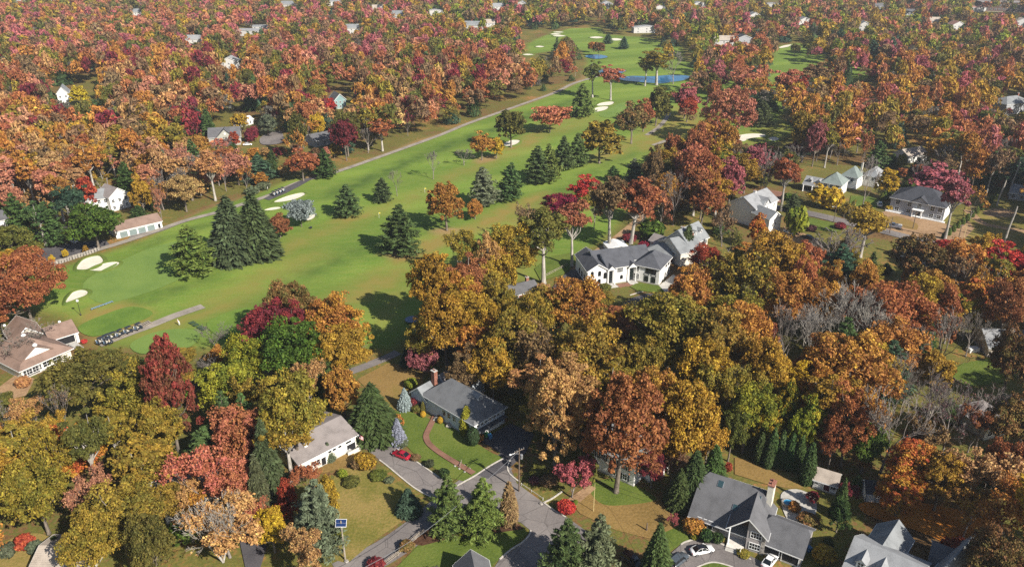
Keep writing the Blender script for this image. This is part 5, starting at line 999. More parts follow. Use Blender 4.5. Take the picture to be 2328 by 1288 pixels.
# ------------------------------------------------------------------ vehicles
def paint(name, col, rough=0.25, metal=0.0):
    if name in MATS: return MATS[name]
    m, N, L, bs = _new(name); bs.inputs["Base Color"].default_value = (*col, 1); bs.inputs["Roughness"].default_value = rough; bs.inputs["Metallic"].default_value = metal
    bs.inputs["Coat Weight"].default_value = 0.6; bs.inputs["Coat Roughness"].default_value = 0.08
    n = N.new("ShaderNodeTexNoise"); n.inputs["Scale"].default_value = 3; mp = N.new("ShaderNodeMapRange"); mp.inputs[3].default_value = rough * .8; mp.inputs[4].default_value = rough * 1.4; L.new(n.outputs["Fac"], mp.inputs[0]); L.new(mp.outputs[0], bs.inputs["Roughness"])
    MATS[name] = m; return m
CGLASS = glass_mat("car_glass", (0.01, 0.012, 0.015), 0.04); TYRE = mat("tyre_rubber", (0.02, 0.02, 0.02), .9, .1); RIM = mat("alloy_rim", (.5, .5, .52), .3, .05, metal=.8); LAMPM = mat("lamp_lens", (.8, .8, .78), .2, .02); TAIL = mat("tail_lens", (.35, .01, .01), .3, .05)
def loft(mb, st, mi=0):
    """st: list of (x, [(y, z) ring])"""
    b = len(mb.v); n = len(st[0][1])
    for x, ring in st: mb.v += [(x, y, z) for y, z in ring]
    for i in range(len(st) - 1):
        for k in range(n):
            a = b + i * n + k; c = b + i * n + (k + 1) % n; mb.f.append((a, c, c + n, a + n)); mb.m.append(mi)
    mb.f.append(tuple(b + k for k in reversed(range(n)))); mb.m.append(mi); e = b + (len(st) - 1) * n; mb.f.append(tuple(e + k for k in range(n))); mb.m.append(mi)
def ring(w, z0, z1, sh=.12): return [(-w * .92, z0), (w * .92, z0), (w, z0 + .15), (w, z1 - sh), (w * .86, z1), (-w * .86, z1), (-w, z1 - sh), (-w, z0 + .15)]
def car(label, x, y, rz, m, kind='sedan', roofm=None, name="parked_car", group=None):
    o = thing(name, label, "car" if kind != 'pickup' else "truck", (x, y, 0.075), rz, group); S = {'sedan': (4.6, .9, 1.42), 'suv': (4.7, .95, 1.72), 'pickup': (5.9, 1.0, 1.9)}[kind]; Lc, W, Ht = S; h = Lc / 2
    mb = MB(); belt = .92 if kind == 'sedan' else 1.08; hood = belt - .12
    if kind == 'pickup': loft(mb, [(-h, ring(W * .95, .45, 1.15)), (-h + .1, ring(W, .4, 1.2)), (.2, ring(W, .4, 1.2)), (1.0, ring(W, .4, 1.22)), (1.3, ring(W, .4, 1.2)), (h - .25, ring(W, .4, 1.08)), (h, ring(W * .9, .45, .95))])
    else: loft(mb, [(-h, ring(W * .80, .38, belt - .12)), (-h + .18, ring(W * .95, .28, belt - .02)), (-h + 1.0, ring(W, .24, belt)), (.3, ring(W, .24, belt)), (h - 1.25, ring(W, .24, hood)), (h - .35, ring(W * .95, .26, hood - .1)), (h, ring(W * .78, .36, hood - .22))])
    mb.build("body", m, o, True)
    if kind == 'sedan': cab = [(-h + .55, .72, belt - .02), (-h + 1.35, .62, Ht - .04), (-.1, .62, Ht), (.35, .62, Ht - .05), (h - 1.15, .74, belt - .08)]
    elif kind == 'suv': cab = [(-h + .12, .80, belt - .02), (-h + .45, .68, Ht - .06), (-.1, .68, Ht), (.5, .68, Ht - .05), (h - 1.2, .80, belt - .08)]
    else: cab = [(-.55, .86, 1.18), (-.45, .74, Ht - .04), (.3, .74, Ht), (.7, .74, Ht - .05), (1.35, .86, 1.16)]
    mg = MB(); loft(mg, [(x_, [(-w_ - (.1 if i in (0, 4) else .14), belt - .1), (w_ + (.1 if i in (0, 4) else .14), belt - .1), (w_, z_), (-w_, z_)]) for i, (x_, w_, z_) in enumerate(cab)]); mg.build("windows", CGLASS, o)
    mr = MB(); a, b, c, d = cab[1], cab[2], cab[3], cab[3]
    loft(mr, [(a[0] + .05, [(-a[1] - .02, a[2] - .05), (a[1] + .02, a[2] - .05), (a[1] * .9, a[2] + .02), (-a[1] * .9, a[2] + .02)]), (b[0], [(-b[1] - .02, b[2] - .06), (b[1] + .02, b[2] - .06), (b[1] * .9, b[2] + .03), (-b[1] * .9, b[2] + .03)]), (c[0], [(-c[1] - .02, c[2] - .05), (c[1] + .02, c[2] - .05), (c[1] * .9, c[2] + .02), (-c[1] * .9, c[2] + .02)])]); mr.build("roof_panel", roofm or m, o)
    for s in (-1, 1):   # pillars keep the glass from reading as one block
        for i, j in ((0, 1), (3, 4)):
            p, q = cab[i], cab[j]; mp = MB(); mp.tube([(p[0], s * (p[1] + .08), p[2]), (q[0], s * (q[1] + .03), q[2])], .05, 4); mp.build("pillar", m, o)
        mp = MB(); mp.tube([((cab[1][0] + cab[3][0]) / 2, s * (cab[1][1] + .12), belt), ((cab[1][0] + cab[3][0]) / 2, s * (cab[1][1] + .01), Ht - .05)], .05, 4); mp.build("pillar", roofm if roofm and kind == 'x' else m, o)
    if kind == 'pickup':
        for s in (-1, 1):
            mb = MB(); mb.box((-1.75, s * .82, 1.3), (2.3, .3, .5)); mb.build("tool_box", mat("white_body", (.75, .75, .74), .5, .03), o)
        mb = MB(); mb.box((-1.7, 0, 1.15), (2.2, 1.2, .1)); mb.build("bed", GALV, o)
    for sx in (-h * .62, h * .64):
        for s in (-1, 1):
            mw = MB(); r = .33 if kind == 'sedan' else .38; mw.lathe([(r * .7, -.11), (r, -.09), (r, .09), (r * .7, .11)], 14); t = mw.build("tyre", TYRE, o); t.rotation_euler = (math.pi / 2, 0, 0); t.location = (sx, s * (W - .08), r)
            mw = MB(); mw.lathe([(r * .62, -.115), (r * .62, .115)], 10); t2 = mw.build("rim", RIM, t)
    for s in (-1, 1):
        mb = MB(); mb.box((h - .1, s * W * .6, hood - .28), (.16, .36, .16)); mb.build("headlight", LAMPM, o); mb = MB(); mb.box((-h + .04, s * W * .62, belt - .2), (.14, .34, .18)); mb.build("tail_light", TAIL, o)
        mb = MB(); mb.box((cab[4][0] - .35, s * (W + .08), belt), (.14, .2, .12)); mb.build("mirror", m, o)
    BLOCKC.append((x, y, 3.0)); return o
BLOCKC = []
def cpx(px, py, ex, ey):
    """place and heading from the foot points of tail and nose"""
    a, b = G(px, py), G(ex, ey); c = (a + b) / 2; return c.x, c.y, math.atan2(b.y - a.y, b.x - a.x)
car("red sedan standing on the grey driveway", *cpx(933, 1046, 893, 1030), paint("red_paint", (.36, .012, .03)), 'sedan')
car("white hatchback with black roof on the turning circle", *cpx(1570, 1260, 1620, 1249), paint("white_car_paint", (.78, .78, .77)), 'sedan', paint("black_car_paint", (.012, .012, .014)))
car("white sedan in front of the garage openings", *cpx(1736, 1296, 1763, 1262), paint("white_car_paint", (.78, .78, .77)), 'sedan')
car("dark blue grey car behind the white hatchback", *cpx(1525, 1292, 1558, 1265), paint("slate_car_paint", (.07, .085, .10)), 'suv'); car("black car beside the big spruce", *cpx(1418, 1268, 1455, 1290), paint("black_car_paint", (.012, .012, .014)), 'suv')
car("white service pickup with tool boxes on the street", *cpx(2050, 521, 2010, 514), paint("white_car_paint", (.78, .78, .77)), 'pickup', name="service_pickup"); car("silver car on the pale driveway", *cpx(1805, 536, 1782, 527), paint("silver_paint", (.42, .43, .45), .3, .5), 'suv')
car("black car near the silver one on the driveway", *cpx(1850, 546, 1820, 538), paint("black_car_paint", (.012, .012, .014)), 'sedan'); car("white car beside the grey villa", *cpx(2001, 474, 1997, 461), paint("white_car_paint", (.78, .78, .77)), 'suv'); car("white car in the golf car park", *cpx(175, 554, 158, 547), paint("white_car_paint", (.78, .78, .77)), 'suv')
car("white car in the cul-de-sac by the grey gabled house", *cpx(556, 331, 570, 330), paint("white_car_paint", (.78, .78, .77)), 'sedan'); clear(550, 318, 645, 334, 420)
car("black car under the trees by the thicket house", *cpx(330, 1142, 360, 1128), paint("black_car_paint", (.012, .012, .014)), 'suv'); clear(325, 1118, 362, 1146, 128)
clear(140, 540, 180, 556, 262)
# ---- golf carts
CARTB = paint("dark_cart_paint", (.02, .025, .035)); CANOPY = mat("cart_canopy", (.03, .035, .045), .5, .08); SEATM = mat("cream_vinyl", (.62, .58, .5), .6, .05)
def golf_cart(label, px, py, rz, group="golf carts parked along the paths", canopy=CANOPY):
    p = G(px, py); o = thing("golf_cart", label, "golf cart", (p.x, p.y, .30), rz, group)
    mb = MB(); loft(mb, [(-1.2, ring(.52, .3, .8)), (-.5, ring(.58, .28, .78)), (.1, ring(.58, .28, .5)), (.6, ring(.58, .28, .55)), (.95, ring(.55, .28, .85)), (1.2, ring(.4, .35, .6))]); mb.build("body", CARTB, o, True)
    mb = MB(); mb.box((-.35, 0, .85), (.5, 1.05, .16)); mb.build("seat", SEATM, o); mb = MB(); mb.box((-.62, 0, 1.1), (.1, 1.05, .4)); mb.build("backrest", SEATM, o)
    mb = MB(); loft(mb, [(-.95, [(-.55, 1.84), (.55, 1.84), (.5, 1.9), (-.5, 1.9)]), (0, [(-.6, 1.86), (.6, 1.86), (.52, 1.95), (-.52, 1.95)]), (.85, [(-.55, 1.84), (.55, 1.84), (.5, 1.9), (-.5, 1.9)])]); mb.build("canopy", canopy, o)
    for sx in (-.8, .75):
        for s in (-.5, .5):
            mb = MB(); mb.tube([(sx + (.2 if sx > 0 else 0), s, .6), (sx, s, 1.86)], .025, 5); mb.build("post", GALV, o)
            mw = MB(); mw.lathe([(.16, -.09), (.23, -.08), (.23, .08), (.16, .09)], 10); t = mw.build("wheel", TYRE, o); t.rotation_euler = (math.pi / 2, 0, 0); t.location = (sx, s * 1.05, .23)
    for s in (-.25, .25): mb = MB(); mb.lathe([(.13, 0), (.15, .5), (.14, .85)], 8, (-1.25, s, .55)); mb.build("golf_bag", mat("bag_blue", (.10, .16, .24), .7, .1) if s < 0 else mat("bag_white", (.6, .6, .6), .7, .1), o)
    mb = MB(); mb.tube([(.45, .25, .95), (.75, .25, .6)], .025, 5); mb.lathe([(.16, 0), (.16, .03)], 10, (.42, .25, .96)); mb.build("steering_wheel", BLACKP, o); return o
d_ = G(400, 718) - G(235, 782); hd = math.atan2(d_.y, d_.x)
LBC = "dark golf cart in the row on the short path"
for px, py in ((244, 776), (258, 771), (274, 765), (294, 758), (316, 750)): golf_cart(LBC, px, py, hd + .15 + .25 * math.sin(px * 1.7), "golf carts in a row on the short path")
for px, py in ((232, 782), (248, 783)): golf_cart("golf cart half under the olive tree by the path", px, py, hd - .1, "golf carts at the end of the row")
d_ = G(690, 410) - G(612, 448); hd2 = math.atan2(d_.y, d_.x)
for px, py in ((622, 446), (629, 443), (636, 440), (643, 437)): golf_cart("golf cart standing on the dark asphalt cart stop", px, py, hd2 + 1.2, "golf carts on the cart stop")
# ---- people: one continuous skinned body each
def person(label, px, py, rz, shirt, trousers, z=.3, lean=0.0):
    p = G(px, py); o = thing("person", label, "person", (p.x, p.y, z), rz)
    V = [(0, 0, .95), (0, -.02 + lean * .3, 1.2), (0, lean * .6, 1.42), (0, lean * .75, 1.52), (0, lean * .9 + .02, 1.66), (0, lean * .9, 1.76), (-.19, lean * .6, 1.40), (-.27, lean * .6 + .06, 1.13), (-.12, lean * .5 + .28, .98), (.19, lean * .6, 1.40), (.27, lean * .6 + .06, 1.13), (.10, lean * .5 + .28, .97), (-.10, 0, .86), (-.13, .03, .48), (-.14, 0, .07), (-.14, .14, .03), (.10, 0, .86), (.13, .03, .48), (.14, 0, .07), (.14, .14, .03)]
    Ed = [(0, 1), (1, 2), (2, 3), (3, 4), (4, 5), (2, 6), (6, 7), (7, 8), (2, 9), (9, 10), (10, 11), (0, 12), (12, 13), (13, 14), (14, 15), (0, 16), (16, 17), (17, 18), (18, 19)]
    Rr = [.15, .15, .16, .06, .095, .07, .075, .055, .04, .075, .055, .04, .10, .07, .05, .04, .10, .07, .05, .04]
    me = bpy.data.meshes.new("body"); me.from_pydata(V, Ed, []); tmp = bpy.data.objects.new("tmp", me); COL.objects.link(tmp)
    md = tmp.modifiers.new("skin", 'SKIN'); md.use_smooth_shade = True
    for v, r in zip(me.skin_vertices[0].data, Rr): v.radius = (r, r)
    me.skin_vertices[0].data[0].use_root = True; tmp.modifiers.new("sub", 'SUBSURF').levels = 1
    dg = bpy.context.evaluated_depsgraph_get(); m2 = bpy.data.meshes.new_from_object(tmp.evaluated_get(dg)); m2.name = "body"; bpy.data.objects.remove(tmp)
    for q in (mat("skin", (.52, .33, .24), .6, .03), shirt, trousers, mat("shoe", (.05, .04, .04), .6, .05)):
        m2.materials.append(q)
    for f in m2.polygons:
        z_ = f.center.z; arm = abs(f.center.x) > .2 and z_ < 1.3
        f.material_index = 3 if z_ < .1 else 2 if z_ < .97 and not (f.center.y > .2) else 0 if z_ > 1.5 or (arm and z_ < 1.15) or f.center.y > .22 else 1
    b = link("body", m2, o); mh = MB(); mh.lathe([(.10, 1.68), (.115, 1.73), (.105, 1.80), (.05, 1.85)], 12, (0, lean * .9, 0)); mh.build("cap", TRIM, o); return o
KH = mat("khaki_cloth", (.45, .40, .31), .8, .05); WC = mat("white_cloth", (.75, .75, .74), .8, .04); NV = mat("navy_cloth", (.03, .04, .08), .8, .05)
person("person in white bending on the tee beside the practice green", 409, 741, 1.2, WC, WC, .32, .5); person("person in white shirt and dark trousers on the grass above the cart stop", 609, 434, 2.2, WC, NV, .1); person("person in pale clothes standing apart above the cart stop", 589, 437, .5, KH, WC, .1); person("person in tan shirt by the end of the cart row", 251, 786, .4, KH, NV, .3)
clear(395, 725, 425, 745, 205); clear(575, 415, 660, 450, 320)
# ---- flag sticks
FLAGM = mat("yellow_flag", (.75, .62, .08), .7, .05)
for lb, px, py, ht in (("flagstick with yellow flag on the fairway below the dark pine", 862, 497, 2.4), ("flagstick with yellow flag near the small dark pine", 966, 440, 2.3), ("white flagstick on the green below the bunkers", 395, 571, 2.2), ("white flagstick by the narrow far meadow", 1308, 175, 3.2), ("pale flagstick on the far green by the pink maple", 1782, 306, 2.8)):
    p = G(px, py); o = thing("flagstick", lb, "flagstick", (p.x, p.y, .2)); mb = MB(); mb.tube([(0, 0, 0), (0, 0, ht)], .035, 6); mb.build("stick", TRIM, o); mb = MB(); mb.slab([(.02, 0, ht - .5), (.35, .1, ht - .48), (.7, 0, ht - .4), (.7, 0, ht - .05), (.02, 0, ht)], .02); mb.build("flag", FLAGM if "yellow" in lb else TRIM, o)
# ---- poles and lamps
def utility_pole(label, px, py, yt, solar=False, arm=True, lean=0.0, transformer=False, m=POLEM, lamp=False, name="utility_pole", r=.15):
    p = G(px, py); Hh = hsolve(px, py, yt); o = thing(name, label, "pole", (p.x, p.y, 0)); mb = MB(); mb.tube([(0, 0, 0), (lean * .5, 0, Hh * .5), (lean, 0, Hh)], [r * 1.2, r, r * .75], 10); mb.build("pole", m, o)
    if arm:
        mb = MB(); mb.box((lean, 0, Hh - .6), (2.4, .12, .14), .6); a = mb.build("crossarm", m, o)
        for s in (-1, -.5, .5, 1): mb = MB(); mb.lathe([(.05, 0), (.08, .08), (.05, .16), (.07, .24)], 8, (lean + s * 1.1 * math.cos(.6), s * 1.1 * math.sin(.6), Hh - .53)); mb.build("insulator", GALV, a)
    if transformer: mb = MB(); mb.lathe([(.05, 1.1), (.28, 1.05), (.3, 1.0), (.3, .05), (.25, 0)][::-1], 14, (lean + .45, 0, Hh - 2.6)); mb.build("transformer", GALV, o)
    if solar:
        mb = MB(); mb.slab([(-1.0, -.5, Hh - 1.0), (1.0, -.5, Hh - 1.0), (1.0, .5, Hh), (-1.0, .5, Hh)], .08); s_ = mb.build("solar_panel", TRIM, o); n = Vector((0, -.707, .707)) * .012
        for i in range(4):
            for j in range(2):
                x0 = -.94 + i * .475; y0 = -.45 + j * .46; f = lambda x_, y_: (x_ + n.x, y_ + n.y, Hh - .5 + y_ + n.z); mb = MB(); mb.slab([f(x0, y0), f(x0 + .468, y0), f(x0 + .468, y0 + .45), f(x0, y0 + .45)], .006); mb.build("cell", glass_mat("solar_cell", (.012, .03, .10), .12), s_)
    if lamp: mb = MB(); mb.tube([(lean, 0, Hh - 1.4), (lean - .9, -.5, Hh - .9), (lean - 1.7, -.9, Hh - .9)], .05, 6); mb.build("lamp_arm", GALV, o); mb = MB(); mb.lathe([(.1, .12), (.22, .08), (.26, 0), (.1, -.08)][::-1], 10, (lean - 1.8, -.95, Hh - .9)); mb.build("lamp_head", LAMPM, o)
    return o, p, Hh
up1 = utility_pole("grey pole carrying a solar panel at the lawn's edge", 785, 1272, 1183, solar=True, arm=False, m=WOODM); clear(765, 1130, 800, 1280, 118)
up2 = utility_pole("brown utility pole with transformer and lamp at the junction", 1180, 1116, 1018, transformer=True, lamp=True); clear(1165, 1010, 1200, 1120, 140)
utility_pole("thin yellow pole on the tan lawn", 1349, 1162, 1098, arm=False, m=mat("yellow_pole", (.62, .50, .24), .7, .1), name="thin_pole", r=.06); clear(1340, 1095, 1357, 1165, 135)
up3 = utility_pole("dark utility pole beside the tall spruce", 1470, 1205, 1188, arm=False)
upr = [utility_pole("dark street pole above the verge lawn", 1895, 505, 463, arm=False, lamp=True, r=.12), utility_pole("brown street pole beside the service pickup", 2022, 530, 493, lamp=True, arm=False), utility_pole("dark street pole in front of the grey villa", 2075, 520, 482, arm=True), utility_pole("tall dark pole with a blue box by the dry garden", 2172, 570, 510, arm=True), utility_pole("pale yellow pole beside the dry garden", 2189, 548, 508, arm=False, m=mat("yellow_pole", (.62, .50, .24)), name="thin_pole", r=.09)]
p_ = upr[3][1]; mb = MB(); mb.box((.5, 0, 3.6), (.9, .4, .7)); mb.build("blue_box", mat("blue_plastic", (.03, .16, .34), .5, .05), upr[3][0]); clear(1880, 455, 1910, 515, 300); clear(2005, 480, 2230, 575, 285)
for nm, lb, px, py, ht in (("dead_tree", "tall dead grey trunk in the dry garden", 2283, 552, 14), ("dead_tree", "bare pole-like trunk beside the clipped hedge", 2266, 468, 11), ("dead_tree", "pale limbless trunk near the low grey house", 2292, 447, 15)):
    p = G(px, py); o = thing(nm, lb, "dead tree", (p.x, p.y, 0)); mb = MB(); mb.tube([(0, 0, 0), (.2, 0, ht * .4), (.9, 0, ht * .8), (1.1, 0, ht)], [.42, .32, .26, .2], 8); mb.build("trunk", BARKP, o); mb = MB(); mb.tube([(.75, 0, ht * .7), (1.5, .3, ht * .82)], [.14, .06], 6); mb.build("limb_stub", BARKP, o); clear(px - 8, py - 85, px + 14, py, p.y)
def lamp_post(label, px, py, ht=4.2):
    p = G(px, py); o = thing("lamp_post", label, "street lamp", (p.x, p.y, .1)); mb = MB(); mb.lathe([(.22, 0), (.2, .3), (.08, .5), (.06, ht)], 10); mb.build("post", BLACKP, o); mb = MB(); mb.lathe([(.05, 0), (.3, .12), (.42, .42), (.3, .72), (.06, .84)], 14, (0, 0, ht)); mb.build("globe", LAMPM, o, True); mb = MB(); mb.lathe([(.12, 0), (.15, .12)], 10, (0, 0, ht - .08)); mb.build("collar", BLACKP, o)
lamp_post("black lamp post with white globe beside the tee", 184, 717, 4.4); lamp_post("lamp post with white globe behind the clubhouse roof", 145, 768, 4.6); lamp_post("lamp post with white globe under the large orange oak", 21, 776, 4.6); clear(170, 685, 200, 720, 205)
def wire(label, pts, r=.02):
    mb = MB(); out = []
    for a, b in zip(pts, pts[1:]):
        for i in range(8): t = i / 8; q = a.lerp(b, t); q.z -= 1.1 * 4 * t * (1 - t) * (a - b).length / 60; out.append(q)
    out.append(pts[-1]); o = thing("overhead_wire", label, "cable", out[0]); b = out[0].copy(); mb.tube([q - b for q in out], r, 4); mb.build("cable", BLACKP if r < .03 else GALV, o)
q1 = up1[1] + Vector((0, 0, up1[2] - 1.2)); q2 = up2[1] + Vector((0, 0, up2[2] - .6)); q3 = up3[1] + Vector((0, 0, 8))
wire("pale overhead cable from the junction pole to the corner below", [q2, G(960, 1212, 7.5), G(830, 1288, 7.2)], .035); wire("overhead cable from the junction pole past the tan lawn", [q2 + Vector((.6, 0, 0)), q3, G(1620, 1255, 7)], .022); wire("second overhead cable over the tan lawn", [q2 + Vector((-.6, 0, -.8)), q3 + Vector((0, 0, -1)), G(1560, 1290, 6)], .022)
wire("overhead street cable in front of the grey villa", [u[1] + Vector((0, 0, u[2] - .5)) for u in upr[:4]], .02)
# ---- fences
def rail_fence(label, pts, hh=1.1, gap=2.4, rails=3, m=WOODM, name="rail_fence"):
    P = [G(*q) for q in pts]; o = thing(name, label, "fence", P[0])
    for a, b in zip(P, P[1:]):
        d = b - a; n = max(1, int(d.length / gap)); an = math.atan2(d.y, d.x)
        for i in range(n + 1):
            q = a.lerp(b, i / n) - P[0]; mb = MB(); mb.box((q.x, q.y, hh / 2), (.14, .14, hh), an); mb.build("post", m, o)
        for k in range(rails):
            for i in range(n):
                q = (a.lerp(b, (i + .5) / n)) - P[0]; mb = MB(); mb.box((q.x, q.y, hh * (k + .7) / rails), (d.length / n - .05, .06, .12), an); mb.build("rail", m, o)
rail_fence("split rail fence beside the street bend", [(870, 1288), (905, 1262), (945, 1226), (962, 1212)]); rail_fence("white guard rail beside the utility pole", [(1185, 1103), (1208, 1118), (1234, 1136)], .7, 2.2, 1, mat("pale_rail", (.6, .57, .52), .7, .08), "guard_rail"); rail_fence("low timber rail on the brick walk", [(1049, 1052), (1046, 1062)], .9, 1.5, 1)
def paling(label, pts, hh=1.5, m=None):
    P = [G(*q) for q in pts]; o = thing("paling_fence", label, "fence", P[0])
    for a, b in zip(P, P[1:]):
        d = b - a; n = max(2, int(d.length / .9)); an = math.atan2(d.y, d.x); c = (a + b) / 2 - P[0]; mb = MB(); mb.box((c.x, c.y, hh * .8), (d.length, .05, .1), an); mb.build("rail", m, o)
        for i in range(n):
            q = a.lerp(b, (i + .5) / n) - P[0]; rr = random.Random(i); mb = MB(); mb.box((q.x, q.y, hh / 2), (.74, .07, hh * rr.uniform(.9, 1.05)), an); mb.build("panel", m, o)
paling("weathered grey panel fence along the car park", [(122, 605), (165, 590), (215, 574), (228, 569)], 1.5, mat("grey_panel_wood", (.34, .31, .27), .9, .2, 1.2)); clear(120, 560, 232, 606, 245)
paling("grey yard fence behind the white oak house", [(1333, 1090), (1340, 1062)], 1.6, mat("grey_panel_wood", (.34, .31, .27)))
rail_fence("timber fence along the dirt path behind the mansion", [(1235, 632), (1262, 618), (1290, 604)], 1.1, 3, 2)
# ---- small garden things
def bins(label, px, py, m):
    p = G(px, py); o = thing("wheelie_bin", label, "bin", (p.x, p.y, .05), .4); mb = MB(); mb.box((0, 0, .5), (.7, .7, .9), taper=1.12); mb.build("body", m, o); mb = MB(); mb.box((0, .03, .99), (.85, .9, .1)); mb.build("lid", m, o); mb = MB(); mb.tube([(-.3, .48, .92), (.3, .48, .92)], .04, 6); mb.build("handle", m, o)
BP = mat("blue_plastic", (.03, .16, .34)); GP = mat("green_plastic", (.04, .2, .06), .5, .05)
bins("blue bin beside the shaded driveway", 1114, 996, BP); bins("green bin beside the blue one at the driveway", 1105, 993, GP); bins("bright blue bin behind the garage wing", 1838, 1252, BP); bins("pale blue bin at the clubhouse corner", 63, 852, mat("pale_blue_plastic", (.2, .42, .6), .5, .05)); bins("blue bin behind the chimney house", 1012, 858, BP)
p = G(937, 731); o = thing("trampoline", "round dark trampoline in the shade behind the oaks", "trampoline", (p.x, p.y, 0)); mb = MB(); mb.lathe([(2.0, .82), (2.1, .84), (2.1, .88), (1.9, .88)], 20); mb.build("rim", mat("trampoline_pad", (.15, .2, .3), .6, .05), o); mb = MB(); mb.lathe([(1.92, .86), (1.92, .865)], 20); mb.build("mat", mat("trampoline_mat", (.22, .24, .3), .7, .05), o); clear(915, 712, 958, 735, 215)
for k in range(6): mb = MB(); a = k * 1.047; mb.tube([(1.95 * math.cos(a), 1.95 * math.sin(a), 0), (1.95 * math.cos(a), 1.95 * math.sin(a), .84)], .04, 6); mb.build("leg", GALV, o)
p = G(1791, 1147); o = thing("hot_tub", "round stone tub with blue cover on the patio", "tub", (p.x, p.y, .05)); mb = MB(); mb.lathe([(1.3, 0), (1.3, .7), (.95, .72), (.9, .6)], 18); mb.build("rim", STONE, o); mb = MB(); mb.lathe([(.92, .62), (.92, .66)], 18); mb.build("water", mat("pool_blue", (.05, .28, .5), .2, .05), o)
for lb, px, py in (("cream covered garden table by the ranch house porch", 792, 1027),): p = G(px, py); o = thing("covered_grill", lb, "grill", (p.x, p.y, .02)); mb = MB(); mb.lathe([(.75, 0), (.85, .3), (.7, .8), (.5, .95)], 12); mb.build("cover", mat("grey_cover", (.3, .3, .29), .8, .1), o); mb = MB(); mb.box((0, 0, 1.0), (.9, .6, .1)); mb.build("top", TRIM, o)
pf = G(808, 986, 4.2); o = thing("flag", "striped flag on a slanted pole at the ranch house corner", "flag", (pf.x + .3, pf.y - .1, 3.2)); mb = MB(); mb.tube([(0, 0, 0), (.55, -.5, 1.4)], .03, 6); mb.build("flagpole", TRIM, o)
for i in range(7):
    mb = MB(); t0 = i / 7; mb.slab([(.6 + .8 * 0, -.5, 1.3 - .15 * i), (1.0, -.62, 1.1 - .15 * i), (1.5, -.55, .75 - .15 * i), (1.5, -.55, .62 - .15 * i), (1.0, -.62, .97 - .15 * i), (.6, -.5, 1.17 - .15 * i)][::-1], .01); mb.build("stripe", mat("flag_red", (.45, .03, .04), .8, .05) if i % 2 == 0 else WC, o)
mb = MB(); mb.slab([(.59, -.53, 1.3), (1.0, -.66, 1.1), (1.0, -.66, .6), (.59, -.53, .8)][::-1], .012); mb.build("canton", NV, o)
# range bag stand, slatted cart ramps, lattice stands
for lb, px, py in (("slatted timber ramp beside the tee", 272, 766), ("slatted timber ramp at the cart path bend", 330, 739)):
    p = G(px, py); o = thing("slatted_ramp", lb, "ramp", (p.x, p.y, .3), hd)
    for k in range(6): mb = MB(); mb.box((-1.5 + .6 * k, 0, .08 + .02 * k), (.36, 2.6, .08)); mb.build("slat", WOODM, o)
    for s in (-1.1, 1.1): mb = MB(); mb.box((0, s, .02), (3.6, .1, .08)); mb.build("runner", WOODM, o)
a, b = G(208, 706), G(257, 688); o = thing("bag_stand", "long blue grey rack for golf bags beside the tee", "rack", (a.x, a.y, .25)); d = b - a; an = math.atan2(d.y, d.x); n = 12
for k in range(n): q = d * ((k + .5) / n); mb = MB(); mb.box((q.x, q.y, .35), (d.length / n - .12, .7, .12), an + (.12 if k % 2 else -.08)); mb.build("panel", mat("rack_blue", (.20, .30, .38), .5, .1), o)
for k in range(4): q = d * (k / 3); mb = MB(); mb.box((q.x, q.y, .15), (.08, .8, .3), an); mb.build("leg", GALV, o)
for i, (px, py) in enumerate(((263, 541),)): pass
p = G(398, 735)
for i, (px, py) in enumerate(((437, 735), (445, 740), (455, 745), (463, 749))): q = G(px, py); o = thing("practice_mat", "low dark practice mat on the shaded tee", "mat", (q.x, q.y, .31), hd, "practice mats on the shaded tee"); mb = MB(); mb.box((0, 0, .04), (1.5, 1.5, .06)); mb.build("turf", mat("mat_turf", (.05, .09, .04), .9, .2), o); mb = MB(); mb.box((0, 0, .02), (1.62, 1.62, .05)); mb.build("border", BLACKP, o)
p = G(707, 520); o = thing("golf_bag_pair", "small dark cart standing on the fairway near the silver cedar", "trolley", (p.x, p.y, .2)); mb = MB(); mb.box((0, 0, .45), (1.0, .8, .5), taper=.8); mb.build("body", CARTB, o)
for s in (-.45, .45): mb = MB(); mb.lathe([(.25, -.05), (.25, .05)], 10); t = mb.build("wheel", TYRE, o); t.rotation_euler = (math.pi / 2, 0, 0); t.location = (0, s, .25)
for i, (px, py, r) in enumerate(((1054, 0, 0),)): pass
for lb, px, py, r in (("pale round boulder at the brick walk", 992, 954, .8), ("grey boulder beside the lawn's planting", 1022, 968, .9), ("white stone at the foot of the solar pole", 788, 1276, .45), ("pale stone at the end of the guard rail", 1230, 1145, .4)):
    p = G(px, py); o = thing("boulder", lb, "rock", (p.x, p.y, .0)); bm = bmesh.new(); bmesh.ops.create_icosphere(bm, subdivisions=3, radius=r)
    for v in bm.verts: v.co *= 1 + .16 * math.sin(v.co.x * 4 + r * 9) * math.sin(v.co.y * 5 + 1) ; v.co.z = v.co.z * .6 + r * .3
    m_ = bpy.data.meshes.new("stone"); bm.to_mesh(m_); bm.free(); m_.materials.append(STONE); link("stone", m_, o)
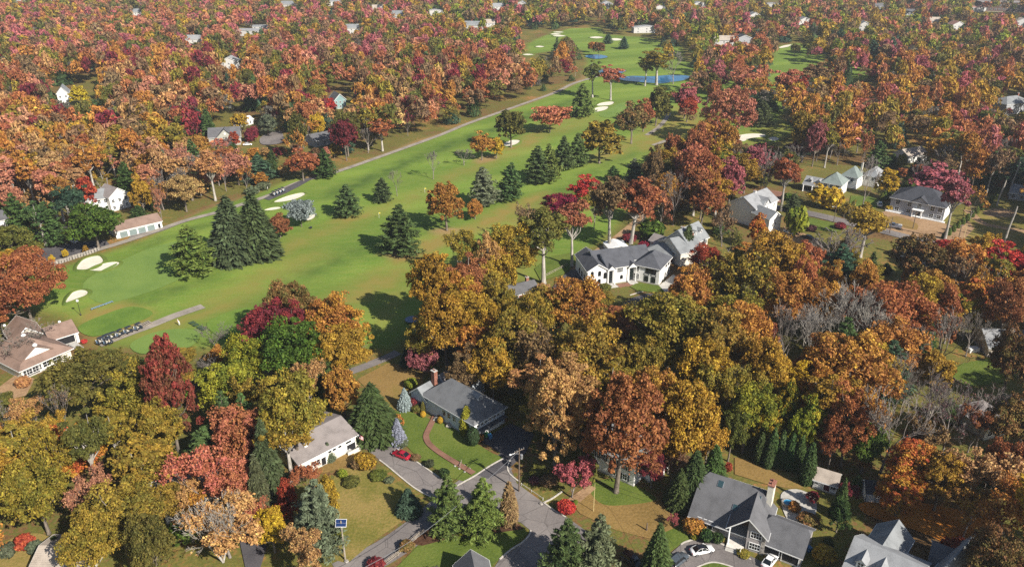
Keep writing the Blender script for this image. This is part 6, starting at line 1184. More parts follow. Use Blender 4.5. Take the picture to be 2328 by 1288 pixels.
# ------------------------------------------------------------------ the surveyed trees: x, top y, crown width, foot y or None, height if the foot is hidden
NAMES = {'dome': 'oak_tree', 'tall': 'oak_tree', 'oval': 'maple_tree', 'spread': 'maple_tree', 'great': 'oak_tree', 'vast': 'maple_tree', 'thin': 'sparse_tree', 'bare': 'bare_tree', 'birch': 'birch_tree', 'pine': 'pine_tree', 'spruce': 'spruce_tree', 'fir': 'spruce_tree', 'arbor': 'arborvitae', 'shrub': 'shrub', 'ball': 'clipped_shrub'}
HAND = [
 # on the golf course
 (184, 196, 40, 240, 0, 'oval', 'yellow', "bright yellow tree beside the bright white gabled house"), (727, 258, 34, 318, 0, 'oval', 'yellow', "bright yellow maple behind the shaded house"), (610, 262, 50, 308, 0, 'oval', 'bluegreen', "grey green tree beside the cul-de-sac"), (700, 270, 44, 325, 0, 'tall', 'orange', "orange tree beside the bright yellow maple"), (548, 258, 40, 300, 0, 'oval', 'gold', "gold tree behind the low white garage"), (455, 238, 44, 310, 0, 'pine', 'tealgreen', "dark pine beside the grey gabled house"), (478, 250, 40, 320, 0, 'spruce', 'deep', "dark spruce against the grey gabled house"), (573, 292, 30, 322, 0, 'shrub', 'maroon', "dark red shrub between the gabled house and cul-de-sac"), (100, 212, 50, 262, 0, 'dome', 'olive', "olive tree before the bright white gabled house"), (752, 224, 34, 268, 0, 'oval', 'crimson', "red maple against the teal house"), (535, 300, 30, 338, 0, 'oval', 'brick', "scarlet little maple before the grey gabled house"), (500, 316, 40, 345, 0, 'shrub', 'pinkrust', "rosy shrub before the grey gabled house"),
 (1990, 92, 46, None, 20, 'pine', 'tealgreen', "dark pine in the far conifer group, beside the upper meadow"), (2032, 86, 44, None, 21, 'pine', 'tealgreen', "dark pine in the far conifer group, toward the rust wood"), (2010, 98, 40, None, 18, 'spruce', 'deep', "spruce in the middle of the far conifer group"), (1893, 70, 44, None, 19, 'pine', 'tealgreen', "dark pine behind the far green"), (1915, 66, 40, None, 20, 'pine', 'tealgreen', "second dark pine behind the far green"), (1958, 96, 44, None, 20, 'oval', 'olive', "tall olive tree beside the far conifer group"), (1930, 108, 36, None, 18, 'oval', 'maroon', "maroon tree beside the tall olive one"),
 (425, 1085, 90, None, 10, 'thin', 'tan', "thin tan tree hiding the thicket house wall"), (372, 1100, 90, None, 11, 'dome', 'olivegold', "olive tree at the corner of the thicket house"), (430, 1120, 70, None, 8, 'thin', 'goldrust', "low rust gold tree before the thicket house"), (1345, 980, 60, None, 9, 'thin', 'brown', "brown thin tree beside the white oak house"), (1445, 985, 60, None, 9, 'dome', 'goldrust', "rust gold tree at the white oak house's gable"),
 (445, 512, 100, 622, 0, 'pine', 'pinelight', "broad conical pine standing alone below the cart garage green"),
 (532, 452, 110, 592, 0, 'spruce', 'dark', "dark spruce of the fairway pair, next to the lone broad pine"), (588, 446, 105, 582, 0, 'spruce', 'dark', "dark spruce of the fairway pair, next to the rust shrub tree"),
 (638, 486, 54, 540, 0, 'oval', 'rust', "rusty shrub-like tree tucked against the dark spruce pair"), (686, 456, 66, 516, 0, 'spread', 'blue', "silver blue cedar over the crescent bunker"),
 (790, 419, 66, 491, 0, 'pine', 'pine', "green pine on the fairway beyond the silver cedar"), (870, 404, 46, 459, 0, 'pine', 'dark', "small dark pine beside the pale bare sapling"), (903, 384, 34, 446, 0, 'bare', 'grey', "pale bare sapling beside the small dark pine"),
 (985, 342, 38, 408, 0, 'bare', 'grey', "bare tree standing alone in the middle of the fairway"), (910, 468, 92, 578, 0, 'pine', 'pine', "layered green pine casting a wide shadow on the fairway"), (1016, 414, 90, 524, 0, 'great', 'orange', "dense orange oval maple on the fairway"),
 (1080, 456, 42, 498, 0, 'oval', 'orange', "little orange maple between the big oval one and the pines"), (1102, 381, 72, 468, 0, 'pine', 'bluegreen', "grey green pine behind the little orange maple"), (1157, 371, 64, 455, 0, 'pine', 'pine', "green pine next to the grey green one"),
 (1222, 333, 62, 417, 0, 'pine', 'pine', "twin pine in the fairway cluster, fuller of the two"), (1252, 328, 56, 412, 0, 'pine', 'pinelight', "light green twin pine in the fairway cluster"), (1281, 309, 48, 386, 0, 'pine', 'pine', "slim dark pine beside the round olive tree"), (1313, 302, 50, 378, 0, 'pine', 'pine', "pine touching the round olive tree"),
 (1362, 276, 92, 372, 0, 'oval', 'olivegold', "round olive gold tree beside the fairway pines"), (1250, 242, 84, 302, 0, 'spread', 'pinkrust', "low spreading red maple on the fairway"), (1162, 249, 66, 336, 0, 'oval', 'olive', "olive brown oval tree over a small bunker"), (1096, 299, 54, 364, 0, 'dome', 'goldrust', "rust gold tree in the clump with a yellow one"), (1128, 314, 40, 360, 0, 'oval', 'yellow', "bright yellow little tree in the fairway clump"),
 (1055, 338, 48, 376, 0, 'bare', 'grey', "small crooked bare tree left of the fairway clump".replace("left of", "beside")), (1325, 190, 62, 264, 0, 'pine', 'pinelight', "pale green pine beside the two white bunkers"), (1347, 138, 46, 222, 0, 'tall', 'olive', "slender olive tree before the small pond"), (1388, 147, 52, 228, 0, 'tall', 'pinkrust', "slender red brown tree before the small pond"),
 (1492, 110, 84, 194, 0, 'tall', 'olivegold', "tall olive gold tree at the long pond"), (1466, 128, 40, 196, 0, 'tall', 'olive', "dark trunked olive tree at the long pond"), (1530, 118, 50, 192, 0, 'bare', 'grey', "bare grey tree behind the long pond"), (1435, 230, 78, 327, 0, 'dome', 'olivered', "dark olive tree with red top beside the far putting green"), (1490, 198, 66, 287, 0, 'oval', 'olive', "olive brown tree behind the dark one by the putting green"), (1462, 224, 54, 300, 0, 'dome', 'rust', "rust tree squeezed between the two olive ones"),
 (1555, 188, 66, 270, 0, 'dome', 'pink', "pink red maple with a scarlet neighbour"), (1561, 222, 44, 278, 0, 'oval', 'brick', "small scarlet maple before the pink red one"), (1650, 198, 128, 328, 0, 'vast', 'pinkrust', "huge spreading pink maple by the wide bunker"), (1598, 296, 66, 352, 0, 'shrub', 'purple', "purple leaved small tree beside the huge pink maple"), (1731, 228, 48, 288, 0, 'pine', 'dark', "dark pine behind the huge pink maple"), (1622, 150, 66, 215, 0, 'dome', 'pink', "pink tree beyond the long pond"), (1608, 165, 66, 235, 0, 'dome', 'olive', "dusky olive tree below the pink one by the pond"), (1690, 165, 60, 235, 0, 'tall', 'pinkrust', "rosy tall tree on the far fairway edge"), (1780, 158, 62, 248, 0, 'tall', 'pinkrust', "rose and rust tree by the far bunker"), (1815, 168, 36, 252, 0, 'tall', 'brick', "thin scarlet tree by the far bunker"), (1850, 140, 70, 205, 0, 'dome', 'brown', "brown broad tree before the far fairway"),
 (1362, 96, 26, 128, 0, 'oval', 'olivered', "small round olive tree above the far pond"), (1418, 84, 24, 112, 0, 'pine', 'tealgreen', "small pine on the upper fairway"), (1346, 95, 20, 120, 0, 'oval', 'orange', "small orange tree above the far pond"), (1382, 76, 22, 100, 0, 'pine', 'tealgreen', "dark little pine by the upper bunkers"), (1806, 100, 22, 126, 0, 'oval', 'olive', "small tree on the far green"), (1838, 82, 40, 122, 0, 'dome', 'olive', "round olive tree on the far green"),
 (1505, 334, 68, 392, 0, 'dome', 'crimson', "scarlet round maple near the cart path stub"), (1393, 377, 34, 412, 0, 'pine', 'deep', "little pine behind the vivid red maple"), (1442, 361, 50, 418, 0, 'pine', 'bluegreen', "grey green pine beside the scarlet round maple"), (1335, 397, 84, 472, 0, 'dome', 'crimson', "vivid red maple beside the magenta one"), (1272, 441, 78, 500, 0, 'dome', 'magenta', "magenta maple beside the vivid red one"),
 # round the mansion
 (1385, 404, 90, 566, 0, 'tall', 'brown', "tall brown oak with bare dark trunk behind the mansion"), (1432, 400, 110, 568, 0, 'tall', 'rust', "tall rust oak with pale trunk behind the mansion"), (1236, 468, 118, 644, 0, 'tall', 'olive', "tall olive oak with long pale trunk beside the mansion drive"), (1300, 455, 82, 606, 0, 'tall', 'pinkrust', "tall forked tree with rusty crown beside the mansion drive"), (1190, 462, 80, 560, 0, 'thin', 'brown', "thin brown tree on the shaded fairway edge"), (1350, 430, 60, 520, 0, 'thin', 'olivegold', "thin olive sapling below the vivid red maple"),
 (1530, 384, 64, 512, 0, 'bare', 'grey', "bare forked tree behind the dormer house"), (1592, 398, 84, 518, 0, 'dome', 'rust', "rust red tree behind the dormer house"), (1480, 500, 52, 545, 0, 'shrub', 'green', "fresh green shrub tree beside the dormer house"), (1500, 430, 70, 520, 0, 'thin', 'pinkrust', "thin pinkish tree behind the green shrub tree"), (1655, 358, 72, 470, 0, 'oval', 'pink', "crimson pink tree behind the white gabled house"), (1632, 328, 110, 430, 0, 'dome', 'greengold', "gold and green oak above the crimson pink tree"), (1690, 350, 80, 440, 0, 'dome', 'gold', "golden oak beside the crimson pink tree"), (1735, 334, 60, 472, 0, 'bare', 'grey', "tall bare tree behind the white gabled house"), (1775, 350, 60, 480, 0, 'tall', 'rust', "rust tree near the brick drive"), (1560, 515, 50, 585, 0, 'spruce', 'dark', "dark spruce in front of the dormer house"), (1640, 470, 80, 560, 0, 'thin', 'brown', "grey brown thin tree beside the dormer house"), (1600, 560, 90, 640, 0, 'dome', 'brick', "brick red tree below the dormer house"), (1655, 520, 60, 590, 0, 'thin', 'olive', "thin olive tree beside the white gabled house"), (1718, 484, 44, 565, 0, 'oval', 'redgold', "red and gold slim tree before the white gabled house"), (1807, 472, 52, 535, 0, 'shrub', 'lime', "round lime yellow willow by the verge lawn"), (1858, 420, 60, 470, 0, 'oval', 'yellow', "yellow shrub tree before the pavilion house"), (1885, 427, 46, 475, 0, 'shrub', 'yellow', "second yellow shrub before the pavilion house"), (1800, 440, 40, 480, 0, 'pine', 'dark', "dark pine beside the brick drive"), (1960, 345, 60, 475, 0, 'bare', 'grey', "tall pale bare tree before the pavilion house"), (2010, 385, 50, 450, 0, 'oval', 'yellow', "yellow tree beside the third pavilion"), (2148, 388, 70, 545, 0, 'tall', 'pink', "slender pinkish red tree in front of the grey villa"), (2120, 375, 120, 455, 0, 'dome', 'pink', "pink maple behind the grey villa"), (2205, 420, 60, 500, 0, 'thin', 'orange', "thin orange tree by the clipped hedge"),
 (1955, 472, 84, 585, 0, 'tall', 'gold', "golden tall tree beside the street"), (1925, 460, 60, 540, 0, 'thin', 'olivegold', "thin olive tree by the street lamp"), (1900, 556, 96, 668, 0, 'pine', 'tealgreen', "big dark blue green pine below the street"), (1968, 578, 50, 670, 0, 'spruce', 'deep', "slim olive spruce beside the big dark pine"), (1885, 515, 130, 640, 0, 'bare', 'grey', "wide bare tree above the big dark pine"), (2075, 535, 120, 660, 0, 'dome', 'olivered', "red brown oak below the street"), (2068, 585, 50, 670, 0, 'oval', 'orange', "small orange maple below the red brown oak"), (2140, 545, 70, 620, 0, 'dome', 'crimson', "crimson maple beside the chimney cottage"), (2110, 600, 60, 670, 0, 'oval', 'lime', "lime yellow small tree below the chimney cottage"), (2205, 552, 120, None, 17, 'dome', 'orange', "orange maple beside the shaded lane"), (2215, 632, 125, None, 16, 'oval', 'redgold', "gold and orange round maple below the orange one"), (2185, 665, 80, None, 13, 'oval', 'greengold', "green yellow tree touching the gold round maple"), (2290, 548, 120, None, 18, 'dome', 'crimson', "deep red maple beside the orange one"), (2250, 530, 70, None, 15, 'dome', 'gold', "gold maple above the deep red one"), (2310, 640, 90, None, 20, 'dome', 'rust', "shaded rust oak at the wood edge"), (2325, 750, 110, None, 20, 'dome', 'olivered', "dark red oak beside the beige ranch house"),
 # oaks in the middle
 (985, 574, 118, None, 24, 'dome', 'gold', "golden oak at the fairway corner, topmost of its clump"), (1045, 632, 110, None, 20, 'dome', 'goldrust', "rust tinted oak in the golden clump"), (1010, 668, 140, None, 22, 'dome', 'gold', "broad golden oak low in the clump"), (960, 720, 80, None, 16, 'dome', 'olivegold', "olive gold oak beside the trampoline"), (1110, 524, 62, 692, 0, 'tall', 'tan', "pinkish tan tree on a tall thin trunk"), (1052, 528, 82, 630, 0, 'thin', 'olivegold', "open olive gold tree at the fairway edge"), (1165, 512, 130, None, 21, 'dome', 'gold', "golden oak behind the pinkish tan tree"), (1130, 560, 90, None, 17, 'dome', 'goldrust', "rust gold oak under the golden one"), (1080, 690, 70, None, 14, 'dome', 'rust', "small rust oak beside the brown roofed house"),
 (1310, 638, 160, None, 21, 'dome', 'goldrust', "orange gold oak before the mansion"), (1245, 655, 100, None, 18, 'dome', 'olivegold', "olive gold oak beside the brown roofed house"), (1330, 715, 200, None, 25, 'dome', 'olivegold', "great olive gold oak dome, widest of the middle oaks"), (1160, 715, 150, None, 22, 'dome', 'olivegold', "brown olive oak below the brown roofed house"), (1230, 745, 130, None, 20, 'thin', 'brown', "thin brown oak before the hidden house"), (1120, 770, 110, None, 19, 'dome', 'gold', "shaded gold oak at the dark lawn"), (1060, 790, 90, None, 15, 'dome', 'brown', "brown oak beside the dark lawn"),
 (1530, 668, 190, None, 25, 'dome', 'olivegold', "great olive oak dome below the mansion driveway"), (1640, 700, 160, None, 24, 'dome', 'olivegold', "olive gold oak beside the great dome"), (1580, 610, 110, None, 20, 'dome', 'goldrust', "orange gold oak below the dormer house"), (1690, 590, 170, None, 23, 'thin', 'olivegold', "thin olive oak behind the orange gold oaks"), (1775, 535, 170, None, 24, 'dome', 'gold', "wide golden oak below the pale driveway"), (1800, 620, 130, None, 22, 'dome', 'goldrust', "rust gold oak under the wide golden one"), (1700, 690, 140, None, 22, 'dome', 'orange', "orange oak in the middle of the oaks"), (1740, 765, 120, None, 21, 'dome', 'gold', "gold oak at the end of the oak belt"), (1470, 770, 110, None, 20, 'dome', 'olivegold', "olive oak beside the narrow shaded gap"), (1600, 770, 150, None, 22, 'dome', 'gold', "golden oak above the rust oaks"),
 (1262, 830, 145, 1068, 0, 'great', 'tan', "tan orange oak beside the junction"), (1400, 845, 185, 1118, 0, 'great', 'rust', "rust oak on a stout trunk in the green bed"), (1500, 840, 140, None, 22, 'dome', 'goldrust', "gold rust oak behind the white oak house"), (1565, 870, 150, None, 22, 'dome', 'gold', "golden oak above the dark pines"), (1640, 830, 120, None, 21, 'thin', 'olivegold', "thin olive oak above the lime maple"), (1710, 870, 110, None, 18, 'dome', 'lime', "lime green maple behind the tan back lawn"), (1795, 862, 80, None, 17, 'oval', 'greengold', "gold green slim maple beside the lime one"), (1858, 900, 84, None, 16, 'oval', 'greengold', "gold green maple beside the garden shed"), (1820, 815, 90, None, 17, 'dome', 'yellow', "yellow maple at the gap in the oaks"),
 (1955, 768, 210, None, 22, 'dome', 'goldrust', "great gold brown oak below the birches"), (1860, 690, 110, None, 21, 'birch', 'grey', "pale multi stemmed birch beside the rust dome"), (1945, 645, 150, None, 23, 'birch', 'grey', "large pale birch before the rust dome"), (2040, 648, 190, None, 21, 'dome', 'rust', "smooth rust coloured oak dome behind the birches"), (2080, 720, 110, None, 17, 'bare', 'grey', "bare tree beside the rust dome"), (2170, 705, 160, None, 19, 'bare', 'grey', "dark bare tree before the beige ranch house"), (2115, 735, 44, None, 9, 'arbor', 'deep', "rounded green arborvitae beside the dark bare tree"), (2050, 870, 190, None, 23, 'bare', 'grey', "wide bare oak behind the grey shed"), (2190, 860, 150, None, 19, 'bare', 'purple', "pinkish grey bare tree by the dark flat house"), (2130, 905, 130, None, 16, 'bare', 'purple', "second pinkish grey bare tree by the dark flat house"), (1950, 880, 120, None, 20, 'dome', 'rust', "rust brown oak behind the garden shed"), (1990, 900, 80, None, 18, 'thin', 'goldrust', "thin gold rust tree beside the wide bare oak"), (1955, 1020, 46, 1075, 0, 'oval', 'orange', "small bright orange maple above the sheds"),
 (2090, 1010, 130, None, 13, 'dome', 'redgold', "orange and gold maple beside the grey shed"), (2160, 1030, 110, None, 14, 'dome', 'gold', "gold maple over the leafy lawn"), (2060, 1080, 110, None, 10, 'oval', 'redgold', "low orange maple beside the leafy lawn"), (2250, 1040, 150, None, 15, 'thin', 'tan', "tan open maple over the leafy lawn"), (2300, 1110, 140, None, 16, 'thin', 'orange', "orange open maple at the corner of the leafy lawn"), (2220, 1120, 110, None, 11, 'thin', 'goldrust', "rust gold open maple beside the leafy lawn"), (2310, 1010, 90, None, 16, 'dome', 'rust', "rust maple beside the dark flat house"), (2290, 1220, 160, None, 15, 'dome', 'olivered', "dark red maple beside the grey dormer house"), (2180, 1230, 70, None, 6, 'shrub', 'brick', "brick red shrub beside the grey dormer house"),
 (1880, 828, 110, None, 19, 'dome', 'goldrust', "rust gold oak at the stout grey trunk in the gardens"), (1760, 800, 100, None, 20, 'dome', 'gold', "golden oak closing the oak belt above the lime maple"), (1825, 935, 60, None, 13, 'oval', 'lime', "slim lime maple above the garden shed"), (1905, 955, 76, None, 13, 'dome', 'rust', "rust maple above the garden shed"), (1985, 960, 90, None, 13, 'dome', 'green', "dark green tree above the grey shed"), (1672, 925, 80, None, 14, 'dome', 'olive', "olive tree above the dark firs"), (1620, 930, 96, None, 16, 'dome', 'gold', "golden tree above the dark firs"), (2120, 840, 110, None, 19, 'bare', 'grey', "grey bare tree beside the great gold brown oak"), (2000, 690, 120, None, 20, 'birch', 'grey', "pale birch at the edge of the rust dome"), (2262, 870, 110, None, 17, 'bare', 'purple', "purple grey bare tree over the dark flat house"), (2322, 890, 110, None, 17, 'dome', 'olivered', "dark red oak beside the dark flat house"), (2230, 925, 80, None, 12, 'thin', 'rust', "rust open tree beside the dark flat house"), (2100, 960, 90, None, 13, 'thin', 'brown', "brown open tree between the bare ones"), (1800, 690, 110, None, 20, 'bare', 'grey', "grey bare tree behind the rust gold oak"), (1745, 930, 60, None, 12, 'oval', 'greengold', "gold green maple behind the arborvitae screen"), (1590, 940, 90, None, 14, 'dome', 'goldrust', "rust gold oak behind the dark firs"), (1530, 960, 80, None, 13, 'dome', 'gold', "gold oak beside the white oak house"), (1530, 1030, 60, None, 8, 'thin', 'brown', "brown twiggy tree beside the small dark fir"),
 # foreground, from the clubhouse down
 (75, 578, 190, 740, 0, 'vast', 'rust', "large orange oak beside the sand bunker and clubhouse"), (40, 515, 110, 598, 0, 'dome', 'olive', "round olive green tree beside the car park"), (225, 468, 130, 565, 0, 'dome', 'green', "big leafy green tree beside the cart garage"), (105, 455, 70, 560, 0, 'tall', 'pine', "tall dark pine beside the car park"), (130, 470, 60, 555, 0, 'pine', 'pine', "pine on the leafy bank of the car park"), (175, 425, 70, 530, 0, 'tall', 'tealgreen', "tall pine with bare stems before the white pine house"), (60, 440, 80, 560, 0, 'pine', 'deep', "bushy pine at the wood edge by the car park"), (205, 405, 64, 480, 0, 'oval', 'brick', "scarlet maple among the pines"), (330, 395, 56, 490, 0, 'oval', 'gold', "golden tree beside the white woodland house"),
 (120, 578, 14, 600, 0, 'oval', 'yellow', "tiny yellow tree by the panel fence, end of the row of three"), (151, 568, 15, 588, 0, 'oval', 'yellow', "tiny yellow tree in the middle of the row by the panel fence"), (197, 558, 13, 577, 0, 'oval', 'gold', "tiny gold tree by the panel fence next to the big green tree"),
 (20, 745, 150, None, 11, 'bare', 'grey', "bare grey tree over the clubhouse roof"), (655, 640, 124, None, 19, 'dome', 'olivered', "olive rust oak at the head of the belt below the fairway"), (610, 688, 130, None, 17, 'dome', 'maroon', "maroon maple in the belt below the fairway"), (665, 690, 90, None, 18, 'dome', 'maroon', "second maroon maple beside the orange gold oak"), (755, 662, 150, None, 20, 'dome', 'goldrust', "orange gold oak in the belt below the fairway"), (770, 745, 120, None, 17, 'dome', 'gold', "gold oak at the end of the belt by the asphalt path"), (655, 735, 170, None, 19, 'dome', 'green', "broad olive green tree below the maroon maples"), (545, 770, 120, None, 17, 'dome', 'lime', "yellow green tree below the maroon maples"), (735, 800, 90, None, 12, 'spruce', 'deep', "dark spruce in the shade by the asphalt path"), (480, 740, 90, None, 8, 'bare', 'grey', "bare grey thicket by the shaded tee"),
 (408, 768, 112, 1038, 0, 'great', 'maroonolive', "tall dark red oak on a pale trunk"), (785, 838, 84, 955, 0, 'oval', 'orange', "bright orange maple behind the ranch house"), (852, 878, 112, 994, 0, 'fir', 'deep', "broad dark yew beside the ranch house"), (905, 954, 42, 1006, 0, 'fir', 'blue', "silver blue spruce beside the driveway"), (921, 884, 34, 928, 0, 'fir', 'blue', "silver blue spruce beside the chimney house"), (905, 945, 30, 975, 0, 'shrub', 'orange', "orange shrub behind the silver blue spruce"),
 (655, 855, 160, None, 23, 'dome', 'olivegold', "tall olive gold oak beside the ranch house"), (640, 930, 130, None, 18, 'tall', 'olivegold', "olive oak below the tall one by the ranch house"), (160, 808, 170, None, 17, 'dome', 'olive', "olive oak below the clubhouse"), (280, 835, 170, None, 20, 'dome', 'olivegold', "olive gold oak beside the tall dark red oak"), (235, 790, 120, None, 13, 'dome', 'olive', "olive tree over the parked golf carts"), (120, 880, 130, None, 15, 'bare', 'brown', "brown bare tree below the clubhouse"), (60, 905, 90, None, 10, 'thin', 'tan', "tan shrubby tree by the clubhouse yard"), (140, 970, 150, None, 15, 'dome', 'redgold', "peach orange maple in the thicket"), (40, 945, 130, None, 16, 'dome', 'olivegold', "olive gold oak above the pale lawn"), (345, 935, 100, None, 13, 'dome', 'greengold', "gold and green maple below the dark red oak"), (370, 850, 90, None, 13, 'dome', 'green', "fresh green tree behind the dark red oak"), (500, 830, 120, None, 15, 'dome', 'lime', "lime green tree beside the dark red oak"),
 (500, 890, 70, None, 15, 'pine', 'pine', "young pine in the pine clump, beside the dark red oak"), (545, 895, 80, None, 16, 'pine', 'pine', "young pine in the middle of the pine clump"), (590, 960, 80, None, 17, 'spruce', 'dark', "dark spruce at the end of the pine clump"), (575, 1040, 70, None, 15, 'spruce', 'dark', "dark spruce beside the white shed"), (240, 930, 120, None, 16, 'tall', 'olivegold', "olive gold tree over a dark garden"), (320, 1010, 150, None, 17, 'tall', 'olivegold', "olive tree with leaning pale trunk"), (455, 1030, 150, None, 16, 'thin', 'pinkrust', "pinkish oak over the thicket house"), (520, 1040, 110, None, 14, 'dome', 'pinkrust', "pink oak beside the white shed"), (60, 1050, 160, None, 17, 'dome', 'olivegold', "olive gold oak over the pale lawn"), (200, 1080, 110, None, 13, 'thin', 'salmon', "peach coloured thin tree in the thicket"), (250, 1100, 190, None, 16, 'dome', 'olivegold', "wide olive oak beside the thicket house"), (180, 1180, 130, None, 14, 'dome', 'olivegold', "olive oak above the beige garage"), (330, 1180, 120, None, 15, 'dome', 'olive', "dark olive oak beside the beige garage"), (480, 1140, 190, None, 14, 'birch', 'tan', "pale limbed tan sycamore below the thicket house"), (500, 1150, 170, None, 12, 'thin', 'tan', "tan leaved tree around the pale limbed sycamore"), (580, 1140, 60, None, 10, 'thin', 'pinkrust', "rust thin tree by the narrow shaded drive"),
 (710, 1090, 120, None, 17, 'pine', 'bluegreen', "grey green pine beside the solar pole"), (650, 1095, 60, None, 11, 'oval', 'brick', "red orange maple behind the grey green pine"), (740, 1090, 60, None, 11, 'oval', 'gold', "gold tree at the lawn's edge by the grey green pine"), (610, 1160, 70, None, 10, 'oval', 'yellow', "yellow maple by the narrow shaded drive"), (770, 1200, 30, 1250, 0, 'oval', 'lime', "slim lime tree by the solar pole"), (690, 1060, 70, None, 8, 'thin', 'rust', "rust shrubby tree before the ranch house"),
 (1020, 1085, 84, 1217, 0, 'pine', 'pinelight', "yellow green pine at the junction, next to the fence"), (1095, 1088, 92, 1215, 0, 'pine', 'pinelight', "yellow green pine at the junction, next to the brown column"), (1157, 1098, 44, 1190, 0, 'arbor', 'brown', "brown dying columnar conifer at the junction"), (930, 1112, 56, 1165, 0, 'fir', 'tealgreen', "drooping blue green conifer on the patchy lawn"), (1290, 1180, 110, None, 15, 'pine', 'pine', "big green pine below the junction"), (1355, 1165, 100, None, 16, 'pine', 'bluegreen', "big blue green pine below the tan lawn"), (1490, 1196, 74, 1312, 0, 'fir', 'deep', "green spruce beside the black car"), (1585, 1030, 86, None, 12, 'fir', 'deep', "dark fir beside the sweeping roof house"), (1630, 1015, 70, None, 11, 'fir', 'deep', "second dark fir behind the sweeping roof house"), (1550, 1070, 60, None, 9, 'fir', 'deep', "small dark fir at the corner of the sweeping roof house"),
 (1300, 1050, 90, 1130, 0, 'thin', 'pink', "pink open maple beside the pale driveway"), (1480, 1030, 70, 1108, 0, 'dome', 'maroon', "dark red maple before the white oak house"), (1330, 1030, 60, None, 8, 'shrub', 'olive', "olive shrub tree beside the white oak house"), (1062, 925, 36, 985, 0, 'arbor', 'lime', "light green weeping conifer before the chimney house"), (1075, 972, 32, 1010, 0, 'ball', 'deep', "clipped dark green holly beside the driveway"), (960, 785, 80, None, 8, 'spread', 'pink', "pinkish low maple behind the chimney house"), (925, 790, 30, 830, 0, 'fir', 'tealgreen', "small spruce at the asphalt path end"),
]
for (x, yt, wd, yb, Hh, kind, pal, lb) in HAND:
    T(x, yt, wd, yb, Hh, kind, pal, NAMES[kind] if pal != 'blue' or kind != 'spread' else 'cedar_tree', lb, category="shrub" if kind in ('shrub', 'ball') else "tree")
# arborvitae rows and clipped hedge
for x, yt, wd, yb in ((1724, 985, 28, 1052), (1750, 975, 30, 1058), (1770, 980, 26, 1060), (1792, 985, 28, 1066), (1832, 1010, 36, 1098), (1745, 1005, 26, 1062), (1812, 992, 28, 1072)): T(x, yt, wd, yb, 0, 'arbor', 'deep', 'arborvitae', "columnar green arborvitae in the screen behind the tan back lawn", group="arborvitae screen behind the tan back lawn", category="tree")
T(1945, 1080, 24, 1115, 0, 'arbor', 'deep', 'arborvitae', "pointed green arborvitae between the two sheds"); T(1905, 1090, 34, 1175, 0, 'fir', 'deep', 'spruce_tree', "slim spruce beside the stone patio")
for i in range(14):
    t = i / 13; x = 1995 + (2075 - 1995) * t; y = 452 - 40 * t
    T(x + 8, y - 14 + 4 * t, 12, y + 6, 0, 'arbor', 'pinelight', 'arborvitae', "clipped arborvitae in the hedge beside the grey villa's roof", group="clipped hedge beside the grey villa")
for i in range(12):
    t = i / 11; x = 2145 + (2262 - 2145) * t; y = 538 - 90 * t
    T(x, y - 13 + 3 * t, 12, y + 5, 0, 'arbor', 'pinelight', 'arborvitae', "clipped arborvitae in the hedge along the dry garden", group="clipped hedge along the dry garden")
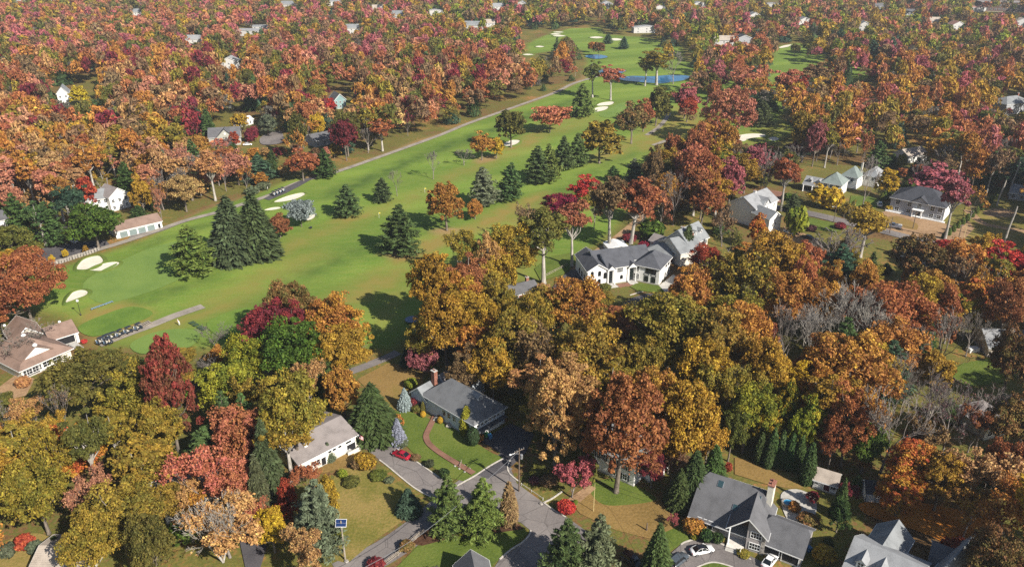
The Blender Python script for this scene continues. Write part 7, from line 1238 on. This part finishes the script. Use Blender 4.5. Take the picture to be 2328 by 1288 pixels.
# shrubs: x, foot y, width, height m, palette, label
for x, yb, wd, hh, kind, pal, lb in [
    (830, 1062, 48, 3.4, 'shrub', 'gold', "golden rounded shrub beside the red car's driveway"), (814, 1064, 26, 2.4, 'shrub', 'brown', "brown shrub beside the golden rounded one"), (748, 1046, 30, 4.6, 'fir', 'bluegreen', "grey green dwarf spruce before the ranch house wall"), (1010, 1085, 26, 2.2, 'shrub', 'deep', "dark green shrub at the driveway end"), (977, 1060, 22, 1.6, 'shrub', 'dark', "dark low shrub beside the brick walk's lawn"), (962, 947, 13, 1.6, 'ball', 'yellow', "clipped yellow ball shrub beside the front step"), (1001, 961, 14, 1.7, 'ball', 'yellow', "clipped yellow ball shrub at the brick walk"), (962, 936, 12, 3.0, 'arbor', 'olive', "small olive cone conifer at the house front"), (996, 945, 12, 3.2, 'arbor', 'olive', "olive cone conifer beside the front window"), (940, 925, 20, 2.4, 'shrub', 'maroon', "dark red shrub beside the silver blue spruce"), (948, 934, 22, 1.6, 'shrub', 'olive', "olive shrub under the bay window"), (1023, 962, 24, 3.0, 'thin', 'purple', "purple twiggy shrub under the front windows"), (1008, 952, 22, 1.6, 'shrub', 'olivered', "rust shrub beside the clipped yellow ball"), (935, 880, 30, 2.4, 'shrub', 'lime', "yellow green shrub beside the brick chimney"),
    (1287, 1162, 42, 2.2, 'shrub', 'crimson', "low crimson shrub at the street's edge"), (1308, 1145, 12, 1.0, 'ball', 'lime', "small yellow green ball beside the crimson shrub"), (1575, 1210, 46, 3.0, 'shrub', 'orange', "orange rounded shrub at the dark roof's corner"), (1605, 1228, 32, 2.4, 'shrub', 'deep', "dark green shrub before the front windows"), (1630, 1232, 26, 2.2, 'shrub', 'deep', "dark green shrub beside the porch steps"), (1580, 1222, 22, 1.0, 'shrub', 'lime', "low yellow green shrub by the turning circle"), (1845, 1142, 34, 2.8, 'dome', 'maroon', "dark red dome shrub beside the patio"), (1835, 1190, 44, 2.2, 'shrub', 'olivered', "olive and red shrub beside the patio"), (1805, 1160, 28, 2.0, 'shrub', 'orange', "orange shrub behind the chimney"), (1870, 1275, 50, 3.4, 'shrub', 'gold', "pale gold shrub beside the garage wing"), (1880, 1245, 24, 2.2, 'shrub', 'deep', "dark shrub above the pale gold one"), (1530, 1195, 30, 2.6, 'thin', 'pink', "pinkish twiggy shrub before the dark firs"), (1925, 1145, 50, 4.4, 'thin', 'maroon', "dark red twiggy shrub between the sheds"), (2030, 1160, 26, 1.6, 'shrub', 'lime', "yellow green shrub beside the grey shed"), (1690, 1262, 30, 1.0, 'shrub', 'olivegold', "low olive planting below the front gable"), (1680, 1130, 24, 2.4, 'shrub', 'brick', "brick red shrub behind the dark roof"), (1655, 1070, 20, 2.0, 'shrub', 'brick', "small scarlet shrub by the stone slab"),
    (1080, 1204, 26, 1.6, 'shrub', 'lime', "bright lime shrub under the junction pines"), (1048, 1213, 20, 1.2, 'shrub', 'lime', "small lime shrub in the mulch bed"), (1000, 1222, 14, 1.0, 'ball', 'olive', "small olive ball shrub in the mulch bed"), (987, 1222, 9, .9, 'ball', 'olivegold', "tiny ball shrub at the end of the mulch bed"), (925, 1248, 34, 1.8, 'shrub', 'olivered', "rust shrub on the split rail fence"), (855, 1290, 40, 1.8, 'shrub', 'maroon', "dark red shrub at the street below the fence"), (780, 1083, 24, 1.6, 'shrub', 'lime', "lime shrub at the lawn's corner below the golden one"), (800, 1100, 40, 1.4, 'shrub', 'olive', "low olive planting along the patchy lawn"), (860, 1085, 40, 1.2, 'shrub', 'olive', "low green planting beside the driveway kerb"), (885, 1096, 22, 1.2, 'shrub', 'bluegreen', "grey green planting beside the driveway kerb"), (912, 1012, 34, 1.6, 'shrub', 'bluegreen', "grey green shrubs under the silver blue spruce"), (945, 1045, 22, 1.4, 'shrub', 'brown', "brown perennial clump beside the driveway"), (640, 1178, 40, 3.2, 'shrub', 'gold', "gold shrub in front of the grey green pine"), (1225, 1080, 40, 2.6, 'shrub', 'olive', "olive shrub at the junction corner"), (1245, 1100, 40, 1.8, 'shrub', 'brown', "brown shrub in the corner bed"), (1215, 1098, 26, 1.6, 'shrub', 'purple', "purple brown shrub in the corner bed"), (1090, 1000, 22, 1.6, 'shrub', 'orange', "orange shrub beside the clipped holly"),
    (60, 1245, 40, 3.0, 'shrub', 'brick', "brick red shrub over the pale lawn"), (85, 1255, 40, 2.4, 'shrub', 'bluegreen', "grey green shrub on the pale lawn"), (130, 1262, 40, 4.0, 'shrub', 'deep', "dark green shrub beside the beige garage"), (20, 1262, 40, 2.4, 'shrub', 'bluegreen', "sage green shrub at the pale lawn's end"), (555, 1170, 30, 3.2, 'shrub', 'green', "fresh green shrub beside the white shed"), (192, 780, 14, 1.2, 'shrub', 'crimson', "small crimson shrub at the veranda"), (55, 880, 30, 3.0, 'shrub', 'tan', "tan shrub before the clubhouse corner"), (1430, 548, 34, 2.6, 'shrub', 'maroon', "dark red shrub on the dirt path behind the mansion"), (1462, 568, 26, 3.0, 'shrub', 'magenta', "magenta shrub beside the slate garage wing"), (1442, 572, 30, 2.6, 'shrub', 'olive', "olive shrub behind the mansion roof"), (1545, 645, 26, 2.4, 'shrub', 'brick', "brick red shrub by the paved side court"), (1540, 672, 40, 3.6, 'shrub', 'redgold', "orange red shrub below the paved side court"), (1700, 505, 26, 2.4, 'shrub', 'magenta', "crimson hedge shrub under the white gabled house"), (1910, 520, 26, 2.4, 'shrub', 'maroon', "dark red shrub beside the street lamp"), (1845, 525, 22, 2.2, 'shrub', 'purple', "purple brown shrub on the verge lawn"), (1895, 475, 34, 2.6, 'shrub', 'brown', "brown shrub border along the street"), (1920, 482, 34, 2.6, 'shrub', 'olivegold', "olive shrub border along the street"), (1375, 660, 30, 2.2, 'shrub', 'olive', "olive shrub before the mansion steps"), (1790, 455, 26, 3.0, 'shrub', 'green', "green shrub beside the brick drive"), (575, 440, 34, 3.0, 'shrub', 'bluegreen', "grey green bush at the wood edge by the cart path"), (600, 430, 34, 3.2, 'shrub', 'bluegreen', "grey green bush above the golfers"), (690, 412, 60, 0, 'dome', 'rust', ""), (740, 402, 50, 0, 'pine', 'deep', "")]:
    p = G(x, yb); d = PX((p.x, p.y, 1))[2]; nm = NAMES[kind] if kind in ('arbor', 'fir') else 'shrub'
    if not lb:
        T(x, yb - 75 if kind == 'dome' else yb - 62, wd + 12, yb, 0, kind, pal, NAMES[kind], "rust dome shaped oak on the grass at the cart path" if kind == 'dome' else "dark green pine beside the rust oak at the cart path"); continue
    tree(nm, lb, kind, p.x, p.y, hh, wd * d / FPX, pal, category="shrub" if nm in ('shrub',) else "tree")

# ------------------------------------------------------------------ the woods: filler trees where the photograph shows closed woodland
for b in ((1200, 66, 1372, 84, 860), (1198, 92, 1250, 126, 720), (1325, 84, 1480, 132, 720), (1318, 132, 1475, 205, 640), (1410, 165, 1470, 190, 585), (1500, 172, 1560, 192, 585), (1740, 455, 1800, 480, 305), (2080, 535, 2200, 572, 265), (1900, 500, 2010, 530, 285), (2195, 470, 2328, 545, 285), (1765, 106, 1872, 172, 640), (1925, 150, 1990, 185, 560), (1690, 262, 1790, 325, 420), (150, 640, 900, 780, 215), (820, 820, 960, 935, 175), (745, 1060, 960, 1280, 125), (930, 1030, 1300, 1290, 118), (1290, 1100, 1545, 1230, 120), (1672, 1045, 1800, 1100, 142), (1960, 1135, 2250, 1230, 118), (860, 600, 900, 800, 190), (0, 1215, 140, 1288, 110), (1780, 470, 1940, 525, 285), (1235, 560, 1310, 640, 240), (1400, 640, 1590, 690, 225)): CLEAR.append(b)
rng = random.Random(7)
bl = [(np.array(P), m_) for P, m_ in BLOCK]
cand = []
Y = 106.0; row = 0
while Y < 1075:
    s = 8.4 if Y < 450 else 9.3 if Y < 700 else 10.2
    xm = 0.665 * Y + 42; x = -xm + (row % 2) * s / 2
    while x < xm: cand.append((x + rng.uniform(-.36, .36) * s, Y + rng.uniform(-.36, .36) * s)); x += s
    Y += s * .88; row += 1
cx = np.array([c[0] for c in cand]); cyy = np.array([c[1] for c in cand]); okc = np.ones(len(cand), bool)
gi = inside(cx, cyy, GOLF); belt = np.zeros(len(cand), bool)
for pts, share in (([(1560, 100), (1640, 110), (1740, 126), (1762, 180), (1800, 190), (1805, 252), (1740, 258), (1690, 238), (1640, 205), (1595, 190), (1570, 150)], .8), ([(1835, 128), (1900, 130), (1955, 160), (1995, 205), (1900, 212), (1850, 195), (1840, 160)], .75), ([(1505, 205), (1560, 192), (1640, 245), (1620, 335), (1560, 305), (1525, 250)], .35), ([(1740, 230), (1835, 230), (1840, 300), (1800, 300), (1790, 262)], .7), ([(1400, 130), (1480, 118), (1560, 130), (1570, 160), (1480, 164), (1440, 158)], .22), ([(1245, 92), (1330, 92), (1338, 122), (1250, 126)], .7), ([(1465, 84), (1560, 100), (1560, 122), (1470, 104)], .55)):
    belt |= inside(cx, cyy, gpoly(pts)) & (np.array([rng.random() for _ in cand]) < share)
okc &= ~(gi & ~belt & (edge_dist(cx, cyy, GOLF) > 1.0))
for P, mrg in BLOCK:
    P2 = P; xs0, ys0 = [q[0] for q in P2], [q[1] for q in P2]; near_ = (cx > min(xs0) - 4) & (cx < max(xs0) + 4) & (cyy > min(ys0) - 4) & (cyy < max(ys0) + 4) & okc
    if near_.any():
        i = np.where(near_)[0]; bad = inside(cx[i], cyy[i], P2) | (edge_dist(cx[i], cyy[i], P2) < 1.6); okc[i[bad]] = False
for (fx, fy, fr) in FOOT: okc &= np.hypot(cx - fx, cyy - fy) > fr * .82 + 2.5
for (fx, fy, fr) in BLOCKC: okc &= np.hypot(cx - fx, cyy - fy) > fr + 1
for (tx, ty, tr, th) in list(trees):
    if th > 4: okc &= np.hypot(cx - tx, cyy - ty) > max(3.0, tr * .78 + 1.2)
def region(px, py):
    if py > 780 and px < 800: return 'thicket', "in the thicket between the clubhouse and the ranch house", ['olivegold', 'olive', 'gold', 'olivegold', 'tan', 'green', 'goldrust', 'pinkrust']
    if py > 480 and px > 850 and px < 1500: return 'oaks', "in the oak belt round the mansion", ['gold', 'olivegold', 'goldrust', 'olivegold', 'tan', 'gold', 'rust']
    if py > 430 and px >= 1500: return 'east', "in the gardens behind the sweeping roof house", ['gold', 'goldrust', 'orange', 'rust', 'olivegold', 'brown', 'goldrust', 'olivegold', 'gold', 'brown']
    if px < 760 and py > 300: return 'garage', "in the woods above the cart garage", ['tan', 'salmon', 'goldrust', 'tan', 'rust', 'tan', 'orange', 'gold', 'olivegold', 'salmon', 'brown']
    if py < 125 and px < 950: return 'pinkwood', "in the far pink woods", ['pink', 'pinkrust', 'olive', 'salmon', 'olivegold', 'brown', 'pinkrust', 'olive', 'rust', 'pink', 'olivegold', 'brown', 'gold']
    if py < 115: return 'suburb', "in the far suburb", ['rust', 'pinkrust', 'olivegold', 'brown', 'pink', 'lime', 'gold', 'olive', 'brown', 'olivegold', 'olive', 'salmon', 'lime']
    if px < 1330: return 'path', "in the woods along the cart path", ['rust', 'olivegold', 'orange', 'pinkrust', 'olive', 'tan', 'rust', 'brown', 'olivegold', 'maroon', 'goldrust', 'brown', 'rust', 'olive', 'salmon']
    return 'villa', "in the woods behind the pavilion house", ['rust', 'goldrust', 'pinkrust', 'gold', 'brown', 'olive', 'olivegold', 'pink', 'orange', 'rust', 'gold', 'brown', 'goldrust']
from mathutils import noise as mnoise
CW = {'gold': 'golden', 'olivegold': 'olive gold', 'olive': 'olive', 'green': 'green', 'lime': 'lime', 'yellow': 'yellow', 'orange': 'orange', 'rust': 'rust', 'tan': 'tan', 'salmon': 'salmon', 'pink': 'rose pink', 'maroon': 'maroon', 'brown': 'brown', 'purple': 'purple brown', 'goldrust': 'rust gold', 'olivered': 'olive red', 'redgold': 'red gold', 'pinkrust': 'pinkish rust', 'tealgreen': 'blue green', 'pine': 'green', 'deep': 'dark green', 'grey': 'grey', 'dark': 'dark green', 'crimson': 'crimson', 'brick': 'scarlet'}
KW = {'dome': 'broad crowned oak', 'tall': 'tall trunked oak', 'oval': 'oval maple', 'thin': 'thin leaved tree', 'bare': 'bare tree', 'pine': 'pine', 'spruce': 'spruce'}
fill = []
for i in np.where(okc)[0]:
    x, y = float(cx[i]), float(cyy[i]); r = rng.random(); d = math.hypot(x, y)
    pxg, pyg, dep = PX((x, y, 14)); reg, place, pl = region(pxg, pyg)
    kind = 'dome' if r < .38 else 'tall' if r < .64 else 'oval' if r < .73 else 'thin' if r < .87 else 'bare' if r < .95 else 'pine'
    if reg in ('thicket', 'east') and .25 < r < .38: kind = 'bare' if r < .31 else 'thin'
    if reg in ('suburb',) and r > .88: kind = 'pine' if r > .93 else 'spruce'
    if reg == 'garage' and .2 < r < .4: kind = 'thin'
    Hh = rng.uniform(14.5, 24.5) if kind in ('dome', 'tall') else rng.uniform(10, 19); Wd = rng.uniform(9.0, 16.5) if kind in ('dome',) else rng.uniform(7.5, 13.0)
    if reg == 'pinkwood' or reg == 'suburb': Hh *= .85
    v = mnoise.noise(Vector((x * .018, y * .018, 3))) * 2.2 + mnoise.noise(Vector((x * .05, y * .05, 9))) * .9 + rng.gauss(0, .35); pal = pl[int((v * .5 + .5) * len(pl)) % len(pl)]
    if kind in ('pine', 'spruce'): pal = rng.choice(['pine', 'deep', 'tealgreen'])
    if kind == 'bare': pal = 'grey'
    wpx = Wd * FPX / dep; x0, x1 = pxg - wpx * .5, pxg + wpx * .5; yt = PX((x, y, Hh))[1]; yb = PX((x, y, 0))[1]; skip = False
    for (a0, b0, a1, b1, dd) in CLEAR:
        if y < dd and x1 > a0 and x0 < a1 and yt < b1 and yb > b0: skip = True; break
    if x1 < -160 or x0 > PW + 160: continue
    if skip:
        if d > 620: continue
        Hh = rng.uniform(3.5, 8.0); Wd = rng.uniform(4.5, 7.5); kind = 'oval' if rng.random() < .8 else 'pine'; wpx = Wd * FPX / dep; pxs = PX((x, y, 3))[0]; x0, x1 = pxs - wpx * .5, pxs + wpx * .5; yt = PX((x, y, Hh))[1]
        if kind == 'pine': pal = 'deep'
        if any(y < dd and x1 > a0 and x0 < a1 and yt < b1 and yb > b0 for (a0, b0, a1, b1, dd) in CLEAR): continue
    fill.append((d, x, y, kind, Hh, Wd, pal, reg, place))
fill.sort(key=lambda q: q[0])
INDIV = 430.0; count = {}
far = []
for d, x, y, kind, Hh, Wd, pal, reg, place in fill:
    nm = {'dome': 'oak_tree', 'tall': 'oak_tree', 'oval': 'maple_tree', 'thin': 'sparse_tree', 'bare': 'bare_tree', 'pine': 'pine_tree', 'spruce': 'spruce_tree'}[kind]; k_ = kind
    if d < INDIV and count.get(nm, 0) < (195 if nm == 'oak_tree' else 200):
        count[nm] = count.get(nm, 0) + 1
        kw = KW[kind] if Hh > 8.5 else 'small ' + KW[kind]; tree(nm, f"{CW[pal]} {kw} {place}", kind, x, y, Hh, Wd, pal, group=f"{kw}s {place}")
    else: far.append((x, y, kind, Hh, Wd, pal, d))
print("TREES single:", len(trees), "filler single:", count, "mass:", len(far))
# ------------------------------------------------------------------ everything farther off: one mass of woodland, still leaf by leaf
def far_proto(kind, seed, nq):
    g = np.random.default_rng(500 + seed * 7 + nq); c = Cloud(900 + seed, 1.0)
    if kind in ('pine', 'spruce'):
        n = nq; t = 1 - np.sqrt(g.uniform(0, 1, n)); az = g.uniform(0, 6.283, n); r = (1 - t) * .5 * g.uniform(.55, 1.1, n) + .03
        pos = np.stack([r * np.cos(az), r * np.sin(az), .05 + .95 * t], 1); rad = np.stack([np.cos(az), np.sin(az), np.full(n, .7)], 1); c.leaves(pos, nrm(rad + g.normal(size=(n, 3)) * .4), .2 * math.sqrt(150 / nq), g.uniform(0, 1, n), 1.4)
    else:
        nl = 22; az = g.uniform(0, 6.283, nl); el = np.arcsin(g.uniform(-.35, 1, nl)); rr = g.uniform(.22, .36, nl); zc, rz = (.60, .40) if kind != 'tall' else (.66, .34)
        C = np.stack([rr * np.cos(el) * np.cos(az), rr * np.cos(el) * np.sin(az), zc + rz * .78 * np.sin(el)], 1); lr = g.uniform(.10, .17, nl)
        c.lobes(C, np.stack([lr, lr, lr * .62], 1), max(3, nq // nl), .150 * math.sqrt(150 / nq) * (1.0 if kind not in ('thin', 'bare') else .6), zmin=-.3, jit=.6)
    return np.concatenate(c.Q), np.concatenate(c.A)
VV, AA, TT = [], [], []
FP = {}
g = np.random.default_rng(77)
for (x, y, kind, Hh, Wd, pal, d) in far:
    nq = 420 if d < 560 else 280 if d < 800 else 150
    kk = kind if kind in ('pine', 'tall', 'thin', 'bare') else 'pine' if kind == 'spruce' else 'dome'; key = (kk, int(g.integers(0, 4)), nq)
    if key not in FP: FP[key] = far_proto(*key)
    Q, A = FP[key]; a = g.uniform(0, 6.283); ca, sa = math.cos(a), math.sin(a); W2 = Wd * 1.08
    X = (Q[..., 0] * ca - Q[..., 1] * sa) * W2 + x; Y_ = (Q[..., 0] * sa + Q[..., 1] * ca) * W2 + y; Z = Q[..., 2] * Hh * 1.02
    VV.append(np.stack([X, Y_, Z], -1).astype(np.float32)); AA.append(A)
    ta, tb = np.array(PAL[pal][0]), np.array(PAL[pal][1]); t = A[:, 0:1]; TT.append((ta * (1 - t) + tb * t) * g.uniform(.98, 1.26) * g.uniform(.93, 1.07, 3))
VV = np.concatenate(VV)[:, :3]; AA = np.concatenate(AA); TT = np.concatenate(TT); V = VV.reshape(-1, 3)
fm_ = np_mesh("distant_woodland", V, np.arange(len(V)).reshape(-1, 3), [FARLEAF], {"leaf": AA, "tint": TT})
link("distant_woodland", fm_, kind="stuff", label="distant autumn woodland in rust, pink, gold and green", category="woodland")
print("far quads", len(VV))
# ------------------------------------------------------------------ thin autumn haze
m = bpy.data.materials.new("haze"); m.use_nodes = True; N = m.node_tree.nodes; L = m.node_tree.links; N.remove(N["Principled BSDF"])
pv = N.new("ShaderNodeVolumePrincipled"); pv.inputs["Color"].default_value = (0.86, 0.92, 1.0, 1); pv.inputs["Density"].default_value = 0.00012; pv.inputs["Anisotropy"].default_value = 0.2
L.new(pv.outputs[0], N["Material Output"].inputs["Volume"])
mb = MB(); mb.box((0, 760, 56), (2600, 1900, 115)); hz = mb.build("haze", m, kind="stuff", label="thin pale autumn haze over the woods")
